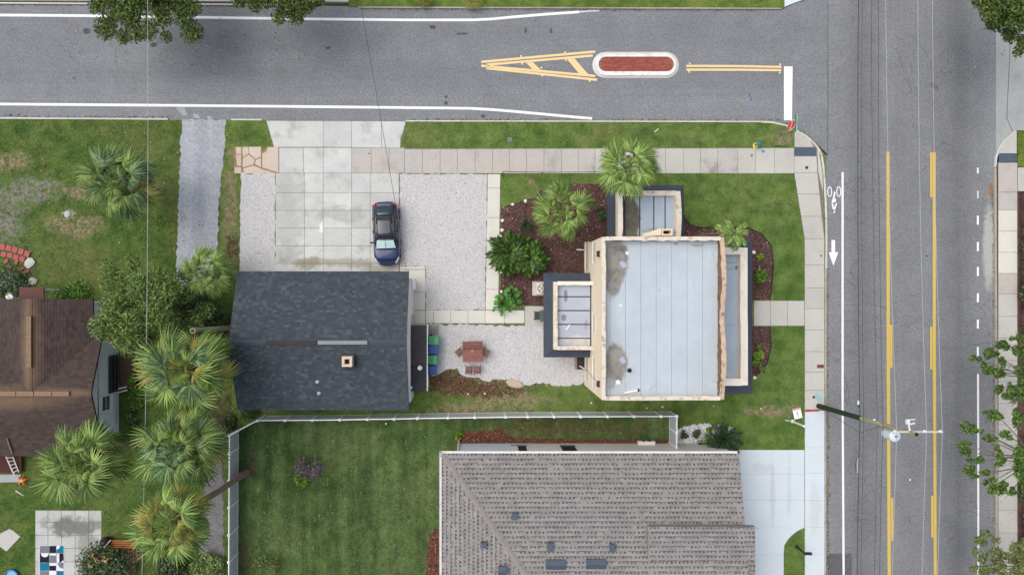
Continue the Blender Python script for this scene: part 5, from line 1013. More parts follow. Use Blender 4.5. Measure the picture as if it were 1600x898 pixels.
# hedge and rail fence along the far right
shrub('hedge', 1612, 470, 17, 1.1, 3600, .09, M_bush, 'dark hedge running behind the sidewalk at the right edge, upper stretch', 'hedge', ry=270, k=40, seed=33)
shrub('hedge', 1613, 790, 17, 1.1, 2600, .09, M_bush, 'dark hedge running behind the sidewalk at the right edge, lower stretch', 'hedge', ry=180, k=30, seed=34)
tag(MB().prism(P([(1590.6, 300), (1640, 300), (1640, 1250), (1591, 1250)], .11), -.2, .11).build('hedge_bed', M_mulch), kind='structure')
def railfence(pts, hgt, post_every, label, mat, name='rail_fence', rails=(1.0, .5), pr=.025, feet=False):
    w_ = P(pts, .1); t = thing(name, w_[0], label, 'fence')
    for a, b in zip(w_, w_[1:]):
        L = (b - a).length; n = max(1, round(L / post_every))
        for i in range(n + (1 if b is w_[-1] else 0)):
            p = a + (b - a) * (i / n); MB().tube([p, p + Vector((0, 0, hgt))], pr, 6).build('post', mat, t)
        for rr in rails:
            q, s = a + Vector((0, 0, hgt * rr)), b + Vector((0, 0, hgt * rr)); MB().tube([q, s], pr * .8, 6).build('rail', mat, t)
railfence([(785, 274.6), (785, 271.6), (846, 272.6), (935, 272.2)], .85, 2.8, 'low black pipe rail along the sidewalk edge left of the fan palm', M_black, rails=(1.0,))
railfence([(1593, 303), (1593, 560)], .9, 2.4, 'black metal fence in front of the hedge at the right edge', M_black, rails=(1.0, .15))
def edging(pts, label):
    w_ = [U(x, y, .12) for x, y in pts]; o = MB().tube(w_, .045, 6).build('bed_edging', M_black); tag(o, label, 'bed edging', 'black edging of the front beds')
edging([(1064, 300), (1065.5, 330), (1070, 341), (1079, 352), (1096, 356), (1130, 355.5), (1168, 356), (1190, 365), (1205, 385), (1208.5, 412), (1206, 445), (1203, 468)], 'black edging curving round the narrow bed above the front walk')
edging([(1203, 510.5), (1204.5, 540), (1199, 566), (1189, 580), (1178, 588.5)], 'black edging curving round the narrow bed below the front walk')

# ------------------------------------------------------------ white vinyl fence
M_vinyl = simple('white_vinyl', S(232, 236, 240), .45, .4, var=.04, scale=1, grain=.03)
M_vgrey = simple('grey_vinyl', S(186, 190, 192), .5, .4, var=.08, scale=1, grain=.05)  # panels and boards, a greyer tone than posts and rails
fen = thing('vinyl_fence', U(414, 649, .1), 'white vinyl privacy fence around the lawn of the grey-roofed house', 'fence')
FZ = 1.86; tops = [(402, 657), (445, 656.6), (488, 656.4), (531, 655.8), (573.5, 655), (616, 654.6), (652.5, 653.6), (700, 653), (742, 652.4), (790.5, 651.6), (825, 651.4), (866, 651.2), (908, 651), (950, 650.8), (991, 650.6), (1033.5, 650.5), (1058, 650)]
def fence_run(tp, skip_first=False, gate=None):
    q = [Vector((*U(x, y, FZ)[:2], .1)) for x, y in tp]
    for i, p in enumerate(q):
        if i == 0 and skip_first: continue
        MB().box((p.x, p.y, .97), (.127, .127, 1.78)).build('post', M_vinyl, fen); MB().add([(p.x - .085, p.y - .085, 1.86), (p.x + .085, p.y - .085, 1.86), (p.x + .085, p.y + .085, 1.86), (p.x - .085, p.y + .085, 1.86), (p.x, p.y, 1.95), (p.x - .085, p.y - .085, 1.83), (p.x + .085, p.y - .085, 1.83), (p.x + .085, p.y + .085, 1.83), (p.x - .085, p.y + .085, 1.83)], [(0, 1, 4), (1, 2, 4), (2, 3, 4), (3, 0, 4), (5, 6, 1, 0), (6, 7, 2, 1), (7, 8, 3, 2), (8, 5, 0, 3)]).build('post_cap', M_vinyl, fen)
    for i, (a, b) in enumerate(zip(q, q[1:])):
        d = (b - a); L = d.length - .13; rz = math.atan2(d.y, d.x); c = (a + b) / 2
        pn = MB().box((c.x, c.y, .95), (L, .018, 1.52), rz).build('panel', M_vgrey, fen); m = MB(); u = d.normalized(); s = Vector((-u.y, u.x, 0)); n = max(2, round(L / .28))
        for k in range(n):
            pc = c + u * (L * ((k + .5) / n - .5))
            MB().box((pc.x, pc.y, .95), (L / n - .022, .034, 1.50), rz).build('board', M_vgrey, pn)
        for z, h in ((1.76, .15), (.15, .13)): MB().box((c.x, c.y, z), (L, .055, h), rz).build('rail', M_vinyl, fen)
fence_run(tops); fence_run([(1058, 650), (1058, 676), (1057.5, 699)], True); fence_run([(402, 657), (358, 680)], True); fence_run([(358, 680), (358, 708), (357.6, 751), (357.4, 793), (357.2, 836), (357, 878), (357, 920), (357, 1010)], True)
def spray(name, pts, mat, z=.1265): MB().prism(P(pts, z), z - .003, z).build(name, mat, sw)
# ------------------------------------------------------------ median island
med = thing('median_island', U(993, 101.5, 0), 'capsule-shaped traffic island with red brick top and white kerb', 'traffic island')
def capsule(x0, x1, y0, y1, z, n=10):
    r = (y1 - y0) / 2; cy = (y0 + y1) / 2; p = []
    for k in range(n + 1): a = -math.pi / 2 + math.pi * k / n; p.append((x1 - r + r * math.cos(a), cy + r * math.sin(a)))
    for k in range(n + 1): a = math.pi / 2 + math.pi * k / n; p.append((x0 + r + r * math.cos(a), cy + r * math.sin(a)))
    return [Vector(q[:]) for q in P(p, z)]
def frame_prism(o, i, z0, z1, o1=None):
    n = len(o); m = MB(); o1 = o1 or o; vs = [(q.x, q.y, z0) for q in o] + [(q.x, q.y, z1) for q in o1] + [(q.x, q.y, z1 + .01) for q in i] + [(q.x, q.y, z0) for q in i]
    fs = []
    for k in range(n): j = (k + 1) % n; fs += [(k, j, n + j, n + k)[::-1], (n + k, n + j, 2 * n + j, 2 * n + k)[::-1], (2 * n + k, 2 * n + j, 3 * n + j, 3 * n + k)[::-1]]
    return m.add(vs, fs)
M_wkerb = stain_wall('painted_kerb', S(226, 226, 226), S(176, 172, 166), .6, 2.5)
ia = capsule(935, 1053, 89, 112, .12); frame_prism(capsule(925.5, 1061, 81.5, 122.3, .0), capsule(931, 1056.5, 85.5, 118, .12), .0, .05, capsule(928, 1059, 83, 120.5, .05)).build('gutter_pan', M_kerb, med)
frame_prism(capsule(929.6, 1057.6, 84.4, 119, .05), ia, .02, .15, capsule(930.6, 1056.8, 85.2, 118, .15)).build('kerb', M_wkerb, med)
MB().prism(ia, .02, .125).build('mortar_bed', simple('brick_mortar', S(150, 110, 100), .9, .2), med)
M_brick = tint('red_brick', [S(134, 70, 64), S(150, 82, 74), S(162, 94, 84), S(142, 76, 68)], nscale=1.5, var=.08)
bm = MB(); xa, xb = min(q.x for q in ia), max(q.x for q in ia); ya, yb = min(q.y for q in ia), max(q.y for q in ia); bw, bh_ = .21, .105
for j in range(int((yb - ya) / bh_) + 1):
    for i in range(int((xb - xa) / bw) + 2):
        x = xa + bw * (i + .5 * (j % 2)); y = ya + bh_ * (j + .5); ok = inpoly(np.array([x - bw * .45, x + bw * .45]), np.array([y, y]), [tuple(q) for q in ia])
        if ok.all(): bm.box((x, y, .128 + random.uniform(0, .006)), (bw - .012, bh_ - .012, .03))
tag(bm.build('brick', M_brick, med), kind='stuff')

# ------------------------------------------------------------ parked car
M_car = M('blue_car_paint', .32, .5, .35); M_car.col(S(20, 42, 86)); M_car.b.inputs['Coat Weight'].default_value = 1.0; M_car.b.inputs['Coat Roughness'].default_value = .05; M_car = M_car.m
M_cglass = M('car_glass', .04, .6); M_cglass.col(S(34, 50, 64)); M_cglass = M_cglass.m
M_rglass = M('tinted_roof_glass', .06, .6); M_rglass.col(S(38, 42, 54)); M_rglass = M_rglass.m
M_shade = simple('silver_sunshade', S(188, 216, 216), .5, .4, var=.1, scale=5); M_red = M('tail_lamp_red', .2, .6); M_red.col(S(190, 22, 40)); M_red = M_red.m
M_lamp = M('head_lamp_clear', .1, .6); M_lamp.col(S(200, 205, 210)); M_lamp = M_lamp.m; M_tyre = simple('tyre_rubber', S(36, 36, 38), .9, .2); M_rim = simple('alloy_rim', S(150, 152, 156), .4, .5, .7)
cc = U(604, 365.5, .6); car = thing('parked_car', (cc.x, cc.y, .122), 'dark blue hatchback parked nose-first against the charcoal-roofed outbuilding', 'car', rz=math.pi + .045)
secs = [(-2.17, .22, .50, .82, .86), (-2.15, .50, .46, .88, .92), (-2.08, .72, .36, .94, .98), (-1.95, .82, .29, .97, 1.03), (-1.6, .88, .24, .98, 1.04), (-.9, .90, .22, .95, 1.0), (0, .905, .22, .93, .97), (.8, .90, .22, .92, .98), (1.15, .895, .22, .90, .97), (1.55, .875, .23, .85, .92), (1.82, .82, .25, .77, .86), (1.99, .72, .30, .69, .77), (2.11, .56, .36, .61, .68), (2.18, .34, .42, .55, .60), (2.21, .14, .44, .52, .56)]
vs = []; fs = []; np_ = 14
for y, w_, zl, zb, zt in secs:
    half = [(w_ * .84, zl), (w_ * .97, zl + .10), (w_, (zl + zb) * .5), (w_ * .985, zb - .10), (w_ * .93, zb), (w_ * .70, zt - .015), (w_ * .30, zt)]
    vs += [(x, y, z) for x, z in half] + [(-x, y, z) for x, z in half[::-1]]
for i in range(len(secs) - 1):
    for k in range(np_): fs.append((i * np_ + k, i * np_ + (k + 1) % np_, (i + 1) * np_ + (k + 1) % np_, (i + 1) * np_ + k))
fs += [tuple(range(np_))[::-1], tuple((len(secs) - 1) * np_ + k for k in range(np_))]
def subsurf(o, lv=2):
    md = o.modifiers.new('smooth', 'SUBSURF'); md.levels = lv; md.render_levels = lv; o.data.polygons.foreach_set('use_smooth', [True] * len(o.data.polygons)); return o
body = subsurf(MB().add(vs, fs).build('body', M_car, car, local=True))
# glasshouse: rings from front to back (half width at belt, belt z, half width at roof, roof z, y at belt, y at roof)
gh = [(.64, .965, .55, 1.37, 1.12, .42), (.76, .945, .605, 1.405, .88, .30), (.81, .935, .64, 1.44, .25, -.05), (.815, .95, .64, 1.445, -.55, -.55), (.79, .975, .62, 1.41, -1.25, -1.05), (.72, 1.01, .58, 1.34, -1.74, -1.30), (.62, 1.03, .52, 1.29, -1.92, -1.40)]
v = []; f = []
for wb, zb, wr, zr, yb_, yr in gh: v += [(-wb, yb_, zb - .03), (-wr, yr, zr), (-wr * .5, yr, zr + .022), (0, yr, zr + .03), (wr * .5, yr, zr + .022), (wr, yr, zr), (wb, yb_, zb - .03)]
for i in range(len(gh) - 1):
    for k in range(6): f.append((i * 7 + k, i * 7 + k + 1, (i + 1) * 7 + k + 1, (i + 1) * 7 + k))
f += [tuple(range(7)), tuple(range(42, 49))[::-1]]
M_cab = M('black_car_trim', .25, .5); M_cab.col(S(18, 22, 34)); M_cab = M_cab.m
cab = MB().add(v, f).build('cabin', M_cab, car, local=True)
def panel(name, mat, quad, nu=4, nv=3, bulge=.02, off=.012, parent=None):
    """curved pane over a quad a,b,c,d"""
    a, b, c, d = [Vector(q) for q in quad]; n = (b - a).cross(d - a).normalized(); n = n if n.z > 0 or abs(n.z) < .3 and n.x * (a.x + b.x) > 0 else -n; V = []
    for j in range(nv + 1):
        for i in range(nu + 1):
            s, t = i / nu, j / nv; p = a.lerp(b, s).lerp(d.lerp(c, s), t); V.append(p + n * (off + bulge * 4 * s * (1 - s)))
    Fq = [(j * (nu + 1) + i, j * (nu + 1) + i + 1, (j + 1) * (nu + 1) + i + 1, (j + 1) * (nu + 1) + i) for j in range(nv) for i in range(nu)]
    o = MB().add(V, Fq).build(name, mat, parent or car, local=True, smooth=True); md = o.modifiers.new('thick', 'SOLIDIFY'); md.thickness = .008; return o
panel('windscreen', M_cglass, [(-.72, 1.06, .955), (.72, 1.06, .955), (.585, .40, 1.375), (-.585, .40, 1.375)], 6, 3, .06, .02)
panel('roof_panel', M_rglass, [(-.555, .33, 1.415), (.555, .33, 1.415), (.545, -1.04, 1.42), (-.545, -1.04, 1.42)], 6, 4, .035, .02)
panel('rear_window', M_cglass, [(-.54, -1.14, 1.40), (.54, -1.14, 1.40), (.62, -1.84, 1.06), (-.62, -1.84, 1.06)], 6, 3, .05, .03)
for s in (-1, 1):
    panel('side_window', M_cglass, [(s * .80, .62, .96), (s * .81, -.30, .965), (s * .655, -.30, 1.395), (s * .635, .16, 1.37)], 3, 2, .01, .012)
    panel('side_window', M_cglass, [(s * .81, -.38, .97), (s * .79, -1.25, .995), (s * .635, -1.02, 1.38), (s * .652, -.38, 1.395)], 3, 2, .01, .012)
    MB().tube([(s * .635, .36, 1.41), (s * .66, -.3, 1.465), (s * .635, -1.1, 1.42)], .018, 6).build('roof_rail', M_black, car, local=True)
    mm = MB().box((s * .97, .60, 1.0), (.20, .13, .14)).build('wing_mirror', M_cab, car, local=True); md = mm.modifiers.new('b', 'BEVEL'); md.width = .04; md.segments = 3
    MB().box((s * .885, .60, .955), (.12, .05, .05)).build('mirror_arm', M_black, car, local=True)
    panel('head_lamp', M_lamp, [(s * .81, 1.58, .81), (s * .80, 1.80, .73), (s * .58, 2.04, .665), (s * .53, 1.97, .73)], 3, 2, .01, .022)
    panel('tail_lamp', M_red, [(s * .83, -1.74, .985), (s * .55, -1.97, 1.03), (s * .55, -2.08, .92), (s * .83, -1.93, .90)], 4, 2, .012, .03)
    for y in (-.05, -.95): MB().box((s * .90, y - .1, .84), (.03, .2, .03)).build('door_handle', M_car, car, local=True)
    for y in (1.32, -1.32):
        w_ = MB(); w_.tube([(s * .70, y, .31), (s * .73, y, .31), (s * .87, y, .31), (s * .90, y, .31)], [.27, .31, .31, .28], 20); wo = w_.build('wheel', M_tyre, car, local=True); MB().tube([(s * .89, y, .31), (s * .905, y, .31)], [.19, .18], 14).build('rim', M_rim, wo, local=True)
        MB().tube([(s * .66, y, .34), (s * .882, y, .34)], .36, 18).build('wheel_arch', M_black, car, local=True)
MB().box((0, 2.085, .53), (.70, .09, .16)).build('grille', M_black, car, local=True); MB().box((0, 2.13, .38), (.5, .03, .11)).build('number_plate', M_frame, car, local=True); MB().box((0, -2.115, .72), (.5, .03, .11)).build('number_plate', M_frame, car, local=True)
for s in (-1, 1): MB().tube([(s * .02, 1.13, .972), (s * .32, 1.14, .985), (s * .62, 1.08, .972)], .014, 5).build('wiper', M_black, car, local=True)
MB().add([(-.62, .02 + 1.16, .93), (.62, 1.18, .93), (.60, 1.22, .915), (-.60, 1.22, .915)], [(0, 1, 2, 3)]).build('cowl', M_black, car, local=True)
# folding sunshade standing behind the windscreen, seen through it
shp = [(-.66, .985, 1.075), (-.012, 1.0, 1.150), (-.012, .50, 1.425), (-.555, .48, 1.375)]
sh = thing('sunshade', car.matrix_basis @ Vector((0, .75, 1.2)), 'pale silver sunshade in the windscreen of the blue hatchback', 'sunshade', rz=math.pi + .045)
for s in (-1, 1):
    q = [Vector((s * x * -1 if s > 0 else x, y, z)) for x, y, z in shp]; q = [p - Vector((0, .75, 1.2)) + Vector((0, .028, .045)) for p in q]; o = MB().add(q, [(0, 1, 2, 3)]).build('shade_panel', M_shade, sh, local=True); md = o.modifiers.new('t', 'SOLIDIFY'); md.thickness = .006
MB().tube([Vector((-.02, .27, .04 - .05)), Vector((.02, .02, .17)), Vector((-.01, -.21, .215))], .01, 5).build('cord', M_black, sh, local=True)

spray('white_patch', [(499, 352), (501.5, 350), (502, 346), (504.5, 346), (504.8, 363), (500.5, 363), (497.5, 359), (500, 357)], M_wkerb, .127)
# ------------------------------------------------------------ wheelie bins
M_bg = simple('green_bin_plastic', S(72, 148, 104), .5, .4, var=.06); M_bb = simple('blue_bin_plastic', S(40, 74, 138), .5, .4, var=.06)
for i, (x, y, mt, lb) in enumerate(((677.5, 531.5, M_bg, 'green wheelie bin nearest the pale path, first of the row along the lean-to'), (676.5, 546, M_bb, 'blue wheelie bin between the two green bins along the lean-to'), (675, 562, M_bg, 'green wheelie bin between the two blue bins along the lean-to'), (673.5, 578, M_bb, 'blue wheelie bin at the grass end of the row along the lean-to'))):
    c = U(x, y, 1.05); t = thing('wheelie_bin', (c.x, c.y, .11), lb, 'bin', 'wheelie bins along the lean-to', rz=math.pi / 2 * 3 + (-.02, .03, -.03, .05)[i])
    m = MB(); a, b = (.25, .27), (.30, .36); m.add([(-a[0], -a[1], .06), (a[0], -a[1], .06), (a[0], a[1], .06), (-a[0], a[1], .06), (-b[0], -b[1], .98), (b[0], -b[1], .98), (b[0], b[1], .98), (-b[0], b[1], .98)], [(0, 3, 2, 1), (4, 5, 6, 7), (0, 1, 5, 4), (1, 2, 6, 5), (2, 3, 7, 6), (3, 0, 4, 7)]); m.build('body', mt, t, local=True)
    m = MB()
    if mt is M_bg:
        for s in (-1, 1): m.add([(-.31, .03 * s, 1.005), (.31, .03 * s, 1.005), (.31, .37 * s, 1.0), (-.31, .37 * s, 1.0), (-.27, .05 * s, 1.045), (.27, .05 * s, 1.045), (.27, .33 * s, 1.04), (-.27, .33 * s, 1.04)], [(4, 5, 6, 7), (0, 1, 5, 4), (1, 2, 6, 5), (2, 3, 7, 6), (3, 0, 4, 7)])
        m.box((0, 0, 1.0), (.62, .10, .02))
    else: m.add([(-.32, -.37, .99), (.32, -.37, .99), (.32, .38, .99), (-.32, .38, .99), (-.26, -.27, 1.07), (.26, -.27, 1.07), (.27, .34, 1.03), (-.27, .34, 1.03)], [(4, 5, 6, 7), (0, 1, 5, 4), (1, 2, 6, 5), (2, 3, 7, 6), (3, 0, 4, 7)])
    m.build('lid', mt, t, local=True); MB().tube([(-.26, -.42, .96), (.26, -.42, .96)], .018, 6).build('handle', mt, t, local=True)
    for s in (-1, 1): MB().tube([(s * .27, -.26, .12), (s * .33, -.26, .12)], .12, 14).build('wheel', M_tyre, t, local=True)
# low trellis behind the bins
c = U(676.5, 515, .11); t = thing('wire_crate', c, 'rusty wire crate at the path end of the bin row', 'crate'); m = MB()
for k in range(6): m.tube([(-.36 + k * .144, -.3, .0), (-.36 + k * .144, .3, .0)], .012, 4); m.tube([(-.36, -.3 + k * .12, .28), (.36, -.3 + k * .12, .28)], .012, 4); m.tube([(-.36 + k * .144, -.3, .28), (-.36 + k * .144, .3, .28)], .012, 4)
for sx_, sy_ in ((-1, -1), (1, -1), (1, 1), (-1, 1)): m.tube([(sx_ * .36, sy_ * .3, 0), (sx_ * .36, sy_ * .3, .28)], .014, 4)
m.build('wire_frame', simple('rusty_wire', S(104, 84, 76), .8, .3), t, local=True)

# ------------------------------------------------------------ picnic table and folding chairs
M_wood = M('reddish_wood', .6, .3); M_wood.col(M_wood.mult(M_wood.mix(M_wood.objrand(), S(104, 64, 58), S(138, 90, 80)), M_wood.noise(1.0, 4, .6, stretch=(2, 14, 2)), .75, 1.3)); M_wood = M_wood.m
c = U(738.5, 549, .75); tb = thing('patio_table', (c.x, c.y, .112), 'square reddish wooden patio table on the white gravel', 'table', rz=.03)
for i in range(7): MB().box((0, -.60 + i * .2, .73), (1.36, .185, .03)).build('plank', M_wood, tb, local=True)
for s in (-1, 1):
    MB().box((s * .5, 0, .68), (.07, 1.3, .06)).build('batten', M_wood, tb, local=True)
    for q in (-1, 1): MB().box((s * .58, q * .52, .35), (.07, .07, .70)).build('leg', M_wood, tb, local=True)
st = MB(); n = 10; pts = [((.16 if k % 2 == 0 else .07) * math.cos(k * math.pi / 5), (.16 if k % 2 == 0 else .07) * math.sin(k * math.pi / 5)) for k in range(10)]
o = st.add([(x, y, .748) for x, y in pts] + [(x, y, .762) for x, y in pts], [tuple(range(10, 20))] + [(k, (k + 1) % 10, 10 + (k + 1) % 10, 10 + k) for k in range(10)]); so_ = o.build('starfish_ornament', simple('ochre_ornament', S(176, 136, 66), .8, .2)); so_.location = (c.x - .02, c.y + .03, .112 + .002); tag(so_, 'ochre star-shaped ornament lying on the middle of the wooden patio table', 'ornament')
def chair(px, py, rz, label):
    c = U(px, py, .45); t = thing('folding_chair', (c.x, c.y, .112), label, 'chair', 'folding chairs around the patio table', rz=rz)
    for i in range(5): MB().box((0, -.16 + i * .085, .44), (.42, .068, .02)).build('seat_slat', M_wood, t, local=True)
    for s in (-1, 1):
        MB().tube([(s * .21, .26, 0), (s * .21, -.10, .46), (s * .21, -.28, .86)], .02, 5).build('back_leg', M_wood, t, local=True); MB().tube([(s * .185, -.30, 0), (s * .185, .20, .44)], .018, 5).build('front_leg', M_wood, t, local=True)
    for i in range(4): z = .56 + i * .085; MB().box((0, -.145 - i * .038, z), (.42, .02, .06)).build('back_slat', M_wood, t, local=True)
chair(718.5, 549.5, R(-90 + 40), 'folding chair set askew at the left side of the patio table'); chair(758, 550, R(90 - 28), 'folding chair set askew at the right side of the patio table')
chair(732.5, 577, R(0), 'folding chair below the patio table, left one of the pair'); chair(746, 576.5, R(0), 'folding chair below the patio table, right one of the pair')

# ------------------------------------------------------------ grill, air conditioner, steps
c = U(843, 493, 1.0); g = thing('barbecue_grill', (c.x, c.y, .13), 'black barbecue grill with a side shelf on the concrete pad by the west wing', 'grill')
MB().box((-.16, 0, .85), (.36, .56, .14)).build('firebox', M_black, g, local=True); gm = MB()
for k in range(8): gm.box((-.16, -.25 + k * .07, .935), (.32, .018, .012))
for k in range(3): gm.box((-.27 + k * .11, 0, .928), (.02, .54, .012))
gm.build('grate', simple('grill_grate', S(92, 92, 94), .5, .4, .4), g, local=True); gl = MB(); gl.add([(.04, -.40, .93), (.44, -.40, .93), (.44, .36, .93), (.04, .36, .93), (.07, -.36, 1.08), (.40, -.36, 1.10), (.40, .32, 1.10), (.07, .32, 1.08)], [(4, 5, 6, 7), (0, 1, 5, 4), (1, 2, 6, 5), (2, 3, 7, 6), (3, 0, 4, 7)]).build('hood', simple('slate_hood', S(70, 80, 88), .4, .5), g, local=True)
for sx_ in (-.3, .36):
    for sy_ in (-.24, .24): MB().box((sx_, sy_, .40), (.05, .05, .80)).build('leg', M_black, g, local=True)
c = U(845.5, 450.5, .8); ac = thing('air_conditioner', (c.x, c.y, .115), 'air conditioner unit with a round fan on a pad in the mulch', 'air conditioner')
MB().box((-.05, 0, .03), (1.0, .98, .09)).build('pad', M_walk2, ac, local=True); MB().box((.04, 0, .42), (.70, .74, .70)).build('casing', M_copw, ac, local=True)
MB().lathe((.05, 0, .765), [(.31, 0), (.31, .03), (.27, .035), (.26, .0)], 24).build('fan_ring', M_dark, ac, local=True)
fb = MB()
for k in range(5): a = k * 1.2566; fb.add([(.05 + .05 * math.cos(a), .05 * math.sin(a), .775), (.05 + .25 * math.cos(a - .3), .25 * math.sin(a - .3), .78), (.05 + .25 * math.cos(a + .3), .25 * math.sin(a + .3), .79)], [(0, 1, 2)])
fb.lathe((.05, 0, .77), [(.07, 0), (.06, .03)], 12); fb.build('fan', simple('fan_grey', S(120, 132, 142), .4, .5, .4), ac, local=True)
stp = thing('back_steps', U(909, 571, .11), 'dark weathered plank steps at the back wall of the cream house', 'steps'); M_dwood = simple('weathered_dark_wood', S(66, 58, 54), .85, .2, var=.25, scale=4)
for i in range(8): a = U(902.6 + i * 1.35, 558, .5); b = U(902.6 + i * 1.35, 577, .5); MB().box((a.x, (a.y + b.y) / 2, .42), (.052, a.y - b.y, .04)).build('plank', M_dwood, stp)
for y in (560, 575): a = U(902, y, .3); b = U(912.5, y, .3); MB().box(((a.x + b.x) / 2, a.y, .255), (b.x - a.x, .06, .29)).build('bearer', M_dwood, stp)
a = U(899.5, 558, .2); b = U(899.5, 577, .2); MB().box((a.x, (a.y + b.y) / 2, .2), (.16, a.y - b.y, .05)).build('tread', simple('pinkish_step', S(160, 140, 130), .85, .2), stp)
rk = U(804.5, 599.5, .11); rm = MB(); rr_ = random.Random(5); rm.lathe((0, 0, 0), [(.3, -.02), (.36, .08), (.30, .17), (.14, .22)], 14); rm.v = [(x * 1.75 * (1 + rr_.uniform(-.06, .06)), y * .75 * (1 + rr_.uniform(-.08, .08)), z + rr_.uniform(-.015, .015)) for x, y, z in rm.v]
ro = rm.build('boulder', simple('beige_boulder', S(186, 170, 150), .9, .2, var=.2, scale=4)); ro.location = rk; ro.rotation_euler = (0, 0, R(-12)); tag(ro, 'long beige boulder at the grass edge of the white gravel patio', 'boulder')

# ------------------------------------------------------------ white edging rocks and scraps in the grass
M_rock = simple('white_rock', S(226, 222, 216), .85, .2, var=.12, scale=6)
def rock(px, py, r, label, mat=None, group=None, z=.11, flat=.7, cat='rock'):
    c = U(px, py, z); m = MB(); q = random.Random(int(px * 7 + py)); m.lathe((0, 0, 0), [(r * .85, -.02), (r, r * .25), (r * .7, r * flat), (r * .2, r * flat * 1.2)], 7); m.v = [(x * (1 + q.uniform(-.2, .2)), y * (1 + q.uniform(-.2, .2)), zz) for x, y, zz in m.v]
    o = m.build('rock', mat or M_rock); o.location = c; o.rotation_euler = (0, 0, q.uniform(0, 3)); return tag(o, label, cat, group)
GR = 'white rocks along the pale path'
for x, y, r, lb in ((801, 319.5, .11, 'white rock at the top left corner of the mulch bed'), (821, 314, .13, 'white rock on the mulch edge left of the fan palm in the bed'), (841, 309.5, .10, 'white rock on the mulch edge just above the fan palm in the bed'), (785, 344.5, .13, 'white rock by the path above the split-leaf plants, upper one'), (784.5, 359.5, .13, 'white rock by the path above the split-leaf plants, lower one'), (782.5, 369, .09, 'small white rock touching the tip of the split-leaf plant'), (782.5, 424, .15, 'white rock by the path just below the split-leaf plants'), (783.5, 455.5, .11, 'white rock by the path above the broad-leaved plant')): rock(x, y, r, lb, None, GR)
rock(1177.6, 394.5, .14, 'white rock against the pent roof corner of the east porch, upper bed'); rock(1179, 589.5, .12, 'white rock at the bottom tip of the lower narrow bed')
rock(106, 334, .24, 'pale rock lying on the left front lawn below the lone fan palm', M_walk2, flat=.5)
for x, y, r, lb in ((924, 629, .07, 'small white pebble in the grass below the flat roof corner'), (1035, 635.5, .07, 'white pebble in the grass above the fence right end'), (1011, 637, .05, 'tiny white pebble in the grass left of its twin above the fence'), (731, 615, .07, 'white pebble on the red dirt, left one of two'), (757.5, 614.5, .07, 'white pebble on the red dirt, right one of two'), (603, 661.5, .07, 'white pebble in the grass just inside the long fence'), (1115, 634, .05, 'tiny white pebble in the grass below the pent roof'), (1189, 638, .05, 'tiny white pebble in the grass toward the sidewalk')): rock(x, y, r, lb)
st = U(1026, 204, .12); o = MB().tube([(-.17, -.06, 0), (.17, .06, 0)], .035, 6).build('stick', M_copw); o.location = st; o.rotation_euler = (0, 0, .4); tag(o, 'pale stick lying in the roadside grass above the sidewalk palm', 'stick')
MB_ = MB().box((0, 0, 0), (.34, .30, .06)).build('meter_box', simple('grey_meter_lid', S(120, 118, 122), .8, .2)); MB_.location = U(796.5, 218.5, .12); tag(MB_, 'grey utility box lid sunk in the roadside grass', 'utility box')
def lid(px, py, r, label, mat, square=None):
    c = U(px, py, .12); t = thing('manhole', c, label, 'manhole')
    if square:
        MB().box((0, 0, .006), (square[0], square[1], .012)).build('cover', mat, t, local=True); m = MB()
        for k in range(5): m.box((0, -square[1] / 2 + square[1] * (k + .5) / 5, .014), (square[0] * .86, square[1] * .07, .008))
        m.build('rib', mat, t, local=True)
    else: MB().lathe((0, 0, 0), [(r, 0), (r * .96, .012), (r * .8, .014)], 16).build('cover', mat, t, local=True); MB().box((0, 0, .016), (r * .7, r * .18, .008)).build('slot', M_black, t, local=True)
lid(1282, 572, 0, 'rust-brown rectangular meter lid in the right sidewalk', simple('rusty_lid', S(112, 74, 66), .8, .3, var=.2, scale=8), (.46, .24)); lid(1260.5, 262, .11, 'dark round lid in the corner sidewalk below the tactile mat', M_dark); lid(1283, 399.5, .06, 'small dark round lid in the sidewalk beside the road arrow', M_dark); lid(1271.5, 620, .09, 'black round lid near the utility pole foot', M_black); lid(576.5, 240, .05, 'tiny dark cap in the drive slabs above the parked car', M_dark)
M_spray = simple('pale_blue_spray', S(120, 168, 196), .8, .2, var=.25, scale=10); M_reds = simple('red_spray', S(186, 60, 62), .8, .2, var=.2, scale=6)
spray('spray_mark', [(1189, 235), (1192, 233.5), (1195.5, 235.5), (1195, 238.5), (1190.5, 239)], M_spray); spray('spray_mark', [(1191, 235.4), (1193.6, 235), (1193.8, 237.6), (1191.4, 237.8)], M_blue, .1285)
spray('spray_mark', [(1173, 241.5), (1175.4, 240.6), (1177, 243), (1175, 245.4), (1172.8, 244.6)], simple('grey_spray', S(112, 124, 134), .8, .2))
spray('spray_mark', [(1258, 640.6), (1265, 639.6), (1270, 641), (1279, 639.4), (1280, 642.4), (1258, 643.2)], M_reds, .129)
spray('spray_mark', [(1274, 612), (1282, 616), (1286, 624), (1280, 628), (1273, 622)], simple('teal_spray', S(150, 184, 186), .8, .2))

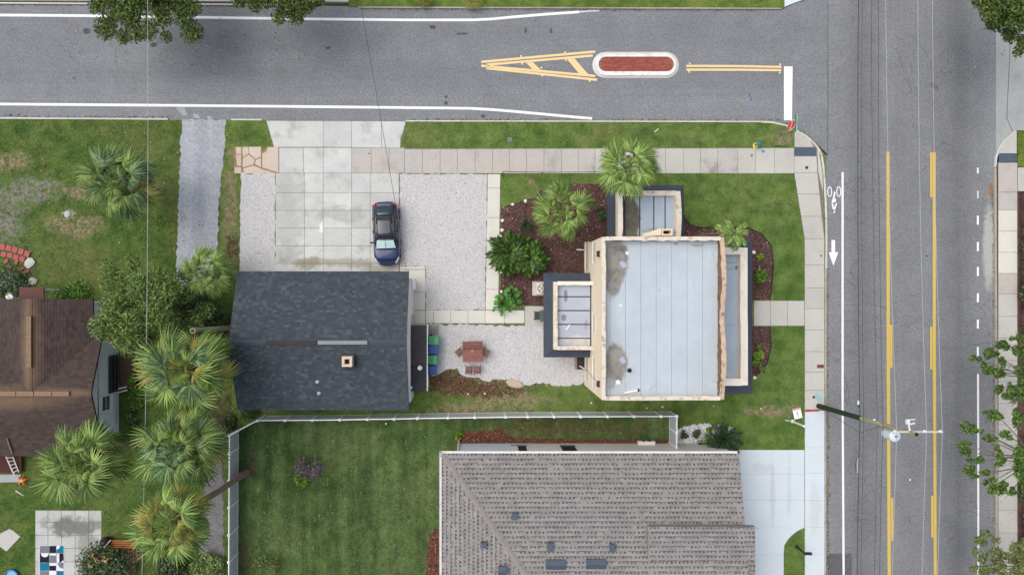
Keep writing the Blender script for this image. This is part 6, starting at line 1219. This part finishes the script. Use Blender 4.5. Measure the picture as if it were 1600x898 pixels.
# ------------------------------------------------------------ hydrant, stop sign, real estate sign, mailbox
c = U(1180.5, 228, .1); hy = thing('fire_hydrant', c, 'yellow fire hydrant with a teal bonnet on the grass by the sidewalk', 'fire hydrant')
M_hy = simple('hydrant_yellow', S(232, 214, 70), .5, .4); M_ht = simple('hydrant_teal', S(42, 128, 138), .5, .4)
MB().lathe((0, 0, 0), [(.19, 0), (.19, .05), (.14, .07), (.14, .48), (.17, .50), (.17, .55)], 16).build('barrel', M_hy, hy, local=True); MB().lathe((0, 0, .55), [(.17, 0), (.16, .06), (.11, .13), (.05, .17), (.05, .22)], 16).build('bonnet', M_ht, hy, local=True)
for dx, dy, r in ((.2, 0, .07), (-.2, 0, .07), (0, .21, .09)): MB().tube([(dx * .5, dy * .5, .40), (dx, dy, .40)], r, 10).build('nozzle', M_ht, hy, local=True)
b = U(1212.5, 208, .1); ss = thing('stop_sign', b, 'red STOP sign on a thin post at the street corner', 'stop sign'); zc = 2.25; tc = U(1236.5, 196, zc); off = tc - b; M_sred = simple('sign_red', S(206, 36, 48), .5, .4, var=.04); M_gal = simple('galvanised_post', S(160, 164, 160), .5, .4, .5)
ox, oy = off.x + .10, off.y; MB().tube([(0, 0, -.1), (ox * .98, oy, zc + .7)], .032, 8).build('post', M_gal, ss, local=True)
rt = Matrix.Translation(Vector((off.x, off.y, zc - .1))) @ Matrix.Rotation(R(-12), 4, 'Z') @ Matrix.Rotation(R(10), 4, 'Y')
def face(r0, x): return [rt @ Vector((x, r0 * math.cos(math.pi / 8 + k * math.pi / 4), r0 * math.sin(math.pi / 8 + k * math.pi / 4))) for k in range(8)]
def plate(ra, xa, xb, nm, mt): q = face(ra, xa) + face(ra, xb); return MB().add(q, [tuple(range(8)), tuple(range(8, 16))[::-1]] + [(k, (k + 1) % 8, 8 + (k + 1) % 8, 8 + k) for k in range(8)]).build(nm, mt, ss, local=True)
pl = plate(.40, -.012, .0, 'plate', M_frame); plate(.375, -.016, -.013, 'red_face', M_sred)
def text(body, size, mat, parent, mtx, name='lettering'):
    cu = bpy.data.curves.new(name, 'FONT'); cu.body = body; cu.size = size; cu.align_x = 'CENTER'; cu.align_y = 'CENTER'; cu.extrude = .001; cu.materials.append(mat); o = bpy.data.objects.new(name, cu); me = bpy.data.meshes.new_from_object(o); o2 = bpy.data.objects.new(name, me); COL.objects.link(o2); bpy.data.objects.remove(o); me.materials.clear() if not me.materials else None; o2.parent = parent; o2.matrix_local = mtx; return o2
text('STOP', .30, M_frame, ss, rt @ Matrix.Translation(Vector((-.019, 0, 0))) @ Matrix(((0, 0, -1, 0), (-1, 0, 0, 0), (0, 1, 0, 0), (0, 0, 0, 1))))
sb = U(1243.2, 192.5, 2.95); sn = thing('street_name_sign', sb, 'teal green street name blade above the red stop sign', 'street sign'); M_teal = simple('sign_green', S(46, 140, 112), .5, .4, var=.05)
blade = MB().box((0, 0, .05), (.03, 1.12, .24), rz=R(-2)).build('blade', M_teal, sn, local=True); MB().box((0, 0, -.09), (.05, .10, .10)).build('bracket', M_gal, sn, local=True); MB().box((0, 0, .172), (.02, 1.14, .012), rz=R(-2)).build('blade_edge', M_frame, sn, local=True)
M_sgn = simple('sign_white', S(236, 238, 240), .6, .3, var=.03)
q = [U(1238, 639, .22), U(1250.4, 636, .22), U(1254, 652, .36), U(1241.6, 655, .36)]; c = sum(q, Vector()) / 4; ys_ = thing('yard_sign', c, 'white yard sign panel with a red header tilted on the grass', 'sign')
MB().add(q + [p - Vector((0, 0, .02)) for p in q], [(0, 1, 2, 3)[::-1], (4, 5, 6, 7), (0, 4, 5, 1), (1, 5, 6, 2), (2, 6, 7, 3), (3, 7, 4, 0)]).build('panel', M_sgn, ys_)
def on(a, b, s0, s1, nm, mt, h=.004):
    A = lambda s, t: q[0].lerp(q[1], s).lerp(q[3].lerp(q[2], s), t) + Vector((0, 0, h)); pp_ = [A(s0, a), A(s1, a), A(s1, b), A(s0, b)]; MB().add(pp_ + [p - Vector((0, 0, .003)) for p in pp_], [(0, 3, 2, 1), (0, 1, 5, 4), (1, 2, 6, 5), (2, 3, 7, 6), (3, 0, 4, 7)]).build(nm, mt, ys_)
on(.02, .16, .03, .97, 'header', simple('sign_rose', S(206, 128, 128), .6, .3)); Mb_ = simple('sign_blue', S(96, 116, 168), .6, .3)
for k, (s0, s1) in enumerate(((.42, .60), (.36, .64), (.44, .62), (.38, .58), (.46, .64))): on(.30 + k * .12, .36 + k * .12, s0, s1, 'print_bar', Mb_)
MB().box((c.x, c.y - .15, .17), (.03, .03, .16)).build('stake', M_gal, ys_)
b = U(1238.4, 658, .1); sp_ = thing('sign_post', b, 'white timber sign post standing empty beside the new white sidewalk', 'post'); MB().box((0, 0, .84), (.10, .10, 1.68)).build('upright', M_sgn, sp_, local=True); MB().lathe((0, 0, 1.68), [(.085, 0), (.085, .03), (.02, .08)], 8).build('cap', M_sgn, sp_, local=True); MB().box((.0, .02, .04), (.22, .22, .08)).build('foot', M_copw, sp_, local=True)
a, bb = U(1226.5, 656, .14), U(1238, 658, .14); tag(MB().tube([a, bb], .045, 6).build('teal_rod', simple('teal_plastic', S(150, 200, 190), .6, .3)), 'pale teal rod lying on the grass at the foot of the white sign post', 'rod')
b = U(1244.5, 853.5, .1); mbx_ = thing('mailbox', b, 'black mailbox on a post in the grass corner of the white driveway', 'mailbox'); tp = U(1262, 861, 1.32) - b; M_mb = simple('black_mailbox_paint', S(36, 36, 40), .4, .5)
MB().box((0, 0, .60), (.09, .09, 1.2)).build('post', M_mb, mbx_, local=True); MB().lathe((0, 0, 0), [(.14, -.02), (.13, .06), (.05, .08)], 10).build('base', M_mb, mbx_, local=True); MB().box((.16, -.02, 1.12), (.5, .08, .05)).build('arm', M_mb, mbx_, local=True)
m = MB(); n = 8; prof = [(-.09, 0), (.09, 0)] + [(.09 * math.cos(math.pi * k / n), .12 + .09 * math.sin(math.pi * k / n)) for k in range(n + 1)]; k_ = len(prof); vs = [(x_, y, 1.17 + z) for x_ in (-.06, .42) for y, z in prof]; m.add(vs, [tuple(range(k_))[::-1], tuple(range(k_, 2 * k_))] + [(i, (i + 1) % k_, k_ + (i + 1) % k_, k_ + i) for i in range(k_)]).build('box', M_mb, mbx_, local=True)
MB().box((.2, .12, 1.35), (.12, .03, .10)).build('flag', M_reds, mbx_, local=True); text('', .1, M_sgn, mbx_, Matrix.Identity(4)) if False else None

# ------------------------------------------------------------ utility pole, crossarm, wires
b = U(1279, 634, .12); pz = 10.6; tpt = U(1432, 678.5, pz); pole = thing('utility_pole', b, 'tall wooden utility pole with a dark green sleeve, crossarm and transformer at the road edge', 'utility pole')
M_pole = simple('weathered_pole_wood', S(160, 154, 124), .9, .1, var=.35, scale=5); M_sleeve = simple('dark_green_sleeve', S(44, 62, 46), .85, .2, var=.3, scale=4)
at = lambda z: b.lerp(tpt, (z - b.z) / (pz - b.z))
MB().tube([at(.0), at(2.7), at(5.4)], [.175, .165, .155], 14).build('sleeve', M_sleeve, pole); MB().tube([at(5.3), at(8), at(pz)], [.14, .13, .11], 14).build('shaft', M_pole, pole); MB().cyl(at(pz) + Vector((0, 0, .002)), .105, .015, 12).build('pole_cap', M_black, pole)
za = 10.05; pa, pb2 = U(1395.5, 674, za), U(1472, 674, za); M_arm = simple('grey_arm', S(190, 188, 184), .8, .2, var=.1)
arm = MB().box(((pa.x + pb2.x) / 2, (pa.y + pb2.y) / 2, za), (pb2.x - pa.x, .10, .12)).build('crossarm', M_arm, pole)
M_ins = simple('porcelain_insulator', S(214, 218, 222), .3, .5); HW = []
for x in (1398, 1444.5, 1469): c = U(x, 673.4, za + .1); MB().lathe(c, [(.03, -.04), (.09, .0), (.05, .05), (.085, .09), (.045, .14), (.05, .18)], 10).build('insulator', M_ins, arm); HW.append((c.x, c.y, za + .28))
tz = 8.35; tcn = U(1398.5, 681, tz); MB().lathe((tcn.x, tcn.y, tz - .85), [(.29, 0), (.305, .03), (.305, .78), (.32, .80), (.32, .85), (.25, .89), (.06, .93)], 24).build('transformer', simple('pale_transformer', S(206, 216, 222), .5, .4, var=.05), pole)
MB().lathe((tcn.x, tcn.y, tz + .05), [(.04, 0), (.06, .04), (.035, .08), (.05, .13)], 8).build('bushing', M_black, pole); MB().tube([at(8.1), (tcn.x, tcn.y + .2, 8.1)], .05, 6).build('bracket', M_gal, pole)
c = U(1421, 660, 9.9); cut = MB(); cut.box((c.x - .1, c.y + .03, c.z), (.20, .22, .12)); cut.box((c.x + .12, c.y - .06, c.z), (.36, .07, .07), .25); cut.tube([(c.x - .06, c.y - .02, c.z), (c.x - .06, pa.y, za)], .045, 6); cut.tube([(c.x - .2, c.y + .15, c.z), (c.x + .25, c.y + .2, c.z + .1)], .03, 6); cut.build('fuse_cutout', M_ins, pole)
for x, y, z in ((1366, 655.5, 7.2), (1372, 660, 7.2), (1378, 664, 7.6)): c = U(x, y, z); MB().lathe(c, [(.05, -.05), (.07, 0), (.04, .08)], 8).build('spool', M_ins, pole)
a_, b_ = U(1381, 660, 7.2), U(1346, 655, 5.5); MB().tube([U(1352, 657.5, 5.6), U(1368, 662, 7.0), U(1383, 668, 8.0)], .02, 5).build('conduit', M_gal, pole)
M_wire = simple('pale_aluminium_wire', S(176, 178, 180), .5, .4, .3); M_cable = simple('black_cable', S(58, 58, 62), .7, .3)
def wire(x, y, z, r, mat, label, sag=.75, span=52, cat='overhead wire', group='overhead lines along the wide road', dxn=0.0, dxs=0.0):
    pts = []
    for sgn in (-1, 1):
        seg = []
        for i in range(0 if sgn < 0 else 1, 15):
            t = i / 14 * 1.0; yy = y + sgn * span * t; zz = z - 4 * sag * t * (1 - t); xx = x + (dxn if sgn > 0 else dxs) * t; seg.append((xx, yy, zz))
        pts = pts + seg if sgn > 0 else seg[::-1]
    return tag(MB().tube(pts, r, 5).build('overhead_wire', mat), label, cat, group)
wire(*HW[0], .014, M_wire, 'pale overhead wire running just right of the left yellow line', dxn=-.35, dxs=.0); wire(*HW[1], .014, M_wire, 'pale overhead wire running down the centre turn lane'); wire(*HW[2], .014, M_wire, 'pale overhead wire running beside the right yellow line', dxn=-.1)
n_ = U(1379.5, 668, 8.0); wire(n_.x, n_.y, 8.0, .012, M_cable, 'thin overhead neutral wire just left of the left yellow line', .6, dxn=.2)
for x, z, r, lb in ((1343.5, 5.35, .020, 'thick black overhead cable furthest left along the road, bundled'), (1349.5, 5.9, .011, 'thin black overhead cable right beside the thick bundle'), (1371, 7.0, .010, 'thin black overhead cable midway between the bundle and the yellow line')):
    c = U(x, 655, z); wire(c.x, c.y, z, r, M_cable, lb, .55, dxn=.45 if z < 6 else -.1, dxs=.1)
c = U(1341.5, 628.5, 5.2); spl = thing('cable_splice', c, 'white tag on the thick black overhead cable above the pole', 'cable tag'); MB().tube([(0, -.12, 0), (0, .12, 0)], .07, 8).build('sleeve', M_ins, spl, local=True); MB().tube([(0, -.3, 0), (0, -.12, 0)], .035, 6).build('tail', M_cable, spl, local=True)
c = U(1340, 727, 5.1); spl = thing('cable_splice', c, 'grey splice case on the thick black overhead cable below the pole', 'splice case'); MB().tube([(0, -.45, .0), (0, .45, .0)], .055, 8).build('case', M_gal, spl, local=True); MB().tube([(-.12, -.3, .02), (-.16, .1, .05), (-.05, .45, .02)], .018, 5).build('tail', M_cable, spl, local=True)
gw = [at(5.3), U(1330, 668, 3.0), U(1296, 645, .2)]; tag(MB().tube([at(7.6), U(1345, 676, 5.0), U(1293, 644, .16)], .012, 5).build('guy_wire', M_cable), 'thin guy wire slanting from the utility pole to the kerb', 'guy wire')
def span(p, q, sag, r, mat, label):
    p, q = Vector(p), Vector(q); pts = [p.lerp(q, i / 16) - Vector((0, 0, 4 * sag * (i / 16) * (1 - i / 16))) for i in range(17)]; tag(MB().tube(pts, r, 5).build('overhead_wire', mat), label, 'overhead wire')
span(U(230, -60, 8.0), U(219, 1000, 8.0), .4, .015, M_wire, 'pale overhead wire crossing the left yard from the oak to the bottom edge')
span(U(555, -40, 8.0), U(638, 440, 3.9), .35, .013, M_cable, 'black service wire from across the street to the charcoal roof')

# ------------------------------------------------------------ left yard
M_brk = simple('faded_red_paver', S(166, 96, 92), .9, .2, var=.2, scale=5); ed = thing('brick_edging', U(20, 395, .1), 'curved faded red brick edging at the left edge of the lawn', 'edging')
k = 0
for row, (rx0, ry0) in enumerate(((0, 0), (0, 10))):
    for i in range(9):
        x = -34 + i * 9.6 + row * 2; y = 383 + row * 11 + max(0, (x + 12)) ** 2 * .0030 + (x + 30) * .06; c = U(x, y, .12); a = -math.atan(max(0, x + 12) * .006 + .06)
        if x < 44: MB().box((c.x, c.y, .125 + .02 * random.random()), (.38, .38 if row == 0 else .34, .12), a + random.uniform(-.06, .06)).build('brick', M_brk, ed)
for x, y, a in ((10, 408, .9), (26, 410, 1.2), (34, 420, .7), (42, 424, .6), (14, 418, .2)): c = U(x, y, .12); MB().box((c.x, c.y, .13), (.36, .2, .10), a).build('brick', M_brk, ed)
rock(47, 411, .36, 'large pale stone slab at the end of the red brick edging', M_walk2, flat=.35); rock(52, 439, .30, 'pale stone above the maroon porch roof', M_walk2, flat=.5)
c = U(16, 463, .8); o = MB().lathe((0, 0, 0), [(.22, -.7), (.26, -.1), (.26, .1), (.2, .12)], 12).build('white_pot', M_frame); o.location = c; tag(o, 'white pot by the corner of the maroon porch roof', 'pot')
pt = thing('patio', U(106, 848, .1), 'cracked stained square slab patio at the bottom left of the yard', 'patio'); under([(55, 796), (159, 797), (158, 1000), (54, 1000)], .106, M_joint, pt)
ys = [797, 815.5, 835.5, 856, 877, 898, 930, 1000]; xs = [55, 75, 96, 117.5, 138.5, 158.5]
for a, b in zip(ys, ys[1:]):
    for c, d in zip(xs, xs[1:]): slab([(c, a), (d, a), (d, b), (c, b)], M_patio, pt, .114 + .008 * random.random(), .03)
rg = thing('rug', U(81, 880, .13), 'geometric rug in teal, navy, grey and white on the stained patio', 'rug'); RC = {'t': simple('rug_teal', S(28, 112, 142), .95, .1), 'n': simple('rug_navy', S(38, 36, 52), .95, .1), 'g': simple('rug_grey', S(118, 118, 126), .95, .1), 'w': simple('rug_white', S(216, 218, 224), .95, .1)}
X = [62, 77, 88, 99.6]; Y = [852, 863.5, 878.5, 891, 906]; tiles = ['gnt', 'ngn', 'tnw', 'gwt']
MB().prism(P([(61.6, 851.6), (100, 851.6), (100, 912), (61.6, 912)], .13), .122, .130).build('rug_base', RC['w'], rg)
for j in range(4):
    for i in range(3): MB().prism(P([(X[i] + .15, Y[j] + .15), (X[i + 1] - .15, Y[j] + .15), (X[i + 1] - .15, Y[j + 1] - .15), (X[i] + .15, Y[j + 1] - .15)], .134), .129, .134).build('rug_tile', RC[tiles[j][i]], rg)
def disc(cx, cy, r, a0, a1, k, z=.1375): MB().prism(P([(cx, cy)] + [(cx + r * math.cos(R(a0 + (a1 - a0) * i / 10)), cy + r * math.sin(R(a0 + (a1 - a0) * i / 10))) for i in range(11)], z), .133, z).build('rug_shape', RC[k], rg)
disc(70, 863.8, 6, 0, 180, 'w'); disc(88.4, 852.4, 5.2, 0, 90, 'w'); disc(99.2, 878, 3.2, 90, 270, 'w'); disc(77.4, 892, 6, 0, 90, 'w'); disc(99.2, 878.8, 9, 90, 180, 'g'); MB().prism(P([(88.6, 864), (92.6, 864), (92.6, 878), (88.6, 878)], .1375), .133, .1375).build('rug_shape', RC['w'], rg); MB().prism(P([(77.4, 864), (87.6, 864), (87.6, 867), (77.4, 867)], .1375), .133, .1375).build('rug_shape', RC['w'], rg); MB().prism(P([(77.4, 879), (87.6, 879), (87.6, 883), (77.4, 883)], .1375), .133, .1375).build('rug_shape', RC['w'], rg)
sl = P([(0, 833), (14, 826), (20, 828), (32, 838), (10, 861), (-4, 851)], .15); tag(MB().prism(sl, .09, .15, .015).build('flagstone', M_walk2), 'large pale six-sided flagstone on the grass at the left edge', 'flagstone')
kp = thing('paddling_pool', U(20, 899, .1), 'blue paddling pool at the bottom left edge', 'paddling pool'); M_kp = simple('pool_blue', S(38, 108, 160), .4, .4)
MB().lathe((0, 0, 0), [(.46, 0), (.52, .12), (.50, .22), (.44, .23), (.40, .12), (.40, .04)], 24).build('rim', M_kp, kp, local=True); MB().cyl((0, 0, .02), .42, .10, 24).build('water', simple('pool_water', S(96, 172, 206), .1, .5), kp, local=True)
bn = thing('wooden_bench', U(188, 849, .1), 'brown slatted wooden bench at the bottom edge below the leaning palm', 'bench'); M_bw = simple('brown_bench_wood', S(150, 98, 58), .8, .2, var=.2, scale=5)
for i in range(4): a, b = U(167, 844 + i * 3.4, .5), U(213, 844 + i * 3.4, .5); MB().box(((a.x + b.x) / 2, a.y, .52 + .0 * i), (b.x - a.x, .115, .05)).build('slat', M_bw, bn)
for x in (172, 208): a = U(x, 849, .3); MB().box((a.x, a.y, .30), (.08, .5, .38)).build('leg', M_bw, bn)
thp = thing('palm_litter', U(195, 870, .1), 'heap of dry straw-coloured palm litter below the wooden bench', 'plant litter'); V, Fa = leafquads([tuple(U(180, 872, .3) - U(195, 870, .1)), tuple(U(205, 868, .3) - U(195, 870, .1)), tuple(U(195, 885, .3) - U(195, 870, .1))], [(.9, .6, .3)] * 3, 900, .22, .6, 5, .12); bulk('straw', V, Fa, leaf_mat('straw', [S(120, 96, 72), S(162, 134, 104), S(196, 170, 138)]), thp)
gc = thing('covered_grill', U(171, 842, .1), 'black covered grill at the corner of the stained patio', 'grill'); MB().lathe((0, 0, 0), [(.30, .2), (.34, .55), (.30, .75), (.16, .9), (.04, .93)], 10).build('cover', M_black, gc, local=True); MB().tube([(.1, -.25, .9), (.42, .18, .62)], .03, 6).build('handle', M_frame, gc, local=True)
for k in range(3): MB().tube([(.2 * math.cos(k * 2.1), .2 * math.sin(k * 2.1), 0), (.2 * math.cos(k * 2.1), .2 * math.sin(k * 2.1), .25)], .03, 6).build('leg', M_black, gc, local=True)
# deck, ladder, slab, toy at the lower left house corner
dk = thing('back_deck', U(16, 726, .1), 'dark red plank deck at the bottom corner of the brown-roofed house', 'deck'); M_rd = simple('dark_red_deck', S(84, 48, 48), .8, .2, var=.2, scale=5)
for i in range(9): a, b = U(-30, 711 + i * 3.2, .4), U(33.5, 711 + i * 3.2, .4); MB().box(((a.x + b.x) / 2, a.y, .40), (b.x - a.x, .13, .05)).build('plank', M_rd, dk)
for x in (-20, 30): MB().box((U(x, 724, .2).x, U(x, 724, .2).y, .24), (.1, 1.2, .26)).build('bearer', M_rd, dk)
EXCL.append([tuple(q[:2]) for q in P([(-30, 709), (34, 709), (34, 742), (-30, 742)])])
ds = structure('deck_landing'); slab([(-30, 740.5), (33, 740.5), (32, 753), (-30, 754)], M_apron, ds, .13)
ld = thing('ladder', U(16, 727, .45), 'white ladder leaning flat on the dark red deck', 'ladder'); p0, p1 = U(9.5, 713, .62), U(22.5, 742, .5); q0, q1 = U(20, 713, .62), U(29.5, 737, .5)
MB().tube([p0, p1], .045, 6).build('stile', M_frame, ld); MB().tube([q0, q1], .035, 6).build('stile', M_frame, ld)
for k in range(5): t = .06 + k * .2; MB().tube([p0.lerp(p1, t), q0.lerp(q1, t)], .025, 5).build('rung', M_frame, ld)
ot = thing('toy', U(38, 749, .1), 'orange plastic toy on the grass beside the deck corner', 'toy'); M_or = simple('orange_plastic', S(226, 108, 44), .5, .4)
for a, l in ((.3, .42), (1.5, .3), (2.6, .38), (3.9, .42), (5.2, .40)): MB().tube([(0, 0, .22), (l * .6 * math.cos(a), l * .6 * math.sin(a), .26), (l * math.cos(a), l * math.sin(a), .03)], [.07, .05, .035], 6).build('arm', M_or, ot, local=True)
MB().lathe((0, 0, .12), [(.10, 0), (.13, .1), (.06, .2)], 10).build('hub', simple('pale_orange', S(238, 178, 116), .5, .4), ot, local=True)
a, b = U(24.5, 766, .13), U(37, 774, .13); tag(MB().tube([a, b], [.045, .02], 6).build('white_stick', M_frame), 'white stick lying on the grass below the orange toy', 'stick')
c = U(11, 684, 3.05); d = U(19, 708, 2.7); tag(MB().tube([c, d], .06, 6).build('roof_pipe', M_tanv), 'tan pipe lying on the lower slope of the brown roof', 'pipe')
# side porch of the pale blue house
pr = thing('side_deck', U(200, 580, .1), 'weathered brown plank deck with a black slatted screen at the pale blue wall', 'deck'); M_bd = simple('weathered_brown_plank', S(92, 74, 66), .9, .1, var=.3, scale=4)
for i in range(12): a, b = U(188 + i * 2.15, 550, .45), U(188 + i * 2.15, 606, .45); MB().box((a.x, (a.y + b.y) / 2, .42), (.085, a.y - b.y, .04)).build('plank', M_bd, pr)
for y in (555, 580, 602): a, b = U(188, y, .2), U(213, y, .2); MB().box(((a.x + b.x) / 2, a.y, .23), (b.x - a.x, .08, .34)).build('bearer', M_bd, pr)
for i in range(16): a = G(-555.5, 97 + i * 3.6); MB().box((a.x, a.y, .98), (.05, .10, 1.1)).build('screen_slat', M_black, pr)
for z in (.5, 1.0, 1.5): a, b = G(-556.3, 96), G(-556.3, 152.5); MB().box((a.x, (a.y + b.y) / 2, z), (.03, a.y - b.y, .05)).build('screen_rail', M_dark, pr)
a, b = U(185, 607, 1.0), U(198, 604, .9); MB().tube([a, b], .04, 6).build('handrail', M_frame, pr); a, b = U(184, 613, .9), U(199, 609, .8); MB().tube([a, b], .04, 6).build('handrail', M_frame, pr)
lc = thing('folding_ladder', U(220, 585, .1), 'short pale stepladder lying at the deck end by the big fan palm', 'ladder'); p0, p1, q0, q1 = U(214, 578.5, .3), U(218, 592, .3), U(222, 580, .3), U(226, 590, .3)
MB().tube([p0, p1], .03, 5).build('stile', M_frame, lc); MB().tube([q0, q1], .03, 5).build('stile', M_frame, lc)
for k in range(4): MB().tube([p0.lerp(p1, .1 + k * .26), q0.lerp(q1, .1 + k * .26)], .02, 5).build('rung', M_frame, lc)
wf = thing('wire_fence', U(226, 640, .1), 'thin wire fence beside the low plants below the stepladder', 'fence')
for y in (600, 650, 700, 760, 810): p = U(222.5, y, .1); MB().tube([p, p + Vector((0, 0, 1.1))], .025, 6).build('post', M_gal, wf)
for z in (.5, 1.1): MB().tube([U(222.5, 600, .1) + Vector((0, 0, z)), U(222.5, 810, .1) + Vector((0, 0, z))], .006, 4).build('strand', M_cable, wf)
# ------------------------------------------------------------ grass blades
def grass(n):
    px = rng.uniform(-20, 1620, n); py = rng.uniform(-15, 915, n); s = K
    x = (px - CX) * s; y = -(py - CY) * s; mi = np.full(n, -1)
    for k, (poly, mt) in enumerate(LAWNS): mi[inpoly(x, y, poly)] = k
    keep = mi >= 0
    for e in EXCL: keep &= ~inpoly(x, y, e)
    for (sx, sy, rx, ry) in [(48, 298, 56, 26), (18, 340, 26, 40), (742, 603, 66, 15)]:
        d = ((px - sx) / rx) ** 2 + ((py - sy) / ry) ** 2; keep &= ~((d < 1) & (rng.random(n) < .8))
    x, y, mi = x[keep], y[keep], mi[keep]; n = len(x); a = rng.uniform(0, 6.28, n); h = rng.uniform(.03, .085, n); l = rng.uniform(.03, .10, n); wd = rng.uniform(.012, .03, n)
    V = np.zeros((n, 3, 3)); ca, sa = np.cos(a), np.sin(a)
    V[:, 0] = np.stack([x - sa * wd, y + ca * wd, np.full(n, .098)], 1); V[:, 1] = np.stack([x + sa * wd, y - ca * wd, np.full(n, .098)], 1); V[:, 2] = np.stack([x + ca * l, y + sa * l, .1 + h], 1)
    tag(bulk('grass', V.reshape(-1, 3), np.arange(n * 3).reshape(n, 3), [m for _, m in LAWNS], mi=mi, uniform=3), kind='stuff')
grass(330000)
